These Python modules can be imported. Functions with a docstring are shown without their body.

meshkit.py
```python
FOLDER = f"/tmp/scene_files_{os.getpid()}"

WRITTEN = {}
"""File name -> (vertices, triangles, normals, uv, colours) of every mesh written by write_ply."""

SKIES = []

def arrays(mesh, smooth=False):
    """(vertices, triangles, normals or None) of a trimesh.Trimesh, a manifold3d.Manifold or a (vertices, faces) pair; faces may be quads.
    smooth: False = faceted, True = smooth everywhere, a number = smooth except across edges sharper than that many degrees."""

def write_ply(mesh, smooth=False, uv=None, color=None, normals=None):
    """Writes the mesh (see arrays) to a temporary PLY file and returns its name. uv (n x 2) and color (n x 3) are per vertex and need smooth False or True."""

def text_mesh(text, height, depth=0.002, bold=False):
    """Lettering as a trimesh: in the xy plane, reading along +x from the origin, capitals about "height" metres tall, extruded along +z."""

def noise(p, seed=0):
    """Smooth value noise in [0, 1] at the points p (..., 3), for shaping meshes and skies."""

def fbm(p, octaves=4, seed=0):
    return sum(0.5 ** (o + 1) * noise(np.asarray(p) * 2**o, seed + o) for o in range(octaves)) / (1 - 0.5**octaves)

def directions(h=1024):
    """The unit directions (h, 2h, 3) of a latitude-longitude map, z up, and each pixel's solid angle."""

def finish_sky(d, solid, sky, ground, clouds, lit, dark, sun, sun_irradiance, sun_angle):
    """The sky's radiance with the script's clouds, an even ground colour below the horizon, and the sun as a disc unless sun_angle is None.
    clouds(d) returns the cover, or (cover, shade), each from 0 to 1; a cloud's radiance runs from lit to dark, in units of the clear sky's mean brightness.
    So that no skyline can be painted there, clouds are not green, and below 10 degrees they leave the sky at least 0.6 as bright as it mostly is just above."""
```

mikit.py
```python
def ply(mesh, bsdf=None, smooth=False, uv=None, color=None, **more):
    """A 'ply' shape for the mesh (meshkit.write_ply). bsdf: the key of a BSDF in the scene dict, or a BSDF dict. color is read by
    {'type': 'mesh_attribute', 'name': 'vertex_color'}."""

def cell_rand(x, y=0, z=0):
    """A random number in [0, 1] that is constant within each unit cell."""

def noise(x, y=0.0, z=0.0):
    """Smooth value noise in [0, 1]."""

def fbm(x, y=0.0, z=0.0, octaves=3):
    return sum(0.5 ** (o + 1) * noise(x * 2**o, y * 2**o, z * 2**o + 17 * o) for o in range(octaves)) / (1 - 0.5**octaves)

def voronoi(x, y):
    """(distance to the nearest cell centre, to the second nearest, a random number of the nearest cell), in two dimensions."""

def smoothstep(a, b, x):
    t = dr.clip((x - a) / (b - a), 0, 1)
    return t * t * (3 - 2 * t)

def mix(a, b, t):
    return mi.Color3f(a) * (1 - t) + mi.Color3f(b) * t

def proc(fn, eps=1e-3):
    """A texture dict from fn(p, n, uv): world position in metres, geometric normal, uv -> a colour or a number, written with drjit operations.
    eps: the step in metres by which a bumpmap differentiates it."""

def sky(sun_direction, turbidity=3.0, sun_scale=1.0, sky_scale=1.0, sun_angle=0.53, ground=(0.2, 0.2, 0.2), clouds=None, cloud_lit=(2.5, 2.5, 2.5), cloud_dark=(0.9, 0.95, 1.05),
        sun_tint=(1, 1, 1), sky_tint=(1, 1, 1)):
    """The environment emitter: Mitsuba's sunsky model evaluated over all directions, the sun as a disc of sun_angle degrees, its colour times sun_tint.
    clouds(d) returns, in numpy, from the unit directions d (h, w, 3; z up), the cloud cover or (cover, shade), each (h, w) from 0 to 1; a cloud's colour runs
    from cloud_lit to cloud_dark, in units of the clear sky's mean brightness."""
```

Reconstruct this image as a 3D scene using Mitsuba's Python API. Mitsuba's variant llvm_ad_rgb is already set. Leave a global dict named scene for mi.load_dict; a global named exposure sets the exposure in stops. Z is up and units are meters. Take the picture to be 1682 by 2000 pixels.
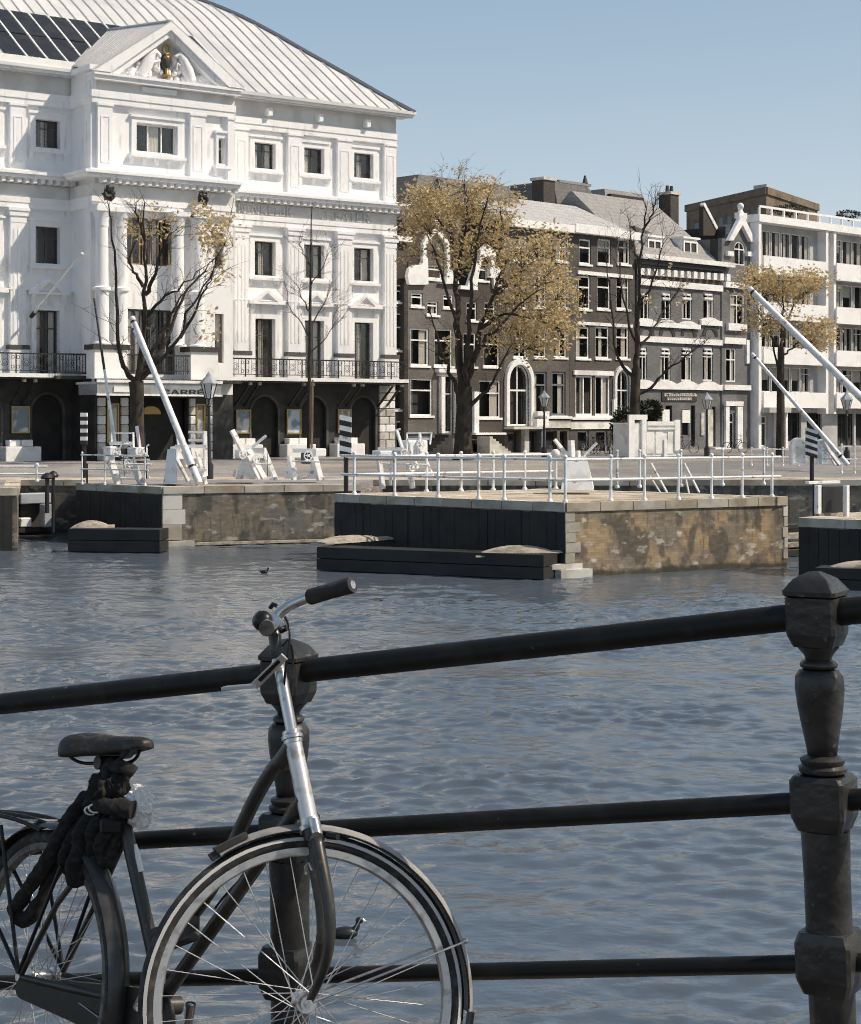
import math, random
import numpy as np, trimesh, mitsuba as mi, drjit as dr
import mikit, meshkit
from shapely.geometry import Polygon, box as sbox
from shapely.ops import unary_union

# ---------------------------------------------------------------- camera, sky, exposure
FX, CX, HY, CZ = 3600.0, 841.0, 822.0, 3.9      # focal length and horizon in pixels of the 1682 x 2000 photograph; eye height over the water
scene, labels = {}, {}
T4 = mi.ScalarTransform4f
scene['camera'] = {'type': 'perspective', 'fov_axis': 'x', 'fov': 2 * math.degrees(math.atan(841 / FX)), 'near_clip': 0.05, 'far_clip': 3000.0,
                   'principal_point_offset_y': (1000 - HY) / 2000.0,
                   'to_world': T4().look_at(origin=[0, 0, CZ], target=[0, 100, CZ], up=[0, 0, 1])}
SUN_AZ, SUN_EL = -9.0, 47.0                        # degrees from +x towards +y, and up
SUN = (math.cos(math.radians(SUN_EL)) * math.cos(math.radians(SUN_AZ)), math.cos(math.radians(SUN_EL)) * math.sin(math.radians(SUN_AZ)), math.sin(math.radians(SUN_EL)))
def cloud_cover(d):
    el = np.degrees(np.arcsin(np.clip(d[..., 2], -1, 1)))
    az = np.degrees(np.arctan2(d[..., 0], d[..., 1]))
    q = np.stack([az * 0.22, el * 1.1, az * 0], -1)
    n = meshkit.fbm(q + 7.3, 5, 3)
    band = np.exp(-((el - 7.6) / 1.5) ** 2)
    q2 = np.stack([d[..., 0] * 3.2, d[..., 1] * 3.2, d[..., 2] * 6], -1)
    high = np.clip((meshkit.fbm(q2, 5, 11) - 0.55) * 2.2, 0, 1) * np.clip((el - 18) / 20, 0, 1)
    veil = 0.62 * np.exp(-(np.maximum(el, 0) / 6.5) ** 2)          # thin white haze low over the town
    return np.clip(veil + np.clip((n - 0.60) * 5.0, 0, 1) * band * 0.35 + high * 0.5, 0, 1)
scene['sky'] = mikit.sky(SUN, turbidity=3.2, clouds=cloud_cover, cloud_lit=(1.78, 1.84, 1.98), cloud_dark=(1.2, 1.25, 1.35), sky_tint=(1.56, 1.30, 1.02), sun_tint=(0.95, 1.0, 1.09))
exposure = 1.7

# ---------------------------------------------------------------- keys and labels
_count = {}
def newkey(base):
    n = _count.get(base, -1) + 1
    _count[base] = n
    return base if n == 0 else f'{base}_{n:03d}'
def thing(name, label, cat, group=None, **more):
    k = newkey(name)
    labels[k] = {'label': label, 'category': cat, **more}
    if group: labels[k]['group'] = group
    return k
def put(k, mesh, mat, smooth=False, **more):
    if isinstance(mesh, list): mesh = cat(mesh)
    scene[k] = mikit.ply(mesh, mat, smooth=smooth, **more)
    return k
def part(parent, name, mesh, mat, smooth=False, label=None, kind=None):
    k = put(newkey(parent + '__' + name), mesh, mat, smooth)
    if label or kind:
        labels[k] = {}
        if label: labels[k]['label'] = label
        if kind: labels[k]['kind'] = kind
    return k
def solo(name, mesh, mat, label, cat_, group=None, smooth=False):
    return put(thing(name, label, cat_, group), mesh, mat, smooth)
def struct(name, mesh, mat, label=None, smooth=False):
    k = put(newkey(name), mesh, mat, smooth)
    labels[k] = {'kind': 'structure'}
    if label: labels[k]['label'] = label
    return k

# ---------------------------------------------------------------- mesh helpers: a mesh is (vertices, triangles)
def cat(ms):
    vs, fs, o = [], [], 0
    for v, f in ms:
        vs.append(v); fs.append(np.asarray(f) + o); o += len(v)
    return np.vstack(vs), np.vstack(fs)
BF = np.array([[0, 2, 1], [1, 2, 3], [4, 5, 6], [5, 7, 6], [0, 1, 4], [1, 5, 4], [2, 6, 3], [3, 6, 7], [0, 4, 2], [2, 4, 6], [1, 3, 5], [3, 7, 5]])
def hexa(p):
    """Eight corners, index = x + 2 y + 4 z."""
    return np.array(p, float), BF
def bx(x0, x1, y0, y1, z0, z1):
    return hexa([(x, y, z) for z in (z0, z1) for y in (y0, y1) for x in (x0, x1)])
def bevel_box(x0, x1, y0, y1, z0, z1, b):
    c = np.array([(x0 + x1) / 2, (y0 + y1) / 2, (z0 + z1) / 2]); h = np.array([x1 - x0, y1 - y0, z1 - z0]) / 2
    pts = []
    for s in np.ndindex(2, 2, 2):
        sg = np.array(s) * 2 - 1
        for k in range(3):
            q = h - b; q = q.copy(); q[k] = h[k]
            pts.append(c + sg * q)
    m = trimesh.convex.convex_hull(np.array(pts))
    return np.array(m.vertices), np.array(m.faces)
def xf(m, M):
    M = np.asarray(M, float)
    return np.asarray(m[0]) @ M[:3, :3].T + M[:3, 3], m[1]
def mv(m, x, y, z): return np.asarray(m[0]) + [x, y, z], m[1]
def axes(a):
    a = np.asarray(a, float); a = a / np.linalg.norm(a)
    r = np.cross(a, [0, 0, 1.0]) if abs(a[2]) < 0.95 else np.cross(a, [1.0, 0, 0])
    r /= np.linalg.norm(r)
    return r, np.cross(r, a), a
def tube(pts, r, n=8, closed=False, squash=None):
    """A round bar along the points; r a number or one per point."""
    P = np.asarray(pts, float); m = len(P)
    R = np.full(m, r, float) if np.isscalar(r) else np.asarray(r, float)
    tg = np.roll(P, -1, 0) - np.roll(P, 1, 0) if closed else np.gradient(P, axis=0)
    tg /= np.maximum(np.linalg.norm(tg, axis=1, keepdims=True), 1e-12)
    u, _, _ = axes(tg[0]); V = []
    th = np.arange(n) * 2 * np.pi / n
    for i in range(m):
        u = u - tg[i] * (u @ tg[i]); u /= np.linalg.norm(u); w = np.cross(tg[i], u)
        V.append(P[i] + R[i] * (np.cos(th)[:, None] * u + np.sin(th)[:, None] * w))
    V = np.vstack(V); F = []
    for i in range(m if closed else m - 1):
        a, b = i * n, ((i + 1) % m) * n
        for j in range(n):
            k = (j + 1) % n
            F += [[a + j, a + k, b + k], [a + j, b + k, b + j]]
    if not closed:
        V = np.vstack([V, P[0], P[-1]]); c0, c1 = m * n, m * n + 1
        for j in range(n):
            k = (j + 1) % n
            F += [[c0, k, j], [c1, (m - 1) * n + j, (m - 1) * n + k]]
    return V, np.array(F)
def bar(p, q, w, h=None, up=(0, 0, 1)):
    """A square bar from p to q, w wide and h deep."""
    p, q = np.asarray(p, float), np.asarray(q, float); h = h or w
    a = (q - p) / np.linalg.norm(q - p)
    r = np.cross(a, up); r = r / np.linalg.norm(r) if np.linalg.norm(r) > 1e-6 else np.array([1.0, 0, 0])
    t = np.cross(r, a)
    return hexa([c + r * sx * w / 2 + t * sy * h / 2 for sy in (-1, 1) for c in (p, q) for sx in (-1, 1)])
def lathe(prof, n=24, c=(0, 0, 0)):
    """prof: (radius, z) from bottom to top."""
    P = np.array(prof, float); th = np.arange(n) * 2 * np.pi / n; m = len(P)
    V = np.concatenate([np.stack([r * np.cos(th), r * np.sin(th), np.full(n, z)], 1) for r, z in P])
    F = []
    for i in range(m - 1):
        for j in range(n):
            k = (j + 1) % n
            F += [[i * n + j, i * n + k, (i + 1) * n + k], [i * n + j, (i + 1) * n + k, (i + 1) * n + j]]
    V = np.vstack([V, [0, 0, P[0, 1]], [0, 0, P[-1, 1]]])
    for j in range(n):
        k = (j + 1) % n
        F += [[m * n, k, j], [m * n + 1, (m - 1) * n + j, (m - 1) * n + k]]
    return V + np.array(c, float), np.array(F)
def prism(pts, z0, z1):
    """A footprint polygon (x, y) raised from z0 to z1."""
    m = trimesh.creation.extrude_polygon(Polygon(pts).buffer(0), z1 - z0, engine='earcut')
    return np.array(m.vertices) + [0, 0, z0], np.array(m.faces)
def sheet(poly, t):
    """A shapely polygon as a plate (x, y), t thick in z."""
    ms = []
    for g in getattr(poly, 'geoms', [poly]):
        if g.is_empty or g.area < 1e-6: continue
        m = trimesh.creation.extrude_polygon(g, t, engine='earcut')
        ms.append((np.array(m.vertices), np.array(m.faces)))
    return cat(ms)
def ball(c, r, sub=2, squash=(1, 1, 1)):
    m = trimesh.creation.icosphere(sub)
    return np.array(m.vertices) * r * np.array(squash) + np.array(c), np.array(m.faces)

# ---------------------------------------------------------------- places
def at(px, py, Y):
    """The point at distance Y seen at a pixel of the photograph."""
    return np.array([(px - CX) / FX * Y, Y, CZ - (py - HY) / FX * Y])
def onz(px, py, z):
    """The point at height z seen at a pixel of the photograph."""
    return at(px, py, FX * (CZ - z) / (py - HY))
class Front:
    """A building line: s along it (to the right), d out towards the street, z up."""
    def __init__(self, px, Y, a):
        a = math.radians(a)
        self.u, self.n = np.array([math.cos(a), math.sin(a)]), np.array([math.sin(a), -math.cos(a)])
        self.P = np.array([(px - CX) / FX * Y, Y])
    def s(self, px, d=0.0):
        k = (px - CX) / FX; q = self.P + d * self.n
        return (k * q[1] - q[0]) / (self.u[0] - k * self.u[1])
    def dd(self, px, s):
        k = (px - CX) / FX; q = self.P + s * self.u
        return (k * q[1] - q[0]) / (self.n[0] - k * self.n[1])
    def Y(self, s, d=0.0): return (self.P + s * self.u + d * self.n)[1]
    def z(self, px, py, d=0.0): return CZ - (py - HY) / FX * self.Y(self.s(px, d), d)
    def w(self, m):
        """Local (s, d, z) mesh to the world; faces turned because the frame is left-handed."""
        v = np.asarray(m[0], float)
        xy = self.P + v[:, :1] * self.u + v[:, 1:2] * self.n
        return np.hstack([xy, v[:, 2:3]]), np.asarray(m[1])[:, ::-1]
    def pt(self, s, d, z): return np.array([*(self.P + s * self.u + d * self.n), z])
    def box(self, s0, s1, d0, d1, z0, z1): return self.w(bx(min(s0, s1), max(s0, s1), min(d0, d1), max(d0, d1), min(z0, z1), max(z0, z1)))
    def plate(self, poly, d0, d1):
        """A shapely polygon in (s, z) as a plate from d0 to d1."""
        v, f = sheet(poly, d1 - d0)
        return self.w((np.stack([v[:, 0], v[:, 2] + d0, v[:, 1]], 1), f[:, ::-1]))
    def rect(self, px0, px1, py0, py1, d=0.0):
        """(s0, s1, z0, z1) of a rectangle on the front seen at these pixels."""
        c = (px0 + px1) / 2
        return self.s(px0, d), self.s(px1, d), self.z(c, py1, d), self.z(c, py0, d)
    def text(self, s0, s1, z, h, d, words, depth=0.05):
        m = meshkit.text_mesh(words, h, depth)
        v = np.array(m.vertices); wd = v[:, 0].max()
        v = np.stack([s0 + v[:, 0] * (s1 - s0) / wd, d + v[:, 2], z + v[:, 1]], 1)
        return self.w((v, np.array(m.faces)[:, ::-1]))

# ---------------------------------------------------------------- materials
noise, fbm, sstep, mix, proc = mikit.noise, mikit.fbm, mikit.smoothstep, mikit.mix, mikit.proc
def mat(name, base, rough=0.6, **more):
    if not isinstance(base, dict): base = {'type': 'rgb', 'value': list(base)}
    scene[name] = {'type': 'twosided', 'bsdf': {'type': 'principled', 'base_color': base, 'roughness': rough, **more}}
def patchy(a, b, sx=1.0, sz=1.0, lo=0.35, hi=0.7, oct=3):
    return proc(lambda p, n, uv: mix(a, b, sstep(lo, hi, fbm(p.x * sx, p.y * sx, p.z * sz, oct))))
def bricky(a, b, mortar, w=0.22, h=0.065, dirt=(0.05, 0.045, 0.04), amount=0.5):
    """Brickwork for walls too far off to tell the bricks apart; the run along the wall is measured on both floor axes."""
    def fn(p, n, uv):
        row = dr.floor(p.z / h)
        along = dr.select(dr.abs(n.x) > dr.abs(n.y), p.y, p.x) + row * w * 0.5
        cellr = mikit.cell_rand(dr.floor(along / w), row, 3)
        c = mix(a, b, cellr)
        fz, fx = p.z / h - row, along / w - dr.floor(along / w)
        joint = dr.maximum(sstep(0.80, 0.92, fz), sstep(0.93, 0.98, fx))
        c = mix(c, mortar, joint * 0.7)
        return mix(c, dirt, amount * sstep(0.42, 0.75, fbm(p.x * 0.9, p.y * 0.9, p.z * 0.7, 3)))
    return proc(fn)
mat('stucco', proc(lambda p, n, uv: mix(mix((0.80, 0.80, 0.805), (0.74, 0.75, 0.765), sstep(0.45, 0.75, fbm(p.x * 0.8, p.y * 0.8, p.z * 0.5, 3))), (0.52, 0.52, 0.51), 0.6 * sstep(0.60, 0.80, fbm(p.x * 4.2, p.y * 4.2, p.z * 0.6, 4)))), 0.75)
mat('stucco_shade', patchy((0.66, 0.65, 0.63), (0.55, 0.54, 0.52), 1.2, 0.8), 0.8)  # duller stucco that paints in the shade under cornice and eaves
mat('white_paint', patchy((0.80, 0.80, 0.79), (0.68, 0.68, 0.66), 2.0, 2.0, 0.45, 0.8), 0.45)
mat('white_wood', patchy((0.78, 0.78, 0.76), (0.55, 0.54, 0.51), 1.4, 1.4, 0.45, 0.8), 0.5)
mat('grey_tone', patchy((0.36, 0.39, 0.42), (0.28, 0.30, 0.33), 2.0, 2.0), 0.5)
mat('white_metal', proc(lambda p, n, uv: mix(mix((0.80, 0.80, 0.80), (0.62, 0.61, 0.58), sstep(0.45, 0.8, fbm(p.x * 3, p.y * 3, p.z * 3, 3))), (0.34, 0.24, 0.16), 0.8 * sstep(0.66, 0.74, fbm(p.x * 7 + 5, p.y * 7, p.z * 5, 4)))), 0.4)
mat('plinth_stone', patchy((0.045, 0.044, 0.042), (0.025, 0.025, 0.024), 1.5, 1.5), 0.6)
mat('pale_stone', patchy((0.55, 0.54, 0.50), (0.36, 0.34, 0.30), 1.8, 1.8, 0.4, 0.75), 0.7)
mat('dark_stone', patchy((0.09, 0.087, 0.083), (0.055, 0.053, 0.05), 1.5, 1.5), 0.7)
mat('iron', proc(lambda p, n, uv: mix((0.011, 0.011, 0.012), (0.022, 0.020, 0.018), sstep(0.5, 0.8, fbm(p.x * 9, p.y * 9, p.z * 9, 3)))), 0.38)
mat('far_iron', (0.02, 0.02, 0.022), 0.45)
mat('gold', (0.36, 0.25, 0.10), 0.35, metallic=0.6)
mat('zinc_a', patchy((0.66, 0.66, 0.65), (0.58, 0.585, 0.59), 0.7, 0.7), 0.45, metallic=0.15)
mat('zinc_b', patchy((0.62, 0.62, 0.61), (0.54, 0.545, 0.55), 0.7, 0.7), 0.45, metallic=0.15)
mat('zinc_c', patchy((0.58, 0.58, 0.57), (0.51, 0.515, 0.52), 0.7, 0.7), 0.45, metallic=0.15)
mat('zinc_seam', (0.40, 0.41, 0.42), 0.5, metallic=0.2)
mat('solar', patchy((0.018, 0.017, 0.016), (0.03, 0.028, 0.025), 2.0, 2.0), 0.3)
mat('interior', (0.045, 0.042, 0.038), 0.9)  # dark fill painted as the shade of unlit rooms and openings
mat('curtain', (0.50, 0.47, 0.42), 0.9)
mat('brick_grey', bricky((0.17, 0.155, 0.145), (0.12, 0.11, 0.105), (0.20, 0.19, 0.18)), 0.85)
mat('brick_brown', bricky((0.085, 0.077, 0.071), (0.062, 0.056, 0.052), (0.13, 0.12, 0.11)), 0.85)
mat('brick_dark', bricky((0.075, 0.058, 0.048), (0.05, 0.042, 0.037), (0.09, 0.082, 0.075)), 0.85)
mat('brick_tan', bricky((0.125, 0.11, 0.095), (0.095, 0.085, 0.075), (0.15, 0.14, 0.13)), 0.85)
mat('brick_blue', bricky((0.15, 0.155, 0.165), (0.115, 0.118, 0.125), (0.18, 0.18, 0.18)), 0.85)
def tiles(a, b, row=0.30):
    """Courses of tiles, told apart by their tone."""
    def fn(p, n, uv):
        r_ = dr.floor(p.z / row); c = mikit.cell_rand(dr.floor((p.x + p.y) / 0.26), r_, 2)
        q = mix(a, b, 0.55 * c + 0.45 * fbm(p.x * 0.8, p.y * 0.8, p.z * 0.8, 3))
        return q * (1.0 - 0.22 * sstep(0.78, 0.95, p.z / row - r_))
    return proc(fn)
mat('roof_dark', tiles((0.075, 0.072, 0.07), (0.042, 0.041, 0.04)), 0.7)
mat('roof_slate', tiles((0.15, 0.148, 0.146), (0.085, 0.084, 0.083)), 0.7)
mat('roof_grey', tiles((0.30, 0.295, 0.29), (0.20, 0.198, 0.195)), 0.75)
mat('blue_frame', (0.13, 0.15, 0.18), 0.5)
mat('black_paint', (0.015, 0.015, 0.016), 0.4)
mat('lamp_glass', (0.55, 0.56, 0.56), 0.25)
mat('bark', patchy((0.055, 0.043, 0.033), (0.028, 0.023, 0.019), 5.0, 2.0), 0.9)
mat('stake_wood', patchy((0.30, 0.22, 0.14), (0.22, 0.16, 0.10), 5.0, 1.0), 0.8)
mat('shrub_leaf', (0.03, 0.04, 0.022), 0.7)
def leafmat(name, rgb, tr):
    scene[name] = {'type': 'twosided', 'bsdf': {'type': 'principled', 'base_color': {'type': 'rgb', 'value': list(rgb)}, 'roughness': 0.6}} if tr is None else \
        {'type': 'principledthin', 'base_color': {'type': 'rgb', 'value': list(rgb)}, 'roughness': 0.6, 'diff_trans': tr, 'spec_trans': 0.0}
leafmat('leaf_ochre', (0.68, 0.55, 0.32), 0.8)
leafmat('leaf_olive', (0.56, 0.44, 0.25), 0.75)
scene['pane_glass'] = {'type': 'thindielectric', 'int_ior': 1.5}

# ================================================================ the setting: water, quay, ground, piers of the lock
QZ = 1.85                                        # height of quays and lock piers over the water
def water_bump(p, n, uv):
    return fbm(p.x * 10.0, p.y * 17.0, 1.7, 3) * 0.0075
scene['water_surface'] = {'type': 'bumpmap', 'arbitrary': {**proc(water_bump, eps=4e-3)}, 'scale': 1.0,
                          'bsdf': {'type': 'principled', 'base_color': {'type': 'rgb', 'value': [0.068, 0.086, 0.110]}, 'roughness': 0.02, 'specular': 0.5}}
rng = np.random.default_rng(5)
WAVES = []
for lam, amp, cnt, spread in ((3.2, 0.0032, 6, 14), (1.6, 0.0023, 10, 20), (0.9, 0.0019, 18, 26), (0.5, 0.0016, 28, 34), (0.30, 0.0012, 34, 42)):
    for i in range(cnt):
        L = lam * rng.uniform(0.72, 1.35); th = math.radians(rng.normal(80, spread)); k = 2 * np.pi / L
        WAVES.append((k * math.cos(th), k * math.sin(th), amp, rng.uniform(0, 6.28), lam))
def water_patch(x0, x1, y0, y1, step, finest):
    xs, ys = np.arange(x0, x1 + step / 2, step), np.arange(y0, y1 + step / 2, step)
    GX, GY = np.meshgrid(xs, ys, indexing='ij'); GZ = np.zeros_like(GX)
    g1_ = meshkit.fbm(np.stack([GX * 0.10, GY * 0.16, GX * 0 + 2.2], -1), 3, 5); g2_ = meshkit.fbm(np.stack([GX * 0.33, GY * 0.45, GX * 0 + 7.2], -1), 3, 8)
    big, small = 0.45 + 1.2 * np.clip((g1_ - 0.3) * 2.2, 0, 1), 0.35 + 1.5 * np.clip((g2_ - 0.30) * 2.4, 0, 1)
    for kx, ky, amp, ph, lam in WAVES:
        if lam >= finest: GZ += amp * np.sin(kx * GX + ky * GY + ph) * (big if lam > 1.2 else small)
    nx, ny = GX.shape; idx = np.arange(nx * ny).reshape(nx, ny)
    q = np.stack([idx[:-1, :-1], idx[1:, :-1], idx[1:, 1:], idx[:-1, 1:]], -1).reshape(-1, 4)
    return np.stack([GX, GY, GZ], -1).reshape(-1, 3), np.vstack([q[:, [0, 1, 2]], q[:, [0, 2, 3]]])
def flat(x0, x1, y0, y1, z): return np.array([(x0, y0, z), (x1, y0, z), (x1, y1, z), (x0, y1, z)], float), np.array([[0, 1, 2], [0, 2, 3]])
far_water = [flat(-400, -21, -60, 66, -0.012), flat(21.9, 400, -60, 66, -0.012), flat(-21, 21.9, -60, 9, -0.012)]
struct('water', cat([water_patch(-7.5, 7.5, 10, 25, 0.05, 0.0), water_patch(-21, -7.5, 9, 25, 0.15, 0.85), water_patch(7.5, 22, 9, 25, 0.15, 0.85), water_patch(-12, 12, 25, 40, 0.075, 0.0), water_patch(-21, -12, 25, 40, 0.15, 0.85), water_patch(12, 22, 25, 40, 0.15, 0.85), water_patch(-21, 22, 40, 66, 0.11, 0.45), flat(-7.5, 7.5, 9, 10, -0.012)] + far_water), 'water_surface', smooth=True)

def paving(p, n, uv):
    base = mix((0.185, 0.178, 0.175), (0.135, 0.131, 0.129), sstep(0.35, 0.7, fbm(p.x * 0.35, p.y * 0.12, 0.0, 3)))
    row = dr.floor(p.y / 0.45)
    c = mikit.cell_rand(dr.floor(p.x / 0.6 + row * 0.5), row, 5)
    base = base * (0.86 + 0.26 * c)
    return mix(base, (0.30, 0.23, 0.14), 0.5 * sstep(0.58, 0.78, fbm(p.x * 0.25, p.y * 0.5, 3.0, 3)))
mat('paving', proc(paving), 0.9)
mat('moss_stone', proc(lambda p, n, uv: mix(mix((0.36, 0.31, 0.24), (0.23, 0.19, 0.14), sstep(0.35, 0.7, fbm(p.x * 1.4, p.y * 1.4, p.z * 2, 3))), (0.42, 0.41, 0.39), sstep(0.58, 0.75, fbm(p.x * 2.3 + 9, p.y * 2.3, p.z * 2.3, 3)))), 0.9)
mat('coping_stone', patchy((0.44, 0.41, 0.36), (0.30, 0.27, 0.22), 2.2, 2.2), 0.85)
mat('coping_stone_b', patchy((0.38, 0.34, 0.27), (0.25, 0.21, 0.15), 2.2, 2.2), 0.85)
def pier_face(tan, grey, dark, pale, k):
    """Old brick with moss, tar stains and lime blooms; courses hardly show."""
    def fn(p, n, uv):
        row = dr.floor(p.z / 0.075); along = p.x + p.y + row * 0.11
        cr = mikit.cell_rand(dr.floor(along / 0.23), row, 3)
        c = mix(tan, grey, sstep(0.38, 0.62, fbm(p.x * 1.6 + k, p.y * 1.6, p.z * 1.1, 5)))
        c = mix(c, dark, 0.85 * sstep(0.50, 0.64, fbm(p.x * 3.1 + 3 + k, p.y * 3.1, p.z * 1.5, 5)))
        c = mix(c, dark, 0.55 * sstep(0.55, 0.72, fbm(p.x * 9.0 + k, p.y * 9.0, p.z * 1.4, 4)))
        c = mix(c, pale, 0.75 * sstep(0.60, 0.74, fbm(p.x * 3.4 + 11 + k, p.y * 3.4, p.z * 5.0, 5)))
        joint = sstep(0.80, 0.95, p.z / 0.075 - row)
        c = c * (0.82 + 0.36 * cr)
        c = mix(c, dark, 0.3 * joint)
        wet = sstep(0.30, 0.18, p.z + 0.22 * fbm(p.x * 2, p.y * 2, 0.0, 3))      # the tide of algae at the waterline
        return mix(c, (0.035, 0.034, 0.024), 0.85 * wet)
    return proc(fn)
mat('pier_tan', pier_face((0.32, 0.235, 0.14), (0.20, 0.165, 0.125), (0.085, 0.075, 0.06), (0.50, 0.47, 0.42), 0.0), 0.9)
mat('pier_grey', pier_face((0.17, 0.145, 0.11), (0.125, 0.118, 0.11), (0.06, 0.057, 0.05), (0.34, 0.33, 0.31), 21.0), 0.9)
mat('tarred_wood', patchy((0.020, 0.018, 0.016), (0.010, 0.010, 0.010), 2.0, 2.0), 0.7)
mat('pale_deck', proc(lambda p, n, uv: mix(mix((0.38, 0.34, 0.28), (0.22, 0.19, 0.15), sstep(0.35, 0.7, fbm(p.x * 5, p.y * 12, p.z * 12, 4))), (0.10, 0.09, 0.07), 0.8 * sstep(0.58, 0.70, fbm(p.x * 3, p.y * 3, p.z * 6, 4)))), 0.85)

QY = 64.0
struct('ground', flat(-1500, 1500, 90, 2500, QZ - 0.03), 'paving', 'flat ground behind the far quay')
struct('quay', cat([prism([(-60, QY + 0.5), (70, QY + 0.5), (140, 260), (-110, 260)], -1.0, QZ)]), 'paving', 'grey paved quay along the far bank')
def coping_run(parent, p, q, z0, z1, w, L, inward, mats=('coping_stone', 'coping_stone_b'), proud=0.05):
    """A row of single coping stones from p to q, w wide towards inward."""
    p, q = np.asarray(p, float)[:2], np.asarray(q, float)[:2]
    t = q - p; n = max(1, int(round(np.linalg.norm(t) / L))); t /= np.linalg.norm(t)
    nrm = np.array([-t[1], t[0]]); nrm = nrm if nrm @ np.asarray(inward)[:2] > 0 else -nrm
    ln = np.linalg.norm(q - p) / n
    for i in range(n):
        a, b = p + t * (ln * i + 0.012), p + t * (ln * (i + 1) - 0.012)
        jz, jd = rng.uniform(-0.008, 0.008), rng.uniform(-0.012, 0.012)
        o, e = nrm * (-proud + jd), nrm * w
        pts = [(*(a + o), z0), (*(b + o), z0), (*(a + e), z0), (*(b + e), z0)]
        pts += [(x, y, z1 + jz) for x, y, _ in pts]
        part(parent, 'coping_stone', hexa(pts), mats[rng.integers(2)])
struct('quay_edge', flat(-50, 60, QY + 0.52, QY + 2.9, QZ + 0.004), 'moss_stone', 'brown mossy strip along the quay edge')
qw = thing('quay_wall', 'grey brick quay wall under the paved far bank', 'quay wall')
part(qw, 'wall', cat([bx(-60, 70, QY, QY + 0.495, -1.2, QZ - 0.2)]), 'pier_grey')
coping_run(qw, (-16, QY), (20, QY), QZ - 0.198, QZ + 0.006, 0.495, 1.6, (0, 1))

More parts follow.
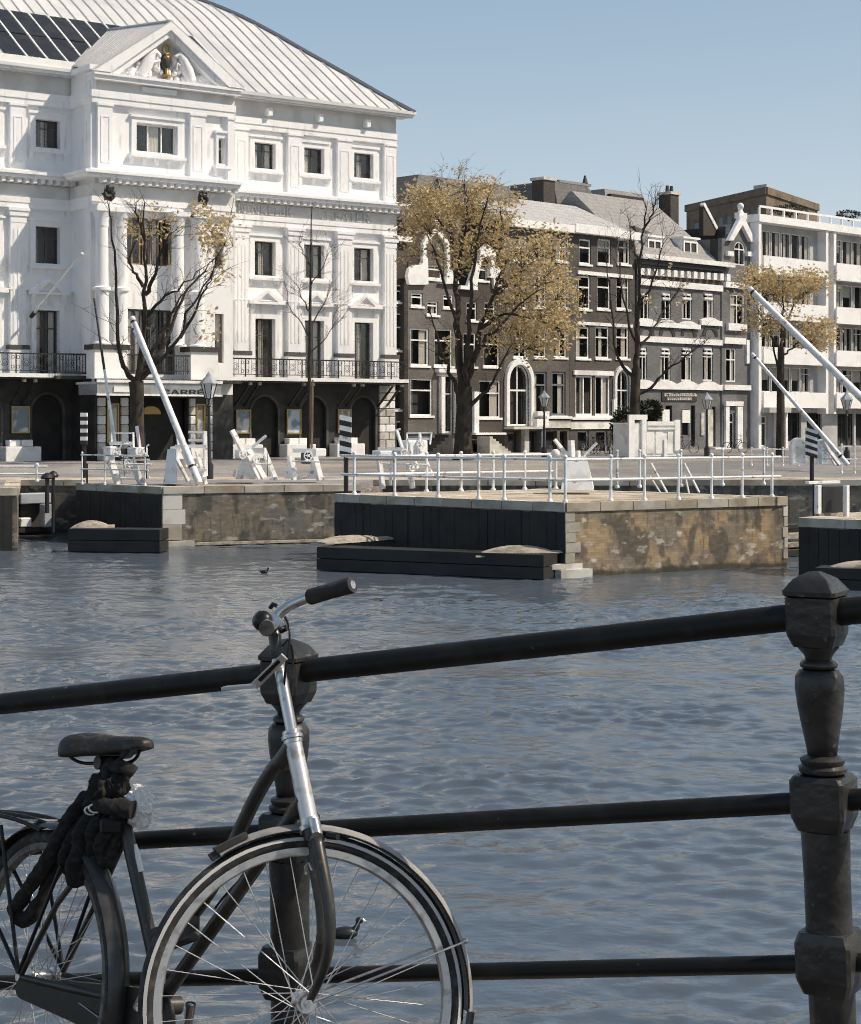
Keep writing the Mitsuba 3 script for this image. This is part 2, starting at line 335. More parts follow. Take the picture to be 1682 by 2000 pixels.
def pier(name, label, pts, ztop, facemat, edges, stone=1.2, top='paving'):
    """A lock pier on the footprint pts; edges: which sides carry coping stones."""
    k = thing(name, label, 'lock pier')
    pts = [np.asarray(p, float)[:2] for p in pts]
    c = np.mean(pts, 0)
    part(k, 'wall', prism(pts, -1.5, ztop - 0.215), facemat)
    part(k, 'top', prism([c + (p - c) * 0.94 for p in pts], ztop - 0.214, ztop), top)
    for i in edges:
        p, q_ = pts[i], pts[(i + 1) % len(pts)]
        coping_run(k, p, q_, ztop - 0.213, ztop + 0.012, 0.42, stone, c - (p + q_) / 2)
    return k
c1, c2, c0 = onz(1105, 1128, 0), onz(1537, 1105.5, 0), onz(655, 965, QZ)
c3 = c0 + (c2 - c1) * 1.02
B = pier('lock_pier', 'square lock pier in mid river with mossy tan front and white railings', [c1, c2, c3, c0], QZ, 'pier_tan', [0, 3, 2, 1], 1.05, 'moss_stone')
labels[B]['label'] = 'square lock pier in mid river with a mossy tan front under white railings'
a1, a2, a0 = onz(318, 1068, 0), onz(705, 1057.5, 0), onz(150, 944, QZ)
A = pier('lock_pier', 'grey brick lock pier left of the tan one, carrying the white winches', [a1, a2, (a2[0] + 0.6, QY - 0.01, 0), (a0[0] - 0.66, QY - 0.01, 0), a0], QZ, 'pier_grey', [0, 4], 1.3)
d1 = onz(34, 1075, 0)
D = pier('lock_pier', 'dark lock pier cut off by the left edge of the picture', [(d1[0] - 12, d1[1] - 3.4, 0), d1, (d1[0] - 1.85, QY - 0.01, 0), (d1[0] - 14, QY - 0.01, 0)], QZ + 0.02, 'pier_grey', [0, 1], 1.3)
e1 = onz(1561, 1122, 0)
C = pier('lock_pier', 'low dark lock pier behind the right railing post', [e1, (e1[0] + 5.0, e1[1] - 4.2, 0), (e1[0] + 11, e1[1] + 2, 0), (e1[0] + 3.6, e1[1] + 4.6, 0)], 1.43, 'pier_grey', [0, 3], 1.3, 'moss_stone')
def quoins(parent, corner, va, vb, z0, z1, n, la=(0.46, 0.30), lb=0.05):
    """Worn pale corner stones on the lit face, long and short in turn."""
    va, vb = [np.asarray(v, float)[:2] / np.linalg.norm(np.asarray(v, float)[:2]) for v in (va, vb)]
    c = np.asarray(corner, float)[:2]; h = (z1 - z0) / n
    for i in range(n):
        w_ = la[i % 2] * rng.uniform(0.85, 1.15); o = c - va * 0.015 - vb * rng.uniform(0.012, 0.035)
        pts = [o, o + va * w_, o + vb * lb, o + va * w_ + vb * lb]
        zz = (z0 + h * i + rng.uniform(0.004, 0.012), z0 + h * (i + 1) - rng.uniform(0.004, 0.012))
        part(parent, 'corner_stone', hexa([(*p, z) for z in zz for p in pts]), ('pale_stone', 'coping_stone')[rng.integers(2)])
quoins(B, c1, c2 - c1, c0 - c1, 0.10, QZ - 0.22, 6)
quoins(A, a1, a2 - a1, a0 - a1, 0.20, QZ - 0.22, 3, (0.62, 0.72))
quoins(B, c2, c1 - c2, c3 - c2, 0.2, QZ - 0.22, 5, (0.16, 0.12))
def shade_sheeting(parent, p, q_, outward, z0, z1, w=0.28):
    """Dark upright planks added on the shaded pier sides to deepen their shade."""
    p, q_ = np.asarray(p, float)[:2], np.asarray(q_, float)[:2]; t = q_ - p; L = np.linalg.norm(t); t /= L; n_ = np.array([-t[1], t[0]]); n_ = n_ if n_ @ np.asarray(outward)[:2] > 0 else -n_
    m = int(L / w)
    for i in range(m):
        a, b = p + t * (L * i / m + 0.005), p + t * (L * (i + 1) / m - 0.005); e = rng.uniform(0.025, 0.045)
        pts = [a + n_ * 0.002, b + n_ * 0.002, a + n_ * e, b + n_ * e]
        part(parent, 'plank', hexa([(*v, z) for z in (z0, z1 + rng.uniform(-0.02, 0.0)) for v in pts]), 'tarred_wood')
shade_sheeting(B, c1, c0, (-1, -0.8), -0.3, QZ - 0.23)
shade_sheeting(A, a1, a0, (-1, -0.5), -0.3, QZ - 0.23)
shade_sheeting(C, e1, (e1[0] + 5.0, e1[1] - 4.2), (-0.5, -1), -0.3, 1.20)
shade_sheeting(D, (d1[0] - 5, d1[1] - 5 * 3.4 / 12), (d1[0] - 0.14, d1[1] - 0.04), (0, -1), -0.3, QZ - 0.22)
uA = (a2 - a1) / np.linalg.norm(a2 - a1); nA = np.array([uA[1], -uA[0], 0])
part(A, 'ledge', hexa([(*(a1 + uA * s + nA * o)[:2], z) for z in (0.03, 0.11) for o in (0.0, 0.16) for s in (0.5, 6.5)]), 'pale_deck')
# the stepped pale foot of the tan pier's corner
ft = np.array([*((c1 - np.array([0.25, 0.32, 0]))[:2], 0)][0]) if False else None
u_f, u_s = (c2 - c1) / np.linalg.norm(c2 - c1), (c0 - c1) / np.linalg.norm(c0 - c1)
def skew(o, a, b, la, lb, z0, z1):
    o = np.asarray(o, float); pts = [o, o + a * la, o + b * lb, o + a * la + b * lb]
    return hexa([(p[0], p[1], z) for z in (z0, z1) for p in pts])
part(B, 'foot_stone', skew(c1 - u_f * 0.28 - u_s * 0.16, u_f, u_s, 0.95, 0.6, -0.3, 0.20), 'pale_stone')
part(B, 'foot_stone', skew(c1 - u_f * 0.55 - u_s * 0.05, u_f, u_s, 0.50, 0.9, 0.21, 0.34), 'pale_stone')
part(A, 'foot_stone', skew(a1 - np.array([0.10, 0.22, 0]), (a2 - a1) / np.linalg.norm(a2 - a1), (a0 - a1) / np.linalg.norm(a0 - a1), 1.15, 0.6, -0.3, 0.17), 'pale_stone')

# low tarred timber fenders beside the piers, with pale humped covers
def hump(p, q, w, h, z, drop=0.0, taper=0.35):
    """A humped plank cover from p to q."""
    p, q = np.asarray(p, float), np.asarray(q, float); t = (q - p); L = np.linalg.norm(t[:2]); t = t / L; n = np.array([-t[1], t[0], 0])
    V, F, m = [], [], 14
    for i in range(m + 1):
        f = i / m; hh = h * (math.sin(math.pi * min(1, f * 1.15 + 0.0)) ** 0.8 if f < 0.87 else 0.12) + 0.05
        c = p + t * L * f; c[2] = z - drop * f
        ww = w * (0.75 + 0.25 * math.sin(math.pi * f))
        for sx, zz in ((-1, 0), (-0.8, hh * 0.7), (-0.25, hh), (0.35, hh * 0.96), (0.85, hh * 0.6), (1, 0)):
            V.append(c + n * ww / 2 * sx + [0, 0, zz])
    for i in range(m):
        for j in range(5):
            a, b = i * 6 + j, (i + 1) * 6 + j
            F += [[a, b, b + 1], [a, b + 1, a + 1]]
    for e in (0, m):
        F += [[e * 6, e * 6 + j, e * 6 + j + 1] for j in range(1, 5)]
    return np.array(V), np.array(F)
def fender(label, pa, pb, back, zt, planks):
    k = thing('timber_fender', label, 'fender')
    pa, pb = np.asarray(pa, float), np.asarray(pb, float)
    t = (pb - pa) / np.linalg.norm(pb - pa); n = np.array([-t[1], t[0], 0]); n = n if n @ np.asarray(back, float) > 0 else -n
    h = (zt + 0.3) / planks
    for i in range(planks):
        z0 = -0.3 + h * i; j = rng.uniform(-0.012, 0.012)
        pts = [pa + n * j, pb + n * j, pa + n * 0.9, pb + n * 0.9]
        part(k, 'beam', hexa([(p[0], p[1], z) for z in (z0 + 0.01, z0 + h - 0.01) for p in pts]), 'tarred_wood')
    return k, t, n
f1a, f1b = onz(619, 1114, 0), onz(1062, 1133, 0)
kf, tf, nf = fender('long low tarred timber fender along the dark side of the tan pier', f1a, f1b, (0, 1, 0), 0.62, 3)
def cover(label, px0, px1, py0, py1, Y0, Y1, w, h):
    p, q_ = at(px0, py0, Y0), at(px1, py1, Y1)
    solo('fender_cover', hump(p, q_, w, h, p[2], p[2] - q_[2]), 'pale_deck', label, 'fender cover', smooth=35)
cover('pale humped cover on the left end of the long tarred fender', 622, 756, 1062, 1052, 48.6, 50.2, 0.85, 0.12)
cover('pale humped cover on the tarred fender near the corner of the tan pier', 929, 1100, 1087, 1078, 46.2, 46.2, 0.8, 0.19)
f2a, f2b = onz(133, 1080, 0), onz(312, 1082, 0)
fender('short tarred timber fender at the foot of the grey pier', f2a, f2b, (0, 1, 0), 0.72, 3)
cover('pale humped cover on the short fender of the grey pier', 138, 224, 1034, 1029, 55.2, 55.4, 0.9, 0.19)
f3a, f3b = onz(1592, 1150, 0), onz(1760, 1156, 0)
fender('tarred timber fender low on the water behind the right railing post', f3a, f3b, (0, 1, 0), 0.5, 3)
cover('pale humped cover low behind the right railing post', 1618, 1740, 1112, 1106, 43.2, 43.0, 0.7, 0.12)

# ================================================================ white pipe railings of the lock
def railing(label, pts, zb, h, posts, r=0.034, mid=0.52, extra_top=True, group=None):
    """pts: corner points of the run; posts: (leg, fraction)."""
    k = thing('white_railing', label, 'railing')
    P = [np.array([p[0], p[1], zb]) for p in pts]
    for i in range(len(P) - 1):
        for z in (h, h * mid):
            part(k, 'rail', tube([P[i] + [0, 0, z], P[i + 1] + [0, 0, z]], r, 8), 'white_metal', 40)
    for leg, f in posts:
        b = P[leg] + (P[leg + 1] - P[leg]) * f
        part(k, 'post', cat([tube([b + [0, 0, -0.02], b + [0, 0, h + 0.06]], r * 1.15, 8), ball(b + [0, 0, h + 0.07], r * 1.7, 1), lathe([(r * 2.2, 0), (r * 2.2, 0.05), (r * 1.2, 0.09)], 8, b)]), 'white_metal', 40)
    return k
def frac(p, q_, px):
    """Where along p-q a pixel column of the photograph falls."""
    k = (px - CX) / FX; p, q_ = np.asarray(p, float), np.asarray(q_, float)
    return (k * p[1] - p[0]) / ((q_[0] - p[0]) - k * (q_[1] - p[1]))
ins = 0.16
cc = (c0 + c1 + c2 + c3) / 4
def inset(p, d=ins):
    v = cc - p; v[2] = 0
    return p + v / np.linalg.norm(v) * d
r0, r1, r2, r3 = inset(c0), inset(c1), inset(c2), inset(c3)
railing('white pipe railing round the near edges of the tan pier', [r0, r1, r2], QZ, 1.08,
        [(0, frac(r0, r1, x)) for x in (692, 771, 856, 935, 985, 1074)] + [(0, 1.0)] + [(1, frac(r1, r2, x)) for x in (1193, 1259, 1325, 1390, 1450, 1508)])
railing('white pipe railing along the far edge of the tan pier', [r0 + (r3 - r0) * 0.02, r3], QZ, 1.05, [(0, frac(r0, r3, x)) for x in (828, 897, 961, 1024, 1086, 1208, 1253, 1335, 1418, 1500)])
qa, qb = np.array([onz(1480, 921, QZ)[0] - 9, 66.0, 0]), np.array([onz(1682, 930, QZ)[0] + 6, 66.0, 0])
railing('low white railing on the quay edge running off to the right', [at(1512, 940, 64.6), at(1760, 940, 64.6)], QZ - 1.0, 0.85 + 0.0, [(0, x) for x in (0.02, 0.35, 0.68, 0.98)])
for lab, xs, Y, zz, hh in (('white railing panel on the quay below the modern flats', (1468, 1560), 84.0, QZ, 0.75), ('white railing panel at the right edge beside the long white booms', (1644, 1720), 72.0, QZ, 1.05)):
    n = 4
    railing(lab, [at(xs[0], 900, Y), at(xs[1], 900, Y)], zz, hh, [(0, i / (n - 1)) for i in range(n)], 0.028)
railing('white railing bar at the left edge in front of the quay', [at(-60, 930, 62.5), at(92, 930, 62.5)], QZ, 0.5, [(0, 0.30), (0, 0.87)], 0.035, 0.5)
railing('thin white railing on the left pier before the winches', [at(158, 940, 59.6), at(290, 952, 57.9)], QZ, 0.95, [(0, 0.02), (0, 0.36), (0, 0.95)], 0.022)

# ================================================================ windows and doors, for every building
def opening_poly(s0, s1, z0, z1, arch=False):
    if not arch: return sbox(s0, z0, s1, z1)
    r = (s1 - s0) / 2; c = (s0 + s1) / 2; zs = max(z1 - r, z0 + 0.05); r2 = z1 - zs
    return Polygon([(s0, z0), (s1, z0)] + [(c + r * math.cos(t), zs + r2 * math.sin(t)) for t in np.linspace(0, math.pi, 15)])
def window(parent, fr, s0, s1, z0, z1, d, fw=0.07, frame='white_wood', v=1, h=(), curtain=0, sill=None, arch=False, name='window', deep=0.12, sill_d=0.10, pane=True, label=None):
    """A window in an opening of the front: frame and bars, then pane, curtain and sill as its pieces. v: upright bars; h: heights of cross bars as fractions."""
    o = opening_poly(s0 + 0.004, s1 - 0.004, z0 + 0.004, z1 - 0.004, arch)
    inner = o.buffer(-fw, join_style=2)
    bars = [sbox(s0 + (s1 - s0) * (i + 1) / (v + 1) - fw * 0.4, z0, s0 + (s1 - s0) * (i + 1) / (v + 1) + fw * 0.4, z1) for i in range(v)]
    bars += [sbox(s0, z0 + (z1 - z0) * f - fw * 0.45, s1, z0 + (z1 - z0) * f + fw * 0.45) for f in h]
    fpoly = unary_union([o.difference(inner)] + [b.intersection(o) for b in bars])
    k = part(parent, name, fr.plate(fpoly, d - deep, d - deep + 0.06), frame, label=label)
    if pane:
        v_, f_ = fr.plate(inner, d - deep + 0.01, d - deep + 0.012)
        pts = np.array([fr.pt(x, d - deep + 0.02, z) for x, z in list(inner.exterior.coords)[:-1]])
        m = trimesh.creation.triangulate_polygon(inner, engine='earcut')
        part(k, 'pane', (np.array([fr.pt(x, d - deep + 0.02, z) for x, z in m[0]]), np.array(m[1])), 'pane_glass')
    if curtain:
        w = s1 - s0 - 2 * fw
        spans = {1: ((0.02, 0.30), (0.70, 0.98)), 2: ((0.35, 0.62),), 3: ((0.02, 0.98),), 4: ((0.02, 0.40),), 5: ((0.58, 0.98),)}[curtain]
        ms = []
        for a, b in spans:
            xs = np.linspace(s0 + fw + w * a, s0 + fw + w * b, max(4, int((b - a) * w / 0.05)))
            zt, zb = z1 - fw, z0 + fw + (0 if curtain != 3 else (z1 - z0) * 0.45)
            V = [fr.pt(x, d - deep - 0.09 + 0.025 * math.sin(i * 2.1), z) for i, x in enumerate(xs) for z in (zb, zt)]
            F = [q_ for i in range(len(xs) - 1) for q_ in ([2 * i, 2 * i + 2, 2 * i + 3], [2 * i, 2 * i + 3, 2 * i + 1])]
            ms.append((np.array(V), np.array(F)))
        part(k, 'curtain', cat(ms), 'curtain')
    if sill:
        part(k, 'sill', fr.box(s0 - 0.10, s1 + 0.10, d - deep, d + sill_d, z0 - 0.13, z0 + 0.002), sill)
    return k
def wall(parent, fr, s0, s1, z0, z1, holes, d, mat_, t=0.34, name='wall', outline=None):
    poly = outline if outline is not None else sbox(s0, z0, s1, z1)
    for o in holes: poly = poly.difference(o)
    return part(parent, name, fr.plate(poly, d - t, d), mat_)

# ================================================================ the theatre
T = Front(600, 105.0, 36.7)
PD = 2.665                                        # how far the middle pavilion stands out
SL, SR, SPR = T.s(140), T.s(770), T.s(455, 2.665) # left corner of the pavilion, right end of the building, right corner of the pavilion
th = thing('theatre', 'white neoclassical theatre with a vaulted ribbed metal roof and a pediment', 'theatre')
ZT, ZB = 21.75, QZ
def band(s0, s1, d0, d1, z0, z1, m='stucco', name='moulding', lab=None): return part(th, name, T.box(s0, s1, d0, d1, z0, z1), m, label=lab)
bays = [-2.85, 0.42, 3.85]
left_bays = [-16.0, -19.45]
UP, MIDW, DOOR = (18.03, 19.47), (12.04, 13.95), (6.30, 9.62)
def bay_holes(cs, w=1.36):
    hs = []
    for c in cs:
        for (a, b), ww in ((UP, w), (MIDW, w), (DOOR, w - 0.06)):
            hs.append(sbox(c - ww / 2, a, c + ww / 2, b))
        hs.append(opening_poly(c - 0.85, c + 0.85, QZ + 0.02, 5.25, True))
    return hs
wall(th, T, SPR, SR, 6.2, ZT, [h for h in bay_holes(bays)], 0, 'stucco', name='wall')
wall(th, T, -34, SL, 6.2, ZT, bay_holes(left_bays), 0, 'stucco', name='wall')
wall(th, T, SPR, 4.95, QZ - 0.3, 6.199, bay_holes(bays), 0.0, 'plinth_stone', name='ground_storey')  # near-black wall tone paints in the shade under the balcony
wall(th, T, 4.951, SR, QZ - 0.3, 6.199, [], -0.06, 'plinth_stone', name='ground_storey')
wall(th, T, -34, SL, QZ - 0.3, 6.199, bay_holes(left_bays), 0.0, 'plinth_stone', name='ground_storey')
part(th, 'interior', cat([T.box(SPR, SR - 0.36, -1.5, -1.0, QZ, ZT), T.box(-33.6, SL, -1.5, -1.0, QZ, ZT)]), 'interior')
part(th, 'wall', cat([T.box(SR - 0.35, SR, -40, -0.341, QZ, ZT), T.box(-34, -33.65, -40, -0.341, QZ, ZT)]), 'stucco')
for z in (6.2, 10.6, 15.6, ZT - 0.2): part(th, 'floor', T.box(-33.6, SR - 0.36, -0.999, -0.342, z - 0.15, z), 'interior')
cur = [1, 2, 4, 1, 2, 5, 2, 0, 2, 5]
def dress_bay(c, i, dark=False):
    hw = 0.68
    for j, (a, b) in enumerate((UP, MIDW)):
        window(th, T, c - hw, c + hw, a, b, 0, 0.06, 'dark_stone', v=1, h=(0.7,), curtain=cur[(i * 2 + j) % 10], deep=0.30)
        ar = sbox(c - hw - 0.30, a - 0.12, c + hw + 0.30, b + 0.30).difference(sbox(c - hw - 0.002, a - 0.002, c + hw + 0.002, b + 0.002))
        part(th, 'architrave', T.plate(ar, 0.001, 0.11), 'stucco')
        ar2 = sbox(c - hw - 0.42, b + 0.28, c + hw + 0.42, b + 0.42)
        part(th, 'architrave', T.plate(ar2, 0.001, 0.20), 'stucco')
        band(c - hw - 0.42, c + hw + 0.42, 0.001, 0.30, a - 0.27, a - 0.122, name='sill')
        for s in (-hw - 0.28, 0, hw + 0.28):
            part(th, 'bracket', T.w(hexa([(c + s + x, dd, z) for z, q_ in ((a - 0.62, 0.05), (a - 0.272, 0.24)) for dd in (0.001, q_) for x in (-0.10, 0.10)])), 'stucco')
    z0, z1 = DOOR
    k = window(th, T, c - 0.65, c + 0.65, z0, z1, 0, 0.07, 'dark_stone', v=1, h=(0.72,), curtain=2 if i % 2 == 0 else 1, deep=0.30, name='balcony_door')
    ar = sbox(c - 0.92, z0, c + 0.92, z1 + 0.26).difference(sbox(c - 0.652, z0 - 1, c + 0.652, z1 + 0.002))
    part(th, 'architrave', T.plate(ar, 0.001, 0.12), 'stucco')
    for s in (-0.86, 0.86):
        part(th, 'bracket', T.w(hexa([(c + s + x, dd, z) for z, q_ in ((9.85, 0.10), (10.42, 0.34)) for dd in (0.001, q_) for x in (-0.12, 0.12)])), 'stucco')
    band(c - 1.16, c + 1.16, 0.001, 0.42, 10.421, 10.56, name='moulding')
    gable = Polygon([(c - 1.14, 10.561), (c + 1.14, 10.561), (c, 11.25)])
    part(th, 'door_pediment', T.plate(gable, 0.001, 0.14), 'stucco')
    rk = gable.difference(Polygon([(c - 0.86, 10.40), (c + 0.86, 10.40), (c, 11.06)]))
    part(th, 'door_pediment', T.plate(rk, 0.141, 0.40), 'stucco')
    # arched street door, recessed in the dark ground storey
    part(th, 'street_door', T.plate(opening_poly(c - 0.84, c + 0.84, QZ + 0.03, 5.24, True), -0.30, -0.22), 'tarred_wood')
    ring = opening_poly(c - 1.0, c + 1.0, QZ + 0.03, 5.4, True).difference(opening_poly(c - 0.86, c + 0.86, QZ - 1, 5.26, True))
    part(th, 'door_arch', T.plate(ring, 0.001, 0.07), 'dark_stone')
for i, c in enumerate(bays): dress_bay(c, i)
for i, c in enumerate(left_bays): dress_bay(c, i + 3, True)
def pilaster(c, w, d=0.0, top=14.8):
    band(c - w / 2, c + w / 2, d + 0.001, d + 0.24, 16.75, 20.02, name='pilaster')
    pan = sbox(c - w / 2 + 0.16, 17.1, c + w / 2 - 0.16, 19.5)
    part(th, 'pilaster_panel', T.plate(pan.difference(pan.buffer(-0.07, join_style=2)), d + 0.241, d + 0.275), 'stucco')
    band(c - w / 2 - 0.06, c + w / 2 + 0.06, d + 0.001, d + 0.31, 20.021, 20.14, name='pilaster_cap')
    band(c - w / 2, c + w / 2, d + 0.001, d + 0.26, 7.78, top - 0.75, name='pilaster')
    for k in range(3):
        x = c + (k - 1) * w * 0.28
        band(x - 0.05, x + 0.05, d + 0.261, d + 0.295, 8.3, top - 1.1, name='flute')
    for kk, (e, za, zb) in enumerate(((0.02, top - 0.749, top - 0.42), (0.09, top - 0.419, top - 0.16), (0.15, top - 0.159, top - 0.001))):
        band(c - w / 2 - e, c + w / 2 + e, d + 0.001, d + 0.27 + e, za, zb, name='capital')
    band(c - w / 2 - 0.14, c + w / 2 + 0.14, d + 0.001, d + 0.42, 7.56, 7.779, 'dark_stone', name='pilaster_base')
    band(c - w / 2 - 0.10, c + w / 2 + 0.10, d + 0.001, d + 0.38, 6.30, 7.559, name='pedestal')
for c, w in ((-4.45, 0.85), (-0.95, 0.92), (2.42, 0.95), (5.66, 0.84)): pilaster(c, w)
for c, w in ((-17.7, 0.85), (-21.2, 0.9)): pilaster(c, w)
def entablature(s0, s1, d, endl=0.0, endr=0.0):
    """Bands, frieze and cornice of the middle storeys and of the eaves."""
    band(s0, s1, d + 0.001, d + 0.28, 14.801, 15.08)
    band(s0, s1, d + 0.001, d + 0.33, 15.081, 15.36)
    band(s0, s1, d + 0.001, d + 0.24, 15.361, 16.02, 'stucco_shade', 'frieze')
    band(s0 - endl, s1 + endr, d + 0.001, d + 0.86, 16.30, 16.47)
    band(s0 - endl, s1 + endr, d + 0.001, d + 0.98, 16.471, 16.62)
    band(s0, s1, d + 0.001, d + 0.55, 16.621, 16.74)
    n = int(round((s1 - s0) / 0.43))
    for i in range(n):
        x = s0 + (s1 - s0) * (i + 0.5) / n
        band(x - 0.10, x + 0.10, d + 0.241, d + 0.74, 16.06, 16.299, name='modillion')
    band(s0, s1, d + 0.001, d + 0.27, 20.141, 20.42)
    band(s0, s1, d + 0.001, d + 0.33, 20.421, 20.78)
    band(s0, s1, d + 0.001, d + 0.18, 20.781, ZT - 0.001, 'stucco_shade', 'frieze')
    band(s0, s1, d + 0.001, d + 0.30, 10.60, 10.66, name='string_course') if d == 0 else None
entablature(SPR, SR, 0.0, 0, 0.7)
entablature(-34, SL, 0.0)
entablature(SL, SPR, PD, 0.0, 0.0)
band(SPR, SR + 0.75, -0.3, 0.95, ZT, ZT + 0.12, name='eaves'); band(SPR, SR + 0.85, -0.3, 1.08, ZT + 0.121, ZT + 0.30, 'zinc_b', 'gutter')
band(-34, SL, -0.3, 0.95, ZT, ZT + 0.12, name='eaves'); band(-34, SL, -0.3, 1.08, ZT + 0.121, ZT + 0.30, 'zinc_a', 'gutter')
for px in (523, 622, 715):
    s = T.s(px, 0.3); band(s - 0.13, s + 0.13, 0.181, 0.62, 20.95, 21.35, name='bracket')
part(th, 'lettering', T.text(T.s(430, 0.24), T.s(571, 0.24), 15.41, 0.55, 0.241, 'KONINKLIJK', 0.09), 'stucco_shade')
part(th, 'lettering', T.text(T.s(621, 0.24), T.s(720, 0.24), 15.41, 0.55, 0.241, 'THEATER', 0.09), 'stucco_shade')

# ---- balcony on iron struts along the wings
def balcony(s0, s1, ends):
    D = 1.85
    band(s0, s1, 0.001, D, 6.02, 6.20, 'plinth_stone', 'balcony')
    band(s0 - 0.02, s1 + 0.03, D - 0.12, D + 0.06, 6.10, 6.30, 'white_paint', 'balcony_edge')
    k = part(th, 'balcony_railing', T.box(s0, s1, D - 0.02, D + 0.03, 7.26, 7.33), 'far_iron')
    part(k, 'rail', T.box(s0, s1, D - 0.01, D + 0.02, 6.42, 6.46), 'far_iron')
    n = int((s1 - s0) / 1.12)
    for i in range(n):
        a, b = s0 + (s1 - s0) * i / n, s0 + (s1 - s0) * (i + 1) / n
        bars = [T.box(a, a + 0.06, D - 0.02, D + 0.03, 6.30, 7.259)]
        c, w = (a + b) / 2, (b - a)
        for f in (0.2, 0.35, 0.65, 0.8): bars.append(T.box(a + w * f - 0.012, a + w * f + 0.012, D, D + 0.02, 6.46, 7.259))
        for cx, cz, r in ((c, 6.86, 0.20), (c, 6.86, 0.11), (a + w * 0.12, 6.62, 0.08), (a + w * 0.88, 6.62, 0.08), (a + w * 0.12, 7.1, 0.08), (a + w * 0.88, 7.1, 0.08)):
            bars.append(tube([T.pt(cx + r * math.cos(t), D + 0.01, cz + r * math.sin(t)) for t in np.linspace(0, 2 * math.pi, 13)[:-1]], 0.016, 4, True))
        part(k, 'scroll_panel', cat(bars), 'far_iron')
    for c in ends:
        for o in (-0.3, 0.3):
            part(th, 'strut', bar(T.pt(c + o, 0.05, 4.75), T.pt(c + o, D - 0.2, 6.0), 0.10), 'plinth_stone')
            part(th, 'bracket', T.box(c + o - 0.07, c + o + 0.07, D - 0.35, D - 0.13, 5.86, 6.019), 'pale_stone')
balcony(SPR + 0.02, 5.75, (-4.45, -0.95, 2.42, 5.2))
balcony(-34, SL - 0.4, (-17.7, -21.2))

# ---- rusticated end pier and the pale blocks at the foot
for r in range(9):
    h = (6.0 - QZ) / 9; z0 = QZ + h * r
    cuts = (4.96, 5.42, SR + 0.02) if r % 2 else (4.96, 5.66, SR + 0.02)
    for a, b in zip(cuts[:-1], cuts[1:]):
        v, f = bevel_box(a + 0.02, b - 0.02, -0.055, 0.12, z0 + 0.02, z0 + h - 0.02, 0.03)
        part(th, 'stone_block', T.w((v, f)), 'pale_stone' if r % 3 else 'stucco')
def blocks(c, k=0):
    part(th, 'foot_block', T.w(bevel_box(c - 1.0, c + 0.95, 0.12, 0.95, QZ - 0.05, QZ + 0.74, 0.03)), 'white_paint')
    for o in (-0.34, 0.34): part(th, 'foot_block', T.w(bevel_box(c + o - 0.31, c + o + 0.31, 0.10, 0.62, QZ + 0.75, QZ + 1.08, 0.03)), 'white_paint')
pier_cs = [-4.45, -0.95, 2.42, -17.7]
for c in pier_cs: blocks(c)
def poster_art(i):
    r = np.random.default_rng(40 + i); cols = [((0.20, 0.26, 0.34), (0.62, 0.62, 0.60)), ((0.18, 0.25, 0.33), (0.50, 0.56, 0.62)), ((0.55, 0.54, 0.50), (0.25, 0.22, 0.18)), ((0.22, 0.27, 0.32), (0.66, 0.66, 0.64))][i % 4]
    o = r.uniform(0, 50)
    return proc(lambda p, n, uv: mix(cols[0], cols[1], sstep(0.42, 0.58, fbm(p.x * 2.2 + o, p.y * 2.2, p.z * 1.6, 3))))
for i, (px, py0, py1, w) in enumerate(((475, 800, 847, 0.95), (574, 799, 848, 0.98), (673, 799, 846, 0.95), (40, 793, 846, 1.0))):
    lab = ('framed poster left of the blue one, above the crossed levers on the theatre front', 'framed blue poster in the middle of the three on the right wing of the theatre', 'framed poster on the right wing of the theatre behind the banded post', 'framed blue and white poster at the left edge under the left balcony')[i]
    s = T.s(px, 0.1); z0, z1 = T.z(px, py1, 0.1), T.z(px, py0, 0.1)
    k = thing('poster', lab, 'poster')
    fr_ = sbox(s - w / 2, z0, s + w / 2, z1)
    mat(f'poster_print_{i}', poster_art(i), 0.5)
    part(k, 'frame', T.plate(fr_.difference(fr_.buffer(-0.07, join_style=2)), 0.06, 0.15), 'gold')
    part(k, 'print', T.plate(fr_.buffer(-0.071, join_style=2), 0.06, 0.09), f'poster_print_{i}')

# ---- the middle pavilion
SC = (SL + SPR) / 2
w3 = T.rect(265, 345, 243, 300, PD); wn = T.rect(425, 438, 270, 320, PD)
lg = T.rect(243, 352, 428, 545, PD)
holes = [sbox(w3[0], w3[2], w3[1], w3[3]), sbox(wn[0], wn[2], wn[1], wn[3]), sbox(lg[0], 12.0, lg[1], 14.45)]
dr_ = T.rect(243, 352, 600, 700, PD)
holes.append(sbox(dr_[0] + 0.2, 6.32, dr_[1] - 0.2, 9.7))
for px in (427,):
    q0, q1 = T.s(420, PD), T.s(437, PD)
    holes += [sbox(q0, MIDW[0], q1, MIDW[1]), sbox(q0, 7.0, q1, DOOR[1])]
ent = T.rect(250, 366, 780, 890, PD)
holes.append(sbox(ent[0], QZ, ent[1], 5.1))
wall(th, T, SL, SPR, 5.3, ZT, holes, PD, 'stucco', name='pavilion_wall')
wall(th, T, SL, SPR, QZ - 0.3, 5.299, holes, PD, 'plinth_stone', name='pavilion_wall')
part(th, 'pavilion_wall', cat([T.box(SL, SL + 0.34, -0.3, PD - 0.345, 6.2, ZT), T.box(SPR - 0.34, SPR, -0.3, PD - 0.345, 6.2, ZT)]), 'stucco')
part(th, 'ground_storey', T.box(SL, SL + 0.34, -0.3, PD - 0.345, QZ - 0.3, 6.199), 'plinth_stone')
part(th, 'ground_storey', T.box(SPR - 0.34, SPR, -0.3, PD - 0.345, QZ - 0.3, 6.199), 'plinth_stone')
part(th, 'interior', T.box(SL + 0.36, SPR - 0.36, -0.5, PD - 1.2, QZ, ZT), 'interior')
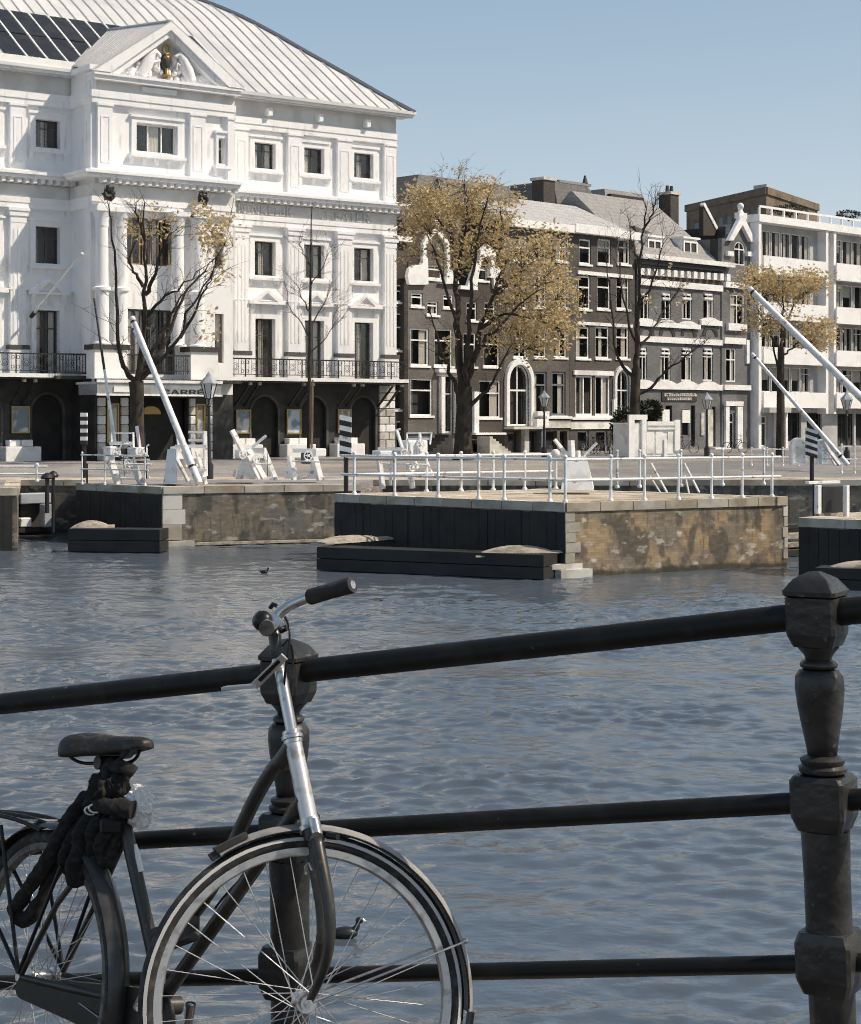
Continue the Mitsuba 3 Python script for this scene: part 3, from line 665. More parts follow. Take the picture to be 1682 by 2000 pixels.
for z in (5.6, 11.4, 16.0, ZT - 0.2): part(th, 'floor', T.box(SL + 0.36, SPR - 0.36, PD - 1.199, PD - 0.342, z - 0.15, z), 'interior')
window(th, T, *w3, PD, 0.09, 'white_wood', v=2, h=(), curtain=2, deep=0.25)
window(th, T, *wn, PD, 0.05, 'white_wood', v=0, h=(0.6,), deep=0.25)
for q0, q1, a, b in ((q0, q1, *MIDW), (q0, q1, 7.0, DOOR[1])): window(th, T, q0, q1, a, b, PD, 0.05, 'stake_wood', v=0, h=(0.6,), curtain=3, deep=0.25)
n3 = 3
for i in range(n3):
    a, b = lg[0] + (lg[1] - lg[0]) * i / n3, lg[0] + (lg[1] - lg[0]) * (i + 1) / n3
    window(th, T, a + 0.05, b - 0.05, 12.0, 14.45, PD, 0.09, 'stake_wood', v=1, h=(0.66,), curtain=(0, 1, 0)[i], deep=0.28)
    a, b = dr_[0] + 0.2 + (dr_[1] - dr_[0] - 0.4) * i / n3, dr_[0] + 0.2 + (dr_[1] - dr_[0] - 0.4) * (i + 1) / n3
    window(th, T, a + 0.04, b - 0.04, 6.32, 9.7, PD, 0.09, 'dark_stone', v=1, h=(0.72,), curtain=(1, 0, 2)[i], deep=0.28, name='balcony_door')
def P_arch(r, d, ex=0.28):
    ar = sbox(r[0] - ex, r[2] - 0.12, r[1] + ex, r[3] + 0.26).difference(sbox(r[0] - 0.002, r[2] - 0.002, r[1] + 0.002, r[3] + 0.002))
    part(th, 'architrave', T.plate(ar, d + 0.001, d + 0.12), 'stucco')
    band(r[0] - ex - 0.15, r[1] + ex + 0.15, d + 0.001, d + 0.32, r[2] - 0.27, r[2] - 0.121, name='sill')
    band(r[0] - ex - 0.1, r[1] + ex + 0.1, d + 0.001, d + 0.22, r[3] + 0.261, r[3] + 0.38, name='architrave')
    n = max(2, int((r[1] - r[0]) / 0.6) + 1)
    for i in range(n):
        x = r[0] - ex + (r[1] - r[0] + 2 * ex) * i / (n - 1)
        part(th, 'bracket', T.w(hexa([(x + xx, dd, z) for z, q_ in ((r[2] - 0.62, 0.05), (r[2] - 0.272, 0.24)) for dd in (d + 0.001, d + q_) for xx in (-0.09, 0.09)])), 'stucco')
P_arch(w3, PD); P_arch(wn, PD, 0.14)
for pxa, pxb in ((187, 216), (368, 397), (441, 454)):
    a, b = T.s(pxa, PD), T.s(pxb, PD)
    band(max(a, SL), min(b, SPR), PD + 0.001, PD + 0.24, 16.75, 20.02, name='pilaster')
    pan = sbox(a + 0.15, 17.1, b - 0.15, 19.5)
    if b - a > 0.5: part(th, 'pilaster_panel', T.plate(pan.difference(pan.buffer(-0.07, join_style=2)), PD + 0.241, PD + 0.275), 'stucco')
    band(a - 0.05, b + 0.05, PD + 0.001, PD + 0.31, 20.021, 20.14, name='pilaster_cap')
def column(px, r=0.36, d=PD + 0.50):
    s = T.s(px, d); c = T.pt(s, d, 0)
    k = part(th, 'column', lathe([(r * 1.0, 7.95), (r * 0.99, 9.5), (r * 0.86, 13.75)], 20, c), 'stucco', 40)
    part(k, 'base', lathe([(r * 1.32, 7.78), (r * 1.32, 7.86), (r * 1.2, 7.9), (r * 1.05, 7.949)], 20, c), 'stucco', 40)
    part(k, 'capital', cat([lathe([(r * 0.9, 13.751), (r * 1.0, 13.85), (r * 0.95, 14.1), (r * 1.25, 14.45), (r * 1.35, 14.55)], 16, c), T.box(s - r * 1.4, s + r * 1.4, d - r * 1.4, d + r * 1.4, 14.551, 14.799)]), 'stucco', 40)
    part(k, 'collar', lathe([(r * 1.02, 10.5), (r * 1.3, 10.55), (r * 1.3, 10.68), (r * 1.02, 10.75)], 20, c), 'stucco', 40)
for px in (199, 236, 347, 386): column(px)
for pxa, pxb in ((184, 247), (337, 372), (372, 425)):
    if pxa == 337: continue
    a, b = T.s(pxa, PD + 0.9), T.s(pxb, PD + 0.9)
    band(a, b, PD + 0.001, PD + 0.95, 6.05, 7.52, 'white_paint', 'pedestal')
    band(a - 0.12, b + 0.12, PD + 0.001, PD + 1.06, 7.521, 7.779, 'plinth_stone', 'pedestal_cap')
for px, py in ((213, 378), (397, 388)):      # dark carved heads on the cornice line
    d = PD + 0.95; s = T.s(px, d); z = T.z(px, py, d)
    b_ = trimesh.creation.icosphere(4); v_ = np.array(b_.vertices); v_ = v_ * (0.72 + 1.3 * (meshkit.fbm(v_ * 2.6 + px, 4, 3) - 0.5))[:, None] * [0.36, 0.36, 0.50]
    part(th, 'carved_head', (v_ + T.pt(s, d, z), np.array(b_.faces)), 'plinth_stone', 40)
def mid_rail(pxa, pxb, d):
    a, b = T.s(pxa, d), T.s(pxb, d)
    bars = [T.box(a, b, d - 0.02, d + 0.02, 7.26, 7.33), T.box(a, b, d - 0.02, d + 0.02, 6.45, 6.49)]
    n = int((b - a) / 0.13)
    for i in range(n + 1):
        x = a + (b - a) * i / n; bars.append(T.box(x - 0.014, x + 0.014, d - 0.01, d + 0.01, 6.3, 7.26))
    part(th, 'balcony_railing', cat(bars), 'far_iron')
mid_rail(248, 371, PD + 0.8)
band(SL, SPR, PD + 0.001, PD + 1.0, 5.88, 6.049, 'plinth_stone', 'moulding')
for za_, zb_ in ((6.30, 6.38), (7.26, 7.34)): band(SL - 1.9, SL - 0.02, PD - 0.5, PD - 0.42, za_, zb_, 'far_iron', 'side_rail')
band(SL - 1.9, SL - 0.02, 0.5, PD - 0.42, 6.02, 6.2, 'plinth_stone', 'side_balcony')
for i in range(12): band(SL - 1.9 + 0.16 * i, SL - 1.87 + 0.16 * i, PD - 0.48, PD - 0.44, 6.38, 7.26, 'far_iron', 'baluster')
# pediment
pl, pr, ap = T.s(185, PD + 0.6), T.s(470, PD + 0.6), T.s(325, PD + 0.6)
zl = 21.5; za = T.z(325, 48, PD + 0.6)
band(pl, pr, PD - 0.3, PD + 0.62, zl - 0.22, zl, name='pediment_cornice'); band(pl - 0.08, pr + 0.08, PD - 0.3, PD + 0.75, zl + 0.001, zl + 0.14, name='pediment_cornice')
apm = (pl + pr) / 2
tri = Polygon([(pl, zl + 0.141), (pr, zl + 0.141), (apm, za)])
inn = Polygon([(pl + 1.35, zl + 0.141), (pr - 1.35, zl + 0.141), (apm, za - 0.62)])
rake = tri.difference(inn)
part(th, 'raking_cornice', T.plate(rake, PD - 0.3, PD + 0.62), 'stucco')
rake2 = tri.buffer(0.12, join_style=2).difference(Polygon([(pl - 9, zl - 3), (pr + 9, zl - 3), (pr + 9, zl + 0.15), (pl - 9, zl + 0.15)])).difference(Polygon([(pl + 0.62, zl), (pr - 0.62, zl), (apm, za - 0.28)]))
part(th, 'raking_cornice', T.plate(rake2, PD + 0.621, PD + 0.80), 'stucco')
part(th, 'tympanum', T.plate(inn.buffer(0.05), PD - 0.3, PD + 0.02), 'stucco_shade')
rb = random.Random(3); lumps = []
for i in range(110):
    f = rb.uniform(-1, 1); top = (1 - abs(f)) ** 1.0
    s = apm + f * (pr - pl) * 0.36; hz = zl + 0.2 + (za - zl - 0.9) * top * rb.uniform(0.05, 0.72)
    if abs(f) < 0.10 and hz > zl + 1.2: continue
    lumps.append(ball(T.pt(s, PD + 0.10, hz), rb.uniform(0.09, 0.20), 1, (1, 1, rb.uniform(0.8, 1.7))))
for sx in (-1, 1):     # two rearing animals facing the middle
    c = apm + sx * 0.95
    lumps += [tube([T.pt(c + sx * 0.55, PD + 0.2, zl + 0.35), T.pt(c + sx * 0.25, PD + 0.3, zl + 0.85), T.pt(c, PD + 0.34, zl + 1.35), T.pt(c - sx * 0.25, PD + 0.36, zl + 1.62), T.pt(c - sx * 0.48, PD + 0.36, zl + 1.45)], [0.30, 0.33, 0.26, 0.17, 0.11], 8),
              tube([T.pt(c - sx * 0.05, PD + 0.36, zl + 1.0), T.pt(c - sx * 0.4, PD + 0.40, zl + 1.1), T.pt(c - sx * 0.42, PD + 0.40, zl + 0.8)], 0.07, 6)]
part(th, 'relief', cat(lumps), 'stucco', 60)
k = part(th, 'gilt_emblem', lathe([(0.05, 0), (0.30, 0.05), (0.12, 0.2), (0.09, 0.5)], 12, T.pt(apm, PD + 0.3, zl + 0.32)), 'gold', 50)
part(k, 'ring', tube([T.pt(apm + 0.19 * math.cos(t), PD + 0.28, za - 1.22 + 0.24 * math.sin(t)) for t in np.linspace(0, 2 * math.pi, 15)[:-1]], 0.07, 6, True), 'gold', 50)
part(k, 'knob', ball(T.pt(apm, PD + 0.3, za - 1.66), 0.16, 2), 'gold', 50)
part(k, 'shield', ball(T.pt(apm, PD + 0.16, zl + 1.12), 0.34, 2, (0.8, 0.8, 1.4)), 'plinth_stone', True)
fs = T.s(310, PD + 0.2)
for o, wd in ((-0.75, 0.25), (0, 0.55), (0.75, 0.25)): band(fs + o - wd, fs + o + wd, PD + 0.181, PD + 0.34, 20.95, 21.2, 'stucco', 'frieze_ornament')
# pavilion gable roof of ribbed sheets
zr = za + 0.10
def slope_quad(s0, z0, d0, d1, side):
    return None
def gable_z(s): return zl + 0.14 + (zr - zl - 0.14) * (1 - abs(s - apm) / (apm - pl))
nst = 9
dbr, dbe = T.dd(191, apm), T.dd(140, pl)
zbr, zbe = CZ - (64 - HY) / FX * T.Y(apm, dbr), CZ - (130 - HY) / FX * T.Y(pl, dbe)
def gpt(side, f, g, up=0.0):
    """On the pavilion roof: f from ridge to eave, g from the front to the back."""
    e = apm + side * (apm - pl + 0.1)
    d = (PD + 0.80) * (1 - g) + g * (dbr * (1 - f) + dbe * f)
    z = (zr * (1 - f) + (zl + 0.12) * f) * (1 - g) + g * (zbr * (1 - f) + zbe * f)
    return (apm + (e - apm) * f, d, z + up)
for side in (-1, 1):
    for i in range(nst):
        a, b = i / nst, (i + 1) / nst
        pts = [gpt(side, f, g, 0.02) for f in (0, 1) for g in (a, b)]
        part(th, 'gable_sheet', T.w(hexa(pts + [(x, y, z + 0.05) for x, y, z in pts])), ('zinc_a', 'zinc_b', 'zinc_c')[(i * 2 + side) % 3])
        for j in range(2):
            g = a + (b - a) * (j * 0.5 + 0.02)
            part(th, 'roof_seam', bar(T.pt(*gpt(side, 0.02, g, 0.09)), T.pt(*gpt(side, 1, g, 0.09)), 0.04, 0.05), 'zinc_seam')
    part(th, 'roof_edge', bar(T.pt(*gpt(side, 0, 1.0, 0.06)), T.pt(*gpt(side, 1, 1.0, 0.06)), 0.22, 0.14), 'zinc_a')
part(th, 'ridge_cap', bar(T.pt(*gpt(1, 0, 0, 0.09)), T.pt(*gpt(1, 0, 1, 0.09)), 0.2, 0.1), 'zinc_c')
for e, za_, zb_ in ((0.28, 14.801, 15.08), (0.33, 15.081, 15.36), (0.24, 15.361, 16.02), (0.86, 16.30, 16.47), (0.98, 16.471, 16.62), (0.55, 16.621, 16.74), (0.27, 20.141, 20.42), (0.33, 20.421, 20.78), (0.18, 20.781, ZT - 0.001), (0.55, ZT, ZT + 0.25)):
    band(SL - e, SL - 0.001, 0.30 if e < 0.4 else 1.0, PD + e, za_, zb_, 'stucco' if not 15.3 < za_ < 16 else 'stucco_shade')
for za_, zb_ in ((16.75, 20.14), (6.3, 14.8)): band(SL - 0.22, SL - 0.001, PD - 0.75, PD + 0.0, za_, zb_, name='pilaster')
# entrance canopy
mat('flat_steel', patchy((0.34, 0.35, 0.36), (0.26, 0.27, 0.28), 1.5, 1.5), 0.4, metallic=0.3)
ca, cb = T.s(190, PD + 2.4), T.s(433, PD + 2.4)
cz0, cz1 = 5.20, 5.86
k = part(th, 'canopy', T.box(ca, cb, PD + 0.001, PD + 2.3, cz1 - 0.12, cz1), 'zinc_b')
part(k, 'fascia', cat([T.box(ca, cb, PD + 2.301, PD + 2.38, cz0, cz1 + 0.06), T.box(ca, ca + 0.08, PD + 0.3, PD + 2.3, cz0, cz1 - 0.121), T.box(cb - 0.08, cb, PD + 0.3, PD + 2.3, cz0, cz1 - 0.121)]), 'flat_steel')
part(k, 'trim', cat([T.box(ca - 0.04, cb + 0.04, PD + 2.381, PD + 2.46, cz1 - 0.04, cz1 + 0.10), T.box(ca - 0.04, cb + 0.04, PD + 2.381, PD + 2.43, cz0 - 0.04, cz0 + 0.06)]), 'white_paint')
part(k, 'lettering', T.text(T.s(314, PD + 2.4), T.s(398, PD + 2.4), cz0 + 0.05, 0.25, PD + 2.381, 'CARRÉ', 0.05), 'far_iron')
part(k, 'canopy_sign', T.box(T.s(222, PD + 2.4), T.s(254, PD + 2.4), PD + 2.381, PD + 2.45, cz0 + 0.14, cz0 + 0.42), 'white_paint')
for pxa, pxb, name in ((189, 248, 0), (368, 412, 1)):
    a, b = T.s(pxa, PD), T.s(pxb, PD)
    n = 7; h = (5.1 - QZ) / n
    for r in range(n):
        for x0, x1 in ((a, a + (b - a) * 0.24), (b - (b - a) * 0.24, b)):
            part(th, 'stone_block', T.w(bevel_box(x0 + 0.01, x1 - 0.01, PD + 0.001, PD + 0.22, QZ + h * r + 0.015, QZ + h * (r + 1) - 0.015, 0.03)), 'pale_stone' if r % 2 else 'stucco')
    fr_ = sbox(a + (b - a) * 0.30, QZ + 0.9, a + (b - a) * 0.70, 4.8)
    kk = part(th, 'show_case', T.plate(fr_.difference(fr_.buffer(-0.07, join_style=2)), PD + 0.001, PD + 0.14), 'gold')
    part(kk, 'print', T.plate(fr_.buffer(-0.071, join_style=2), PD + 0.001, PD + 0.05), 'poster_print_2')
part(th, 'street_door', T.box(ent[0], ent[1], PD - 0.6, PD - 0.5, QZ, 5.1), 'tarred_wood')
gs = T.rect(276, 314, 797, 809, PD - 0.4)
part(th, 'gilt_sign', T.plate(opening_poly(gs[0], gs[1], gs[2], gs[3] + 0.1, True), PD - 0.49, PD - 0.40), 'gold')
part(th, 'stone_block', T.w(bevel_box(SL + 0.05, SL + 0.7, PD + 0.2, PD + 0.9, QZ, QZ + 0.7, 0.04)), 'pale_stone')

# ---- the vaulted hipped roof: profile found from its right hip, which runs back at 45 degrees in plan
SV = SR + 0.75
HR = 0.65                                         # the hip moves HR along the front for every metre back
prof = []
for px, py in ((790, 222), (745, 187), (700, 158), (650, 132), (600, 107), (540, 70), (480, 36), (420, 12), (370, -5)):
    k = (px - CX) / FX; o = T.P + SV * T.u + 1.0 * T.n; g = HR * T.u + T.n
    q_ = (k * o[1] - o[0]) / (k * g[1] - g[0])
    prof.append((1.0 - q_, CZ - (py - HY) / FX * (o - q_ * g)[1]))
prof = np.array(prof); prof[0] = (1.0, ZT + 0.22)
co = np.polyfit(prof[:, 0], prof[:, 1], 3)
dmin = prof[-1, 0]
ds = np.linspace(1.0, dmin, 26)
zs = 0.3 * np.interp(-ds, -prof[:, 0], prof[:, 1]) + 0.7 * np.polyval(co, ds); zs[0] = ZT + 0.22
dend = dmin - 12
dl = np.linspace(dmin - 1.2, dend, 10); tt = (dmin - dl) / (dmin - dend); sl = abs((zs[-1] - zs[-3]) / (ds[-1] - ds[-3]))
ds = np.concatenate([ds, dl]); zs = np.concatenate([zs, zs[25] + sl * (tt - tt ** 2 / 2) * (dmin - dend)])
ROOF = np.stack([ds, zs], 1)
arc = np.concatenate([[0], np.cumsum(np.linalg.norm(np.diff(ROOF, axis=0), axis=1))])
def roof_pt(s, t, up=0.0):
    d, z = np.interp(t, arc, ROOF[:, 0]), np.interp(t, arc, ROOF[:, 1])
    d2, z2 = np.interp(t + 0.2, arc, ROOF[:, 0]), np.interp(t + 0.2, arc, ROOF[:, 1])
    n = np.array([z2 - z, d - d2]); n /= np.linalg.norm(n) + 1e-9
    return T.pt(s, d + n[0] * up, z + n[1] * up)
tmax = arc[-1]
def hip_t(s):
    """How far up the slope the hip cuts the line s."""
    d = 1.0 - (SV - s) / HR
    return float(np.interp(-d, -ROOF[:, 0], arc))
def roof_strip(sa, sb, t0, ta, tb, up, th_, n):
    """A strip of the slope from t0 to ta along sa and to tb along sb."""
    V, F = [], []
    for i in range(n + 1):
        A, B_ = t0 + (ta - t0) * i / n, t0 + (tb - t0) * i / n
        V += [roof_pt(sa, A, up), roof_pt(sb, B_, up), roof_pt(sa, A, up - th_), roof_pt(sb, B_, up - th_)]
    for i in range(n):
        a, b = i * 4, i * 4 + 4
        for x, y in ((0, 1), (1, 3), (3, 2), (2, 0)): F += [[a + x, b + x, b + y], [a + x, b + y, a + y]]
    e = n * 4
    F += [[0, 1, 3], [0, 3, 2], [e, e + 3, e + 1], [e, e + 2, e + 3]]
    return np.array(V), np.array(F)
s_l = -34.0
pitch = 0.82; ns = int((SV - s_l) / pitch)
rf = None
for i in range(ns):
    s0 = SV - pitch * (i + 1); s1 = SV - pitch * i
    m_ = ('zinc_a', 'zinc_b', 'zinc_c', 'zinc_a', 'zinc_b')[rng.integers(5)]
    if rf is None: rf = part(th, 'roof', cat([roof_strip(SV - pitch * (j + 1), SV - pitch * j, 0, hip_t(SV - pitch * (j + 1)), hip_t(SV - pitch * j), -0.10, 0.25, 24) for j in range(ns)]), 'zinc_c')
    part(rf, 'roof_sheet', roof_strip(s0, s1 - 0.012, 0, hip_t(s0), hip_t(s1), 0.0, 0.03, 24), m_)
    part(rf, 'standing_seam', roof_strip(s0 - 0.035, s0 + 0.035, 0, hip_t(s0), hip_t(s0), 0.055, 0.05, 24), 'zinc_seam')
HIP = [roof_pt(s, hip_t(s), 0.06) for s in np.linspace(SV, SV - HR * (1 - dmin + 8), 40)]
part(rf, 'hip_cap', tube(HIP, 0.15, 6), 'blue_frame', 40)
Hb = [p * [1, 1, 0] for p in HIP]
side = np.array([p - [T.u[0] * 0, 0, 0] for p in HIP])
V, F = [], []
for i, s in enumerate(np.linspace(SV, SV - HR * (1 - dmin + 8), 40)):   # the slope on the far side of the hip
    h = roof_pt(s, hip_t(s), 0.0)
    for j in range(7):
        f = j / 6; sq = SV - (SV - s) * (1 - f); V.append(np.array([*(T.P + sq * T.u + (1 - (SV - s) / HR) * T.n), float(np.interp((SV - sq), 1 - ROOF[:, 0], ROOF[:, 1]))]) if False else np.array([*(T.P + sq * T.u + (1 - (SV - s) / HR) * T.n), float(np.interp((SV - sq) / HR, 1 - ROOF[:, 0], ROOF[:, 1]))]))
for i in range(39):
    for j in range(6):
        a, b = i * 7 + j, (i + 1) * 7 + j
        F += [[a, b, b + 1], [a, b + 1, a + 1]]
part(rf, 'end_slope', (np.array(V), np.array(F)), 'zinc_b')
part(th, 'wall', cat([T.box(-34, SR, dend - 0.3, dend, QZ, ROOF[-1, 1])]), 'stucco')
def roof_inv(px, py):
    best = None
    for s in np.linspace(-30, SV, 380):
        for t in np.linspace(0.3, 22, 110):
            p = roof_pt(s, t, 0.2); ex = (CX + FX * p[0] / p[1] - px) ** 2 + (HY + FX * (CZ - p[2]) / p[1] - py) ** 2
            if best is None or ex < best[0]: best = (ex, s, t)
    return best[1:]
# solar panels, two rows of them, in columns along the slope left of and behind the pediment
cols = 12; sp = (18.3 - 4.8) / cols
for i in range(cols):
    a, b = -18.3 + sp * i, -18.3 + sp * (i + 1) - 0.20
    part(rf, 'panel_rail', roof_strip(b + 0.05, b + 0.15, 0.42, 6.75, 6.75, 0.19, 0.05, 8), 'white_metal')
    for ta, tb in ((0.42, 3.62), (3.74, 6.75)):
        part(rf, 'solar_panel', roof_strip(a, b, ta, tb, tb, 0.17, 0.05, 8), 'solar')
part(rf, 'snow_guard', T.box(-34, SL - 0.3, 0.9, 1.0, 22.06, 22.45), 'white_paint')
# flagpole on the left wing
s_f = T.s(62, 0.3); dt = T.dd(160, s_f)
fb, ft = T.pt(s_f, 0.25, T.z(62, 618, 0.3)), T.pt(s_f, dt, CZ - (496 - HY) / FX * T.Y(s_f, dt))
k = solo('flagpole', tube([fb, ft], [0.07, 0.045], 8), 'white_paint', 'bare white flagpole slanting out from the left wing of the theatre', 'flagpole', smooth=40)
part(k, 'knob', ball(ft, 0.09, 2), 'white_paint', True)
part(k, 'socket', tube([fb, fb + (ft - fb) * 0.07], 0.11, 8), 'far_iron', 40)

# ================================================================ the row of houses
R = Front(797, 112.0, 45.3)
mat('roof_light', tiles((0.42, 0.42, 0.42), (0.31, 0.31, 0.31)), 0.7)
mat('blue_plaster', patchy((0.20, 0.21, 0.23), (0.15, 0.16, 0.175), 1.5, 1.5), 0.8)
mat('block_brown', bricky((0.20, 0.155, 0.11), (0.15, 0.118, 0.088), (0.18, 0.15, 0.12), 0.5, 0.2), 0.9)
mat('flat_white', patchy((0.80, 0.80, 0.80), (0.72, 0.72, 0.72), 1.0, 1.0, 0.45, 0.8), 0.6)
mat('flat_grey', patchy((0.45, 0.45, 0.44), (0.36, 0.36, 0.36), 1.0, 1.0), 0.7)
def house(name, label, px0, px1, ztop, m, rects, d=0.0, depth=9.0, outline=None, kinds='', body=True):
    """rects: (s0, s1, z0, z1, arch) openings of the front."""
    k = thing('canal_house' if name is None else name, label, 'house')
    s0, s1 = R.s(px0, d), R.s(px1, d)
    base = sbox(s0 + 0.003, QZ - 0.3, s1 - 0.003, ztop)
    if outline is not None: base = unary_union([base, outline])
    wall(k, R, s0, s1, QZ, ztop, [opening_poly(*r) for r in rects], d, m, outline=base)
    if body:
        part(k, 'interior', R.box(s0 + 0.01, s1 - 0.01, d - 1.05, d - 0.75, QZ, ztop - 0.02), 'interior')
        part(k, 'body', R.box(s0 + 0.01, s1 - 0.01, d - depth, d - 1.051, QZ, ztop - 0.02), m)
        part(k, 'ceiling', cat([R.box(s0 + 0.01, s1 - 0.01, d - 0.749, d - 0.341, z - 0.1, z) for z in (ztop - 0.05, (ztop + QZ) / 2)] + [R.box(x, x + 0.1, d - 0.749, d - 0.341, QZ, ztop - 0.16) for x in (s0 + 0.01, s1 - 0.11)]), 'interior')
    return k
def rc(px0, px1, py0, py1, d=0.0, arch=False): return (*R.rect(px0, px1, py0, py1, d), arch)
def glaze(k, rects, d, frame, v=0, h=(0.62,), curtains=(0, 4, 0, 5, 2, 0, 1), sill='white_paint', fw=0.09, name='window', deep=0.14):
    for i, r in enumerate(rects):
        window(k, R, r[0], r[1], r[2], r[3], d, fw, frame, v=v, h=h, curtain=curtains[i % len(curtains)], sill=sill, arch=r[4], name=name, deep=deep)
def rband(k, px0, px1, py0, py1, d0, d1, m, name='band', d=0.0):
    r = R.rect(px0, px1, py0, py1, d); return part(k, name, R.box(r[0], r[1], d0, d1, r[2], r[3]), m)
def frustum(sa, sb, da, db, z0, ta, tb, tda, tdb, z1):
    return R.w(hexa([(sa, db, z0), (sb, db, z0), (sa, da, z0), (sb, da, z0), (ta, tdb, z1), (tb, tdb, z1), (ta, tda, z1), (tb, tda, z1)]))

# -- narrow set-back house between theatre and gables
w0 = [rc(771, 791, 556, 590, -0.6), rc(771, 791, 612, 684, -0.6), rc(771, 793, 742, 800, -0.6), rc(774, 792, 822, 884, -0.6)]
h0 = house(None, 'narrow dark brick house squeezed between the theatre and the gabled houses', 764, 797, R.z(780, 470, -0.6), 'brick_dark', w0, -0.6, 10)
glaze(h0, w0, -0.6, 'white_wood', curtains=(0,))
rband(h0, 764, 797, 462, 472, -0.599, -0.2, 'white_paint', 'cornice', -0.6)

# -- first gabled house
w1 = [rc(830, 864, 517, 545), rc(803, 826, 572, 598), rc(834, 856, 588, 615), rc(866, 886, 575, 601), rc(802, 838, 641, 714), rc(848, 884, 642, 715), rc(801, 845, 739, 812), rc(864, 886, 730, 845)]
g = lambda px, py: (R.s(px), R.z(px, py))
neck1 = Polygon([g(823, 560), g(873, 560), g(872, 480), g(866, 466), g(848, 447), g(831, 464), g(824, 478)])
h1 = house(None, 'grey brick house with a white trimmed neck gable beside the theatre', 797, 890, R.z(845, 553), 'brick_grey', w1, outline=neck1)
trim = neck1.buffer(0.10, join_style=1).difference(neck1.buffer(-0.20, join_style=1))
trim = trim.difference(sbox(-5, 0, 60, R.z(845, 553)))
part(h1, 'gable_trim', R.plate(trim, 0.002, 0.22), 'white_paint')
part(h1, 'gable_scroll', R.plate(Polygon([g(796, 553), g(829, 553), g(828, 505), g(823, 512), g(818, 521), g(803, 521), g(796, 527), g(793, 540)]).buffer(0.1), 0.003, 0.26), 'white_paint')
part(h1, 'gable_scroll', R.plate(Polygon([g(867, 553), g(890, 553), g(884, 540), g(877, 530), g(870, 517)]).buffer(0.05), 0.003, 0.26), 'white_paint')
part(h1, 'gable_finial', cat([ball(R.pt(R.s(851), 0.05, R.z(851, 436)), 0.2, 2), lathe([(0.12, R.z(851, 447)), (0.2, R.z(851, 441))], 10, R.pt(R.s(851), 0.05, 0))]), 'white_paint', 50)
glaze(h1, w1[:7], 0, 'white_wood', v=0, h=(0.68,), fw=0.10, curtains=(0, 0, 5, 0, 5, 0, 0))
rband(h1, 862, 888, 700, 704, 0.002, 0.1, 'white_paint') if False else None
window(h1, R, *w1[7][:4], 0, 0.07, 'white_wood', v=0, h=(0.66,), curtain=0, name='front_door', deep=0.2)
rband(h1, 857, 864, 736, 846, 0.002, 0.26, 'white_paint', 'door_post'); rband(h1, 886, 893, 745, 846, 0.002, 0.26, 'white_paint', 'door_post')
rband(h1, 850, 892, 721, 728, 0.002, 0.36, 'white_paint', 'door_hood')
rband(h1, 852, 890, 728.5, 735, 0.002, 0.20, 'pale_stone', 'door_hood')
rband(h1, 798, 848, 845, 848.5, 0.002, 0.08, 'dark_stone', 'plinth')
def stoop(k, px0, px1, ztop, dmax, n, side, m='plinth_stone'):
    a, b = R.s(px0, dmax), R.s(px1, dmax)
    for i in range(n):
        z = QZ + (ztop - QZ) * (i + 1) / n
        if side == 0: part(k, 'step', R.box(a, b, 0.01 + 0.0, dmax * (1 - i / n) , z - (ztop - QZ) / n + 0.003, z), m)
        else:
            x = a + (b - a) * (i / n) if side > 0 else b - (b - a) * (i / n)
            part(k, 'step', R.box(x, b if side > 0 else a, 0.3, dmax, z - (ztop - QZ) / n + 0.003, z), m)
stoop(h1, 838, 884, R.z(870, 848), 1.5, 6, 1)
for px in (838, 862, 884): part(h1, 'stair_rail', bar(R.pt(R.s(px, 1.5), 1.48, QZ), R.pt(R.s(px, 1.5), 1.48, R.z(870, 848) + (0.9 if px > 840 else 0.2)), 0.05), 'far_iron')

# -- second gabled house, behind the big tree
w2 = [rc(934, 953, 516, 548), rc(912, 932, 590, 626), rc(946, 968, 590, 628), rc(905, 930, 650, 716), rc(944, 976, 650, 716), rc(936, 978, 743, 816), rc(908, 922, 770, 845), rc(923, 940, 857, 886)]
neck2 = Polygon([g(922, 570), g(966, 570), g(962, 530), g(958, 505), g(946, 488), g(936, 503), g(928, 530)])
h2 = house(None, 'dark brick house with a low white scrolled gable behind the big tree', 890, 985, R.z(938, 562), 'brick_dark', w2, outline=neck2)
part(h2, 'gable_trim', R.plate(neck2.buffer(0.10).difference(neck2.buffer(-0.18)).difference(sbox(-5, 0, 60, R.z(938, 562))), 0.002, 0.22), 'white_paint')
part(h2, 'gable_trim', R.plate(Polygon([g(932, 508), g(932, 490), g(940, 481), g(946, 478), g(955, 484), g(963, 494), g(962, 509), g(947, 500)]), 0.003, 0.28), 'white_paint')
part(h2, 'gable_scroll', R.plate(Polygon([g(952, 540), g(973, 540), g(971, 528), g(964, 520), g(955, 517)]).buffer(0.08), 0.004, 0.26), 'white_paint')
part(h2, 'gable_scroll', R.plate(Polygon([g(908, 560), g(924, 556), g(932, 530), g(933, 506), g(922, 520), g(914, 540)]), 0.004, 0.24), 'white_paint')
rband(h2, 892, 926, 559, 566, 0.002, 0.35, 'white_paint', 'cornice'); rband(h2, 966, 984, 557, 565, 0.002, 0.35, 'white_paint', 'cornice')
glaze(h2, w2[:6], 0, 'white_wood', v=0, h=(0.66,), fw=0.09, curtains=(0, 0, 0, 0, 0, 5))
window(h2, R, *w2[6][:4], 0, 0.08, 'white_wood', v=0, h=(0.7,), name='front_door', deep=0.2)
window(h2, R, *w2[7][:4], 0, 0.08, 'white_wood', v=0, h=(), name='basement_door', deep=0.2)
rband(h2, 922, 931, 765, 846, 0.002, 0.22, 'white_paint', 'door_post')
rband(h2, 918, 978, 845, 849, 0.002, 0.5, 'white_paint', 'band')
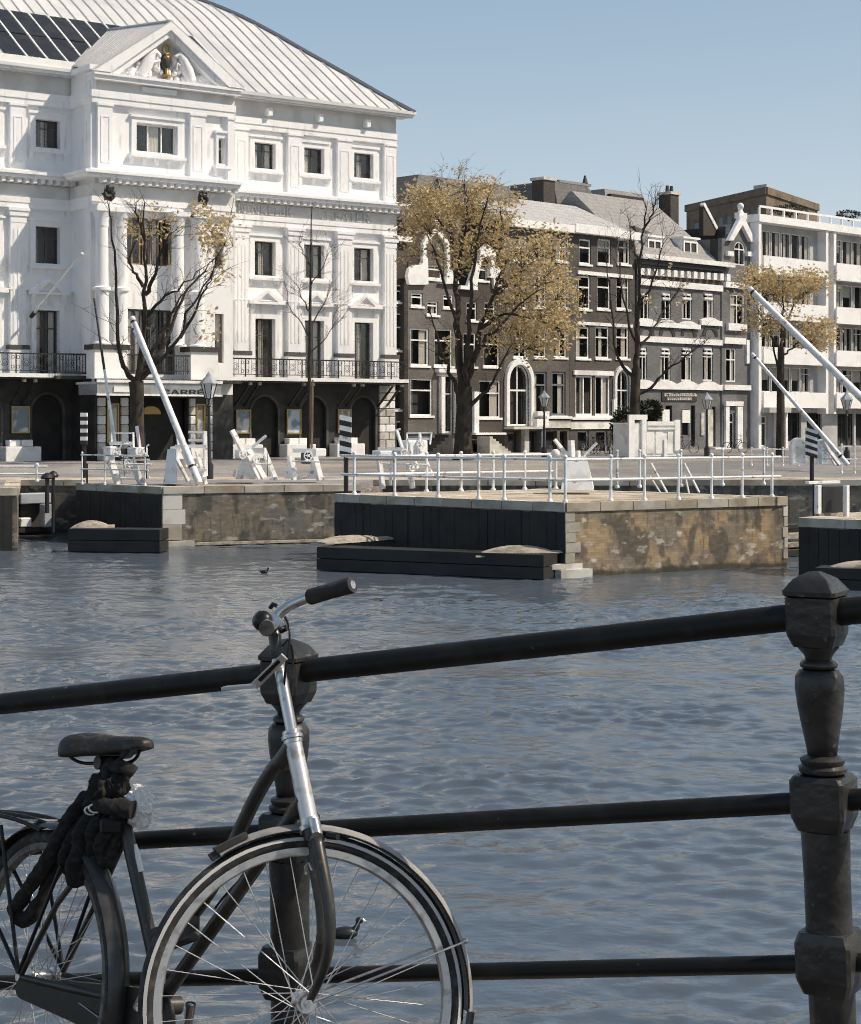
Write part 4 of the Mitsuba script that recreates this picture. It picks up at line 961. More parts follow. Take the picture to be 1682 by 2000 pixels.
rband(h2, 951, 960, 858, 886, 0.002, 0.3, 'blue_frame', 'door_post')
stoop(h2, 957, 998, R.z(965, 852), 1.4, 7, -1, 'pale_stone')

# -- wide cornice house: two fronts under one white cornice and one roof
w3a = [rc(a, b, y0, y1) for (y0, y1) in ((466, 510), (538, 600), (640, 698)) for a, b in ((1003, 1029), (1043, 1067), (1082, 1107))]
d3 = rc(991, 1033, 712, 832, 0, True)
w3b = [rc(1040, 1068, 726, 812), rc(1078, 1105, 726, 812)]
w3c = [rc(1030, 1050, 842, 886), rc(992, 1015, 842, 886), rc(1066, 1088, 842, 880), rc(1094, 1108, 842, 880)]
h3 = house(None, 'tan brick front with an arched white door behind the golden leaves', 985, 1112, R.z(1050, 449), 'brick_tan', w3a + [d3] + w3b + w3c)
glaze(h3, w3a, 0, 'white_wood', v=1, h=(0.62,), curtains=(3, 0, 2, 0, 1, 4))
window(h3, R, *d3[:4], 0, 0.12, 'white_wood', v=1, h=(0.58,), arch=True, name='front_door', deep=0.15)
ar = opening_poly(d3[0] - 0.28, d3[1] + 0.28, d3[2], d3[3] + 0.34, True).difference(opening_poly(d3[0], d3[1], d3[2] - 1, d3[3], True))
part(h3, 'door_arch', R.plate(ar, 0.002, 0.24), 'white_paint')
rband(h3, 984, 1040, 833, 838, 0.002, 0.9, 'pale_stone', 'door_step')
glaze(h3, w3b, 0, 'blue_frame', v=0, h=(0.7,), curtains=(4, 5), sill='white_paint', fw=0.14)
rband(h3, 1038, 1061, 803, 812, 0.003, 0.55, 'white_paint', 'balcony_box'); rband(h3, 1038, 1061, 818, 833, 0.003, 0.5, 'white_paint', 'balcony_box')
for r in w3c: window(h3, R, *r[:4], 0, 0.07, 'dark_stone', v=0, h=(), name='basement_door', deep=0.25)
rband(h3, 1018, 1027, 838, 886, 0.003, 0.3, 'pale_stone', 'door_post'); rband(h3, 1052, 1061, 840, 886, 0.003, 0.25, 'blue_frame', 'door_post')
rband(h3, 1062, 1112, 813, 818, 0.003, 0.28, 'white_paint', 'band'); rband(h3, 1062, 1112, 821, 836, 0.003, 0.14, 'pale_stone', 'band')
w4 = [rc(a, b, y0, y1) for (y0, y1), xs in (((467, 516), ((1131, 1154), (1167, 1193), (1206, 1230))), ((539, 604), ((1130, 1153), (1166, 1192), (1204, 1229))), ((638, 700), ((1125, 1151), (1163, 1190), (1203, 1228)))) for a, b in xs]
w4b = [rc(1124, 1158, 733, 812), rc(1162, 1192, 733, 812)]
d4 = rc(1201, 1229, 722, 812, 0, True)
w4c = [rc(1128, 1150, 842, 884), rc(1164, 1186, 842, 884)]
h4 = house(None, 'brown brick front with large white windows left of the dark tree', 1112, 1240, R.z(1175, 461), 'brick_brown', w4 + w4b + [d4] + w4c, d=0.02)
glaze(h4, w4, 0.02, 'white_wood', v=0, h=(0.66,), curtains=(0, 3, 1, 0, 0, 5, 4, 2, 5), fw=0.11)
glaze(h4, w4b, 0.02, 'white_wood', v=1, h=(), curtains=(2, 5), fw=0.14)
for py0, py1 in ((533, 540), (631, 637)): rband(h4, 1127, 1234, py0, py1, 0.022, 0.12, 'white_wood', 'lintel')
rband(h4, 1119, 1196, 724, 733, 0.022, 0.16, 'white_wood', 'lintel')
rband(h4, 1113, 1196, 815, 820, 0.022, 0.28, 'white_paint', 'band'); rband(h4, 1113, 1196, 823, 838, 0.022, 0.14, 'white_wood', 'band')
window(h4, R, *d4[:4], 0.02, 0.10, 'white_wood', v=1, h=(0.55,), arch=True, name='front_door', deep=0.15)
ar = opening_poly(d4[0] - 0.22, d4[1] + 0.22, d4[2], d4[3] + 0.28, True).difference(opening_poly(d4[0], d4[1], d4[2] - 1, d4[3], True))
part(h4, 'door_arch', R.plate(ar, 0.022, 0.22), 'white_wood')
rband(h4, 1195, 1199, 780, 838, 0.022, 0.2, 'white_paint', 'drain_pipe')
for r in w4c: window(h4, R, *r[:4], 0.02, 0.07, 'white_wood', v=0, h=(), name='basement_window', deep=0.2)
za3, zb3 = R.z(1110, 455), R.z(1110, 440)
part(h3, 'cornice', R.box(R.s(988), R.s(1111.5), -0.2, 0.55, R.z(1050, 449) + 0.002, R.z(1050, 434)), 'white_paint')
part(h4, 'cornice', R.box(R.s(1112.5), R.s(1200), -0.2, 0.58, R.z(1160, 460) + 0.002, R.z(1160, 443)), 'white_paint')
part(h4, 'cornice', R.box(R.s(1200.5), R.s(1241), -0.2, 0.50, R.z(1220, 468) + 0.002, R.z(1220, 453)), 'white_paint')
zr3 = R.z(1110, 400, -5)
part(h3, 'roof', R.w(hexa([(R.s(988), -0.1, zb3 - 0.05), (R.s(1112), -0.1, zb3 - 0.05), (R.s(988), -9, zb3 - 0.05), (R.s(1112), -9, zb3 - 0.05), (R.s(992), -5, zr3), (R.s(1112), -5, zr3), (R.s(992), -6, zr3), (R.s(1112), -6, zr3)])), 'roof_light')
part(h4, 'roof', R.w(hexa([(R.s(1112) + 0.01, -0.1, zb3 - 0.06), (R.s(1243), -0.1, zb3 - 0.06), (R.s(1112) + 0.01, -9, zb3 - 0.06), (R.s(1243), -9, zb3 - 0.06), (R.s(1112) + 0.01, -5, zr3 - 0.03), (R.s(1235), -5, zr3 - 0.03), (R.s(1112) + 0.01, -6, zr3 - 0.03), (R.s(1235), -6, zr3 - 0.03)])), 'roof_light')

# -- grey house with white bands and dormers, and its narrow pointed neighbour
xs2 = ((1249, 1264), (1290, 1310), (1331, 1352), (1373, 1393))
xs1 = ((1251, 1268), (1292, 1311), (1332, 1352), (1374, 1394))
w5 = [rc(a, b, 571, 624) for a, b in xs1] + [rc(a, b, 678, 744) for a, b in xs2]
w5g = [rc(1300, 1313, 792, 842), rc(1331, 1345, 800, 850), rc(1264, 1284, 800, 885), rc(1350, 1358, 792, 872), rc(1391, 1398, 794, 872)]
h5 = house(None, 'blue grey brick house with white bands, two dormers and a shop sign', 1244, 1409, R.z(1330, 512), 'brick_blue', w5 + w5g)
glaze(h5, w5, 0, 'white_wood', v=1, h=(0.72,), curtains=(0, 0, 4, 5, 0, 4, 5, 2), fw=0.09, sill=None)
for r in w5g: window(h5, R, *r[:4], 0, 0.06, 'black_paint', v=0, h=(), curtain=0, name='shop_window', deep=0.2)
for (a, b), yy in [(x, 573) for x in xs1] + [(x, 680) for x in xs2]:      # stained cross-lights over each window
    rband(h5, a + 2, b - 2, yy + 8, yy + 12, -0.08, 0.05, 'white_paint', 'transom'); rband(h5, a + 3, b - 3, yy + 1, yy + 4, -0.08, 0.03, 'white_paint', 'transom')
def humps(k, px0, px1, py0, py1, cs, hh):
    r = R.rect(px0, px1, py0, py1); p = [sbox(r[0], r[2], r[1], r[3])]
    for c in cs: s = R.s(c); p.append(Polygon([(s - 1.15, r[3] - 0.02), (s + 1.15, r[3] - 0.02), (s + 0.5, r[3] + hh * 0.6), (s, r[3] + hh * 0.75), (s - 0.5, r[3] + hh * 0.6)]))
    part(k, 'band', R.plate(unary_union(p), 0.003, 0.20), 'white_paint')
humps(h5, 1246, 1408.5, 551, 563, (), 0)
humps(h5, 1246, 1365, 631, 640, (1260, 1301, 1342), 0.30); humps(h5, 1366.5, 1407, 626, 636, (1384,), 0.28)
humps(h5, 1246, 1408.5, 660, 671, (), 0); humps(h5, 1246, 1408.5, 750, 761, (1257, 1299, 1341, 1383), 0.32)
for c in (1262, 1303, 1345, 1387):
    s, z = R.s(c), R.z(c, 659); part(h5, 'relief_arch', R.plate(Polygon([(s + r * math.cos(t), z + r * math.sin(t)) for r, ts in ((0.95, np.linspace(0.1, 3.0, 9)), (0.62, np.linspace(3.0, 0.1, 9))) for t in ts]), 0.003, 0.06), 'plinth_stone')
rband(h5, 1246, 1409, 531, 549, 0.002, 0.03, 'brick_dark', 'frieze')
part(h5, 'cornice', R.box(R.s(1243), R.s(1423), -0.2, 0.62, R.z(1330, 514), R.z(1330, 505)), 'white_wood')
part(h5, 'cornice', R.box(R.s(1244), R.s(1409), 0.002, 0.42, R.z(1330, 524), R.z(1330, 514) - 0.002), 'black_paint')
for i in range(14):
    c = 1247.5 + 12.95 * i; rr = R.rect(c - 3.4, c + 3.4, 523 + i * 0.9 + 1, 536 + i * 0.9 + 1)
    part(h5, 'cornice_block', R.box(rr[0], rr[1], 0.031, 0.36, rr[2], rr[3]), 'white_paint')
rband(h5, 1246, 1409, 762, 888, 0.002, 0.02, 'blue_plaster', 'plaster') if False else None
zr5 = R.z(1300, 398, -5.5)
part(h5, 'roof', R.w(hexa([(R.s(1240), -0.1, R.z(1330, 505)), (R.s(1410), -0.1, R.z(1330, 505)), (R.s(1240), -11, R.z(1330, 505)), (R.s(1410), -11, R.z(1330, 505)), (R.s(1236), -5.5, zr5), (R.s(1392), -5.5, zr5), (R.s(1236), -5.7, zr5), (R.s(1392), -5.7, zr5)])), 'roof_grey')
for a, b, y0, y1 in ((1263, 1292, 464, 496), (1333, 1362, 467, 503)):
    r = R.rect(a, b, y0, y1, -0.9); k = part(h5, 'dormer', R.box(r[0], r[1], -3.4, -0.92, r[2] - 0.2, r[3]), 'white_paint')
    window(h5, R, r[0] + 0.05, r[1] - 0.05, r[2] + 0.1, r[3] - 0.15, -0.75, 0.13, 'white_paint', v=1, h=(), name='dormer_window', pane=False, deep=0.12)
    part(k, 'pane', R.box(r[0] + 0.1, r[1] - 0.1, -0.918, -0.89, r[2] + 0.12, r[3] - 0.15), 'interior')  # solid dark slab in place of glass and the unlit room
    part(k, 'lid', R.box(r[0] - 0.12, r[1] + 0.12, -3.4, -0.7, r[3] + 0.002, r[3] + 0.14), 'white_paint')
part(h5, 'roof_hatch', R.w(hexa([(R.s(1294), -2.0, R.z(1310, 482, -2)), (R.s(1334), -2.0, R.z(1330, 482, -2)), (R.s(1294), -4.5, R.z(1310, 482, -2)), (R.s(1334), -4.5, R.z(1330, 482, -2)), (R.s(1290), -2.3, R.z(1292, 446, -2)), (R.s(1334), -2.3, R.z(1334, 463, -2)), (R.s(1290), -4.6, R.z(1292, 446, -2)), (R.s(1334), -4.6, R.z(1334, 463, -2))])), 'roof_dark')  # dark wedge built in place of the shadow between the dormers
# sign over the shop: pale letters in two rows, too blurred in the photograph to be read
k = part(h5, 'shop_sign', R.box(R.s(1292), R.s(1360), 0.003, 0.07, R.z(1325, 784), R.z(1325, 766)), 'plinth_stone')
sr_ = random.Random(8)
for row, (y0, y1) in enumerate(((768, 774), (776.5, 781.5))):
    x = 1296.0 + row * 6
    while x < 1356 - row * 8:
        w_ = sr_.uniform(2.2, 3.8)
        r = R.rect(x, x + w_, y0, y1); part(k, 'letter', R.plate(sbox(r[0], r[2], r[1], r[3]).difference(sbox(r[0] + 0.05, r[2] + sr_.choice([0.05, 0.14]), r[1] - sr_.choice([0, 0.05]), r[3] - sr_.choice([0.05, 0.0]))), 0.071, 0.11), 'pale_stone')
        x += w_ + 1.3
for a, b, y0, y1, m in ((1331, 1346, 801, 826, 'white_wood'), (1368, 1374, 806, 850, 'pale_stone'), (1381, 1391, 800, 872, 'pale_stone'), (1292, 1306, 800, 824, 'white_wood')):
    rband(h5, a, b, y0, y1, 0.003, 0.10, m, 'notice_board')
rband(h5, 1380, 1411, 874, 889, 0.003, 0.8, 'flat_white', 'shop_step')

w6 = [rc(1434, 1456, 471, 518, 0.1, True), rc(1427, 1454, 575, 636, 0.1), rc(1418, 1438, 680, 746, 0.1), rc(1421, 1437, 806, 882, 0.1)]
gp = lambda px, py: (R.s(px, 0.1), R.z(px, py, 0.1))
h6 = house(None, 'slim pointed house with a small gothic gable left of the white flats', 1410, 1464, R.z(1438, 468, 0.1), 'brick_blue', w6, d=0.1, outline=Polygon([gp(1421, 469), gp(1464, 469), gp(1462, 458), gp(1444, 426), gp(1424, 456)]))
for r, c in zip(w6[:3], (0, 4, 5)): window(h6, R, *r[:4], 0.1, 0.10, 'white_wood', v=1, h=(0.66,), arch=r[4], curtain=c)
window(h6, R, *w6[3][:4], 0.1, 0.10, 'white_wood', v=0, h=(0.75,), name='front_door', deep=0.25)
rake = Polygon([gp(1417, 470), gp(1426, 470), gp(1444, 440), gp(1461, 472), gp(1470, 474), gp(1446, 421), gp(1442, 421)])
part(h6, 'gable_trim', R.plate(rake, 0.103, 0.42), 'white_paint')
part(h6, 'gable_finial', cat([R.box(R.s(1437), R.s(1452), -0.1, 0.35, R.z(1444, 428), R.z(1444, 416)), lathe([(0.25, R.z(1444, 416)), (0.15, R.z(1444, 410)), (0.22, R.z(1444, 407))], 12, R.pt(R.s(1444), 0.12, 0)), ball(R.pt(R.s(1444), 0.12, R.z(1444, 403)), 0.25, 2)]), 'white_paint', 40)
for a, b, y0, y1, m in ((1417, 1428, 491, 500, 'white_paint'), (1456, 1469, 492, 501, 'white_paint'), (1413, 1458, 552, 563, 'white_paint'), (1411, 1452, 660, 672, 'white_paint'), (1411, 1462, 752, 762, 'white_paint'), (1418, 1454, 632, 646, 'white_paint'), (1413, 1447, 784, 793, 'white_paint')):
    rband(h6, a, b, y0, y1, 0.103, 0.36, m, 'band', 0.1)
for a, b in ((1414, 1421), (1437, 1447)): rband(h6, a, b, 794, 882, 0.103, 0.3, 'white_paint', 'door_post', 0.1)
rband(h6, 1456, 1462, 664, 710, 0.103, 0.25, 'white_paint', 'drain_pipe', 0.1)
part(h6, 'side_roof', R.box(R.s(1378, -4), R.s(1455, -4), -9, -2.2, R.z(1400, 520), R.z(1400, 448, -4)), 'roof_dark')
rband(h6, 1376, 1422, 480, 485, -2.198, -2.0, 'pale_stone', 'band', -2.2)

# -- modern white flats
def fl(px, py, d=0.0): return R.z(px, py, d)
lev = [(fl(1645, y0, 0.9), fl(1645, y1, 0.9)) for y0, y1 in ((548, 515), (632, 600), (715, 685), (797, 768))]
zroof = fl(1570, 448)
sA, sB, sC, sD = R.s(1464.5), R.s(1597), R.s(1612), R.s(1790)
cols7 = [(sA + 0.25 + i * 1.33, sA + 0.25 + i * 1.33 + 1.18) for i in range(int((sB - sA) / 1.33))]
cols7b = [(sC + 1.0 + i * 1.55, sC + 1.0 + i * 1.55 + 1.42) for i in range(int((sD - sC - 1.2) / 1.55))]
floors = [(lev[3][1] + 0.0, lev[2][0]), (lev[2][1], lev[1][0]), (lev[1][1], lev[0][0]), (lev[0][1], zroof - 0.25)]
rects7 = []
for z0, z1 in floors: rects7 += [(a, b, z0 + 0.02, z1 - 0.22, False) for a, b in cols7 + cols7b]
gr7 = [rc(1468, 1500, 812, 872), rc(1517, 1565, 806, 862), rc(1576, 1606, 806, 862), rc(1636, 1668, 808, 872), rc(1672, 1712, 808, 872)]
h7 = house('apartment_block', 'white modern block of flats with long white balcony bands', 1464.5, 1790, zroof, 'flat_grey', rects7 + gr7, 0, 2.4)
labels[h7]['category'] = 'apartment block'
rr7 = random.Random(4)
for r in rects7: window(h7, R, *r[:4], 0, 0.06, 'flat_white', v=0, h=rr7.choice([(), (), (0.75,)]), curtain=rr7.choice([0, 3, 3, 1, 2, 5, 3, 4]), deep=0.12)
for r in gr7: window(h7, R, *r[:4], 0, 0.10, 'flat_white' if r is gr7[0] else 'black_paint', v=2, h=(0.75,), curtain=0, name='shop_front', deep=0.22)
for i, (z0, z1) in enumerate(lev):
    for a, b, dd in ((sA + 0.6, sB - 0.1, 0.85), (sC, sD, 1.05)):
        part(h7, 'balcony', cat([R.box(a, b, 0.01, dd - 0.12, z0, z0 + 0.18)]), 'flat_grey')
        n = max(1, int((b - a) / 3.2))
        for j in range(n): part(h7, 'balcony_front', R.box(a + (b - a) * j / n + 0.012, a + (b - a) * (j + 1) / n - 0.012, dd - 0.119, dd, z0 - 0.02, z1), 'flat_white')
for s in (sA + 0.02, sB - 0.05, sC - 0.02): part(h7, 'pier_wall', R.box(s, s + 0.34, 0.01, 0.8, QZ + 2.6 if s > sA + 1 else QZ, zroof - 0.02), 'flat_white')
part(h7, 'recess', R.box(sB + 0.31, sC - 0.03, 0.012, 0.1, QZ + 3, zroof - 0.02), 'interior')  # raised dark strip standing in for the shade of a set-back
part(h7, 'fascia', R.box(sA - 0.1, sD, -0.3, 0.95, zroof, fl(1570, 434)), 'flat_white')
zt = fl(1570, 434)
part(h7, 'roof_rail', R.box(sA, sD, 0.80, 0.90, zt + 0.50, zt + 0.66), 'flat_white')
n = int((sD - sA) / 1.55)
for i in range(n + 1): part(h7, 'rail_post', R.box(sA + (sD - sA) * i / n - 0.07, sA + (sD - sA) * i / n + 0.07, 0.78, 0.92, zt, zt + 0.50), 'flat_white')
part(h7, 'penthouse', R.box(sA + 9, sD, -8, -3.0, zroof, zt + 0.45), 'flat_grey')
part(h7, 'canopy', R.box(sA + 0.4, R.s(1513), 0.02, 1.5, fl(1490, 806), fl(1490, 796)), 'flat_grey')
part(h7, 'downpipe', R.box(R.s(1509), R.s(1513), 0.1, 1.2, QZ, fl(1510, 806)), 'flat_white')

# -- roofs, chimneys and walls behind the row
def backroof(name, label, cat_, px, pyb, pyt, d0, d1, slope_r, mats, slope_l=0.0, inset_d=1.0):
    sa, sb = R.s(px[0], d0), R.s(px[1], d0); z0, z1 = R.z((px[0] + px[1]) / 2, pyb, d0), R.z((px[0] + px[1]) / 2, pyt, d0)
    k = thing(name, label, cat_)
    part(k, 'roof', frustum(sa, sb, d1, d0, z0, sa + slope_l, sb - 0.02, d1 + inset_d, d0 - inset_d, z1), mats[0])
    if slope_r:
        part(k, 'lit_slope', R.w(hexa([(sb + 0.0, d0 + 0.02, z0), (sb + slope_r, d0 + 0.02, z0), (sb, d1, z0), (sb + slope_r, d1, z0), (sb - 0.02, d0 - inset_d + 0.02, z1), (sb + 0.05, d0 - inset_d + 0.02, z1), (sb - 0.02, d1 + inset_d, z1), (sb + 0.05, d1 + inset_d, z1)])), mats[1])
    part(k, 'body', R.box(sa + 0.1, sb + slope_r - 0.1, d1, d0 - 0.05, QZ, z0 - 0.002), 'brick_dark')
    return k
b1 = backroof('old_house', 'tall dark roofed house half hidden behind the big tree', 'house', (792, 1012), 440, 346, -3.2, -11, 2.7, ('roof_slate', 'roof_slate'), 2.2)
b2 = backroof('old_house', 'dark gabled roof with a finial behind the white cornice', 'house', (1092, 1158), 424, 356, -6.5, -13, 2.0, ('roof_slate', 'roof_slate'), 0.1, 0.6)
part(b2, 'finial', lathe([(0.22, R.z(1147, 358, -7)), (0.12, R.z(1147, 348, -7)), (0.06, R.z(1147, 342, -7))], 8, R.pt(R.s(1147, -7), -7.2, 0)), 'roof_dark')
part(b2, 'ridge_tile', R.box(R.s(1094, -7), R.s(1156, -7), -12, -7.05, R.z(1125, 360, -7), R.z(1125, 355, -7)), 'roof_grey')
b3 = backroof('old_house', 'low grey roof with a dark window strip left of the tall chimney', 'house', (1186, 1262), 420, 372, -9, -15, 1.5, ('roof_grey', 'roof_grey'), 0.3, 0.5)
part(b3, 'window_strip', R.box(R.s(1192, -9), R.s(1256, -9), -9.3, -8.9, R.z(1220, 394, -9), R.z(1220, 382, -9)), 'interior')
def chimney(label, px0, px1, py0, py1, d, m, pots):
    s0, s1, z0, z1 = R.rect(px0, px1, py0, py1, d)
    k = thing('chimney', label, 'chimney')
    part(k, 'stack', R.box(s0, s1, d - 1.1, d, z0, z1), m); part(k, 'cap', R.box(s0 - 0.1, s1 + 0.1, d - 1.2, d + 0.1, z1 + 0.002, z1 + 0.2), 'pale_stone')
    for i in range(pots): part(k, 'chimney_pot', lathe([(0.16, z1 + 0.2), (0.12, z1 + 0.7)], 10, R.pt(s0 + (s1 - s0) * (i + 0.5) / pots, d - 0.5, 0)), 'roof_dark')
chimney('dark square chimney on the roof left of the finial', 1062, 1084, 352, 420, -6, 'brick_dark', 0)
chimney('tall dark chimney with pots on the grey dormer roof', 1310, 1326, 380, 440, -4.5, 'brick_dark', 2)
solo('party_wall', cat([bar(R.pt(R.s(1372, -3), -3, R.z(1372, 398, -3)), R.pt(R.s(1398, -3), -3, R.z(1398, 447, -3)), 0.36, 0.25)]), 'white_paint', 'white sloping coping on the party wall right of the dormers', 'wall')
part('party_wall', 'wall', cat([R.w(hexa([(R.s(1372, -3), -3.3, R.z(1372, 460, -3)), (R.s(1398, -3), -3.3, R.z(1398, 460, -3)), (R.s(1372, -3), -2.9, R.z(1372, 460, -3)), (R.s(1398, -3), -2.9, R.z(1398, 460, -3)), (R.s(1372, -3), -3.3, R.z(1372, 401, -3)), (R.s(1398, -3), -3.3, R.z(1398, 449, -3)), (R.s(1372, -3), -2.9, R.z(1372, 401, -3)), (R.s(1398, -3), -2.9, R.z(1398, 449, -3))]))]), 'brick_dark')
# brown office block far behind
ob = thing('office_block', 'brown flat roofed office block rising behind the white flats', 'office block')
oc = at(1497, 370, 190.0); ol = at(1341, 380, 206.0); orr = at(1597, 384, 205.0); zt8 = oc[2]
def face_front(p, q_):
    f_ = Front.__new__(Front); u = (q_ - p)[:2]; u = u / np.linalg.norm(u); f_.u = u; f_.n = np.array([u[1], -u[0]]); f_.P = p[:2].copy(); return f_
LF, RF = face_front(ol, oc), face_front(oc, orr)
LL, RL = np.linalg.norm((oc - ol)[:2]), np.linalg.norm((orr - oc)[:2])
part(ob, 'wall', prism([ol[:2], oc[:2], orr[:2], (ol + orr - oc)[:2]], QZ, zt8), 'block_brown')
part(ob, 'parapet', cat([LF.box(-0.1, LL + 0.1, 0.002, 0.2, zt8 - 0.5, zt8 + 0.25), RF.box(-0.1, RL + 0.1, 0.002, 0.2, zt8 - 0.5, zt8 + 0.25)]), 'block_brown')
for zz in (zt8 - 2.6, zt8 - 5.8):
    for i in range(8): part(ob, 'window', LF.box(LL * (0.12 + 0.105 * i) , LL * (0.12 + 0.105 * i) + 0.9, 0.003, 0.06, zz - 1.0, zz + 0.6), 'blue_frame')
part(ob, 'plant_room', prism([(ol * 0.15 + oc * 0.85)[:2], oc[:2] + [0.2, 1.0], (oc * 0.8 + orr * 0.2)[:2] + [0, 1.2], (oc * 0.8 + orr * 0.2)[:2] + [-1.5, 4]], zt8 + 0.002, zt8 + 0.7), 'flat_grey')

# ================================================================ trees
def leaves(centres, size, seed, flat=0.0):
    """One small folded leaf clump (two triangles) at each centre."""
    g = np.random.default_rng(seed); n = len(centres)
    a = g.normal(size=(n, 3)); a[:, 2] *= 0.6; a /= np.linalg.norm(a, axis=1, keepdims=True)
    b = np.cross(a, g.normal(size=(n, 3))); b /= np.linalg.norm(b, axis=1, keepdims=True)
    s = size * g.uniform(0.6, 1.35, (n, 1))
    c = np.asarray(centres); nn = np.cross(a, b)
    V = np.stack([c - a * s, c + b * s * 0.55 + nn * s * 0.2, c + a * s, c - b * s * 0.55 + nn * s * 0.2], 1).reshape(-1, 3)
    i = np.arange(n) * 4
    F = np.concatenate([np.stack([i, i + 1, i + 2], 1), np.stack([i, i + 2, i + 3], 1)])
    return V, F
def tree(label, Y, trunk, limbs, twigs, clusters, seed, cat_='tree', lsize=0.13, depth=2.2, group=None, twr=0.016):
    """trunk: (px, py, radius in m) points; limbs: lists of (px, py[, depth]) ending thin, first radius; twigs: how many per limb; clusters: (px, py, rx, ry, count, material)."""
    g = np.random.default_rng(seed)
    k = thing('tree', label, cat_, group)
    tp = [at(x, y, Y) for x, y, r in trunk]
    tp[0][2] = QZ - 0.1
    part(k, 'trunk', tube(tp, [r for *_, r in trunk], 10), 'bark', 50)
    tips, segs = [], []
    for r0, pts in limbs:
        P = []; dz = 0.0; dirn = g.choice([-1, 1]) * g.uniform(0.25, 1.0)
        for i, q_ in enumerate(pts):
            dy = q_[2] if len(q_) > 2 else dirn * depth * (i / max(1, len(pts) - 1)) ** 1.3
            P.append(at(q_[0], q_[1], Y + dy))
        P = np.array(P)
        m = max(6, len(P) * 3); t = np.linspace(0, len(P) - 1, m)
        Q = np.stack([np.interp(t, np.arange(len(P)), P[:, c]) for c in range(3)], 1)
        Q[1:-1] = 0.25 * Q[:-2] + 0.5 * Q[1:-1] + 0.25 * Q[2:]
        Q[1:] += g.normal(0, 0.05, (m - 1, 3))
        rr = r0 * 0.72 * (1 - np.linspace(0, 0.86, m) ** 0.8) + 0.006
        part(k, 'limb', tube(Q, rr, 7), 'bark', 50)
        segs.append((Q, rr)); tips.append(Q[-1])
    tw = []
    for Q, rr in segs:
        L = np.linalg.norm(Q[-1] - Q[0])
        for j in range(twigs):
            i = g.integers(int(len(Q) * 0.25), len(Q)); o = Q[i]
            d = Q[min(i + 1, len(Q) - 1)] - Q[max(i - 1, 0)]; d = d / (np.linalg.norm(d) + 1e-9)
            d = d + g.normal(0, 0.55, 3); d[2] = abs(d[2]) * 0.7 + 0.35; d /= np.linalg.norm(d)
            ln = g.uniform(0.7, 2.2) * (0.6 + 0.4 * L / 6); pts = [o]
            for s in range(4):
                d = d + g.normal(0, 0.16, 3); d /= np.linalg.norm(d); pts.append(pts[-1] + d * ln / 4)
            tw.append(tube(pts, np.linspace(min(twr, rr[i] * 0.6), 0.004, 5), 4))
            tips.append(pts[-1])
            for s in range(2):
                p0 = pts[g.integers(1, 4)]; d2 = d + g.normal(0, 0.7, 3); d2[2] = abs(d2[2]); d2 /= np.linalg.norm(d2)
                p1 = p0 + d2 * g.uniform(0.3, 0.9); tw.append(tube([p0, (p0 + p1) / 2 + g.normal(0, 0.04, 3), p1], [0.009, 0.007, 0.004], 4))
    if tw: part(k, 'twigs', cat(tw), 'bark', kind='stuff')
    tips = np.array(tips)
    for ci, (px, py, rx, ry, count, m_) in enumerate(clusters):
        c = at(px, py, Y + g.uniform(-0.6, 0.6)); ax = np.array([rx * Y / FX, depth * 0.9, ry * Y / FX])
        nc = max(6, count // 15); cc_ = []
        while len(cc_) < nc:
            u = g.uniform(-1, 1, 3)
            if u @ u < 1: cc_.append(c + u * ax)
        cc_ = np.array(cc_)
        pick = cc_[g.integers(0, nc, count)] + g.normal(0, 1, (count, 3)) * np.array([0.26, 0.26, 0.22])
        # sprigs that carry the clumps
        sp_ = []
        for q_ in cc_:
            near = tips[np.argmin(np.linalg.norm(tips - q_, axis=1))]
            if np.linalg.norm(near - q_) < 4.5:
                mid_ = (near + q_) / 2 + g.normal(0, 0.15, 3); sp_.append(tube([near, mid_, q_], [0.014, 0.011, 0.005], 4))
        if sp_: part(k, 'twigs', cat(sp_), 'bark', kind='stuff')
        cut = int(count * 0.72)
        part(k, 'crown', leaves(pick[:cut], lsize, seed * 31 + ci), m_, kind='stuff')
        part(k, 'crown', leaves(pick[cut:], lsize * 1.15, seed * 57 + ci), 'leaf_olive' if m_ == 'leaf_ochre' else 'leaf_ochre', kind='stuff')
    return k
OC, OL = 'leaf_ochre', 'leaf_olive'
tree('bare dark tree before the theatre entrance with a few golden leaves high on its right', 88.0,
     [(268, 905, 0.40), (268, 840, 0.34), (268, 780, 0.33), (266, 745, 0.36)],
     [(0.20, [(266, 750), (242, 722), (234, 690), (229, 610), (226, 500), (214, 430), (212, 400)]), (0.26, [(268, 750), (276, 700), (281, 640), (283, 540), (283, 470), (281, 395)]),
      (0.17, [(283, 575), (300, 545), (318, 480), (340, 448)]), (0.13, [(280, 560), (262, 535), (250, 505), (262, 480)]), (0.20, [(272, 735), (295, 690), (320, 640), (345, 590), (368, 560)]),
      (0.20, [(270, 745), (305, 700), (330, 650), (352, 580), (385, 540), (420, 505)]), (0.17, [(276, 740), (318, 700), (352, 660), (365, 610), (405, 550), (438, 480)]), (0.14, [(284, 620), (310, 590), (350, 562), (400, 520)]),
      (0.11, [(283, 470), (270, 430), (262, 400)]), (0.12, [(352, 660), (380, 610), (402, 560), (420, 530)])],
     15, [(425, 455, 48, 34, 420, OC), (395, 415, 24, 22, 120, OC), (430, 520, 28, 40, 130, OC), (300, 440, 60, 28, 230, OL), (405, 630, 18, 42, 70, OC)], 11, lsize=0.10)
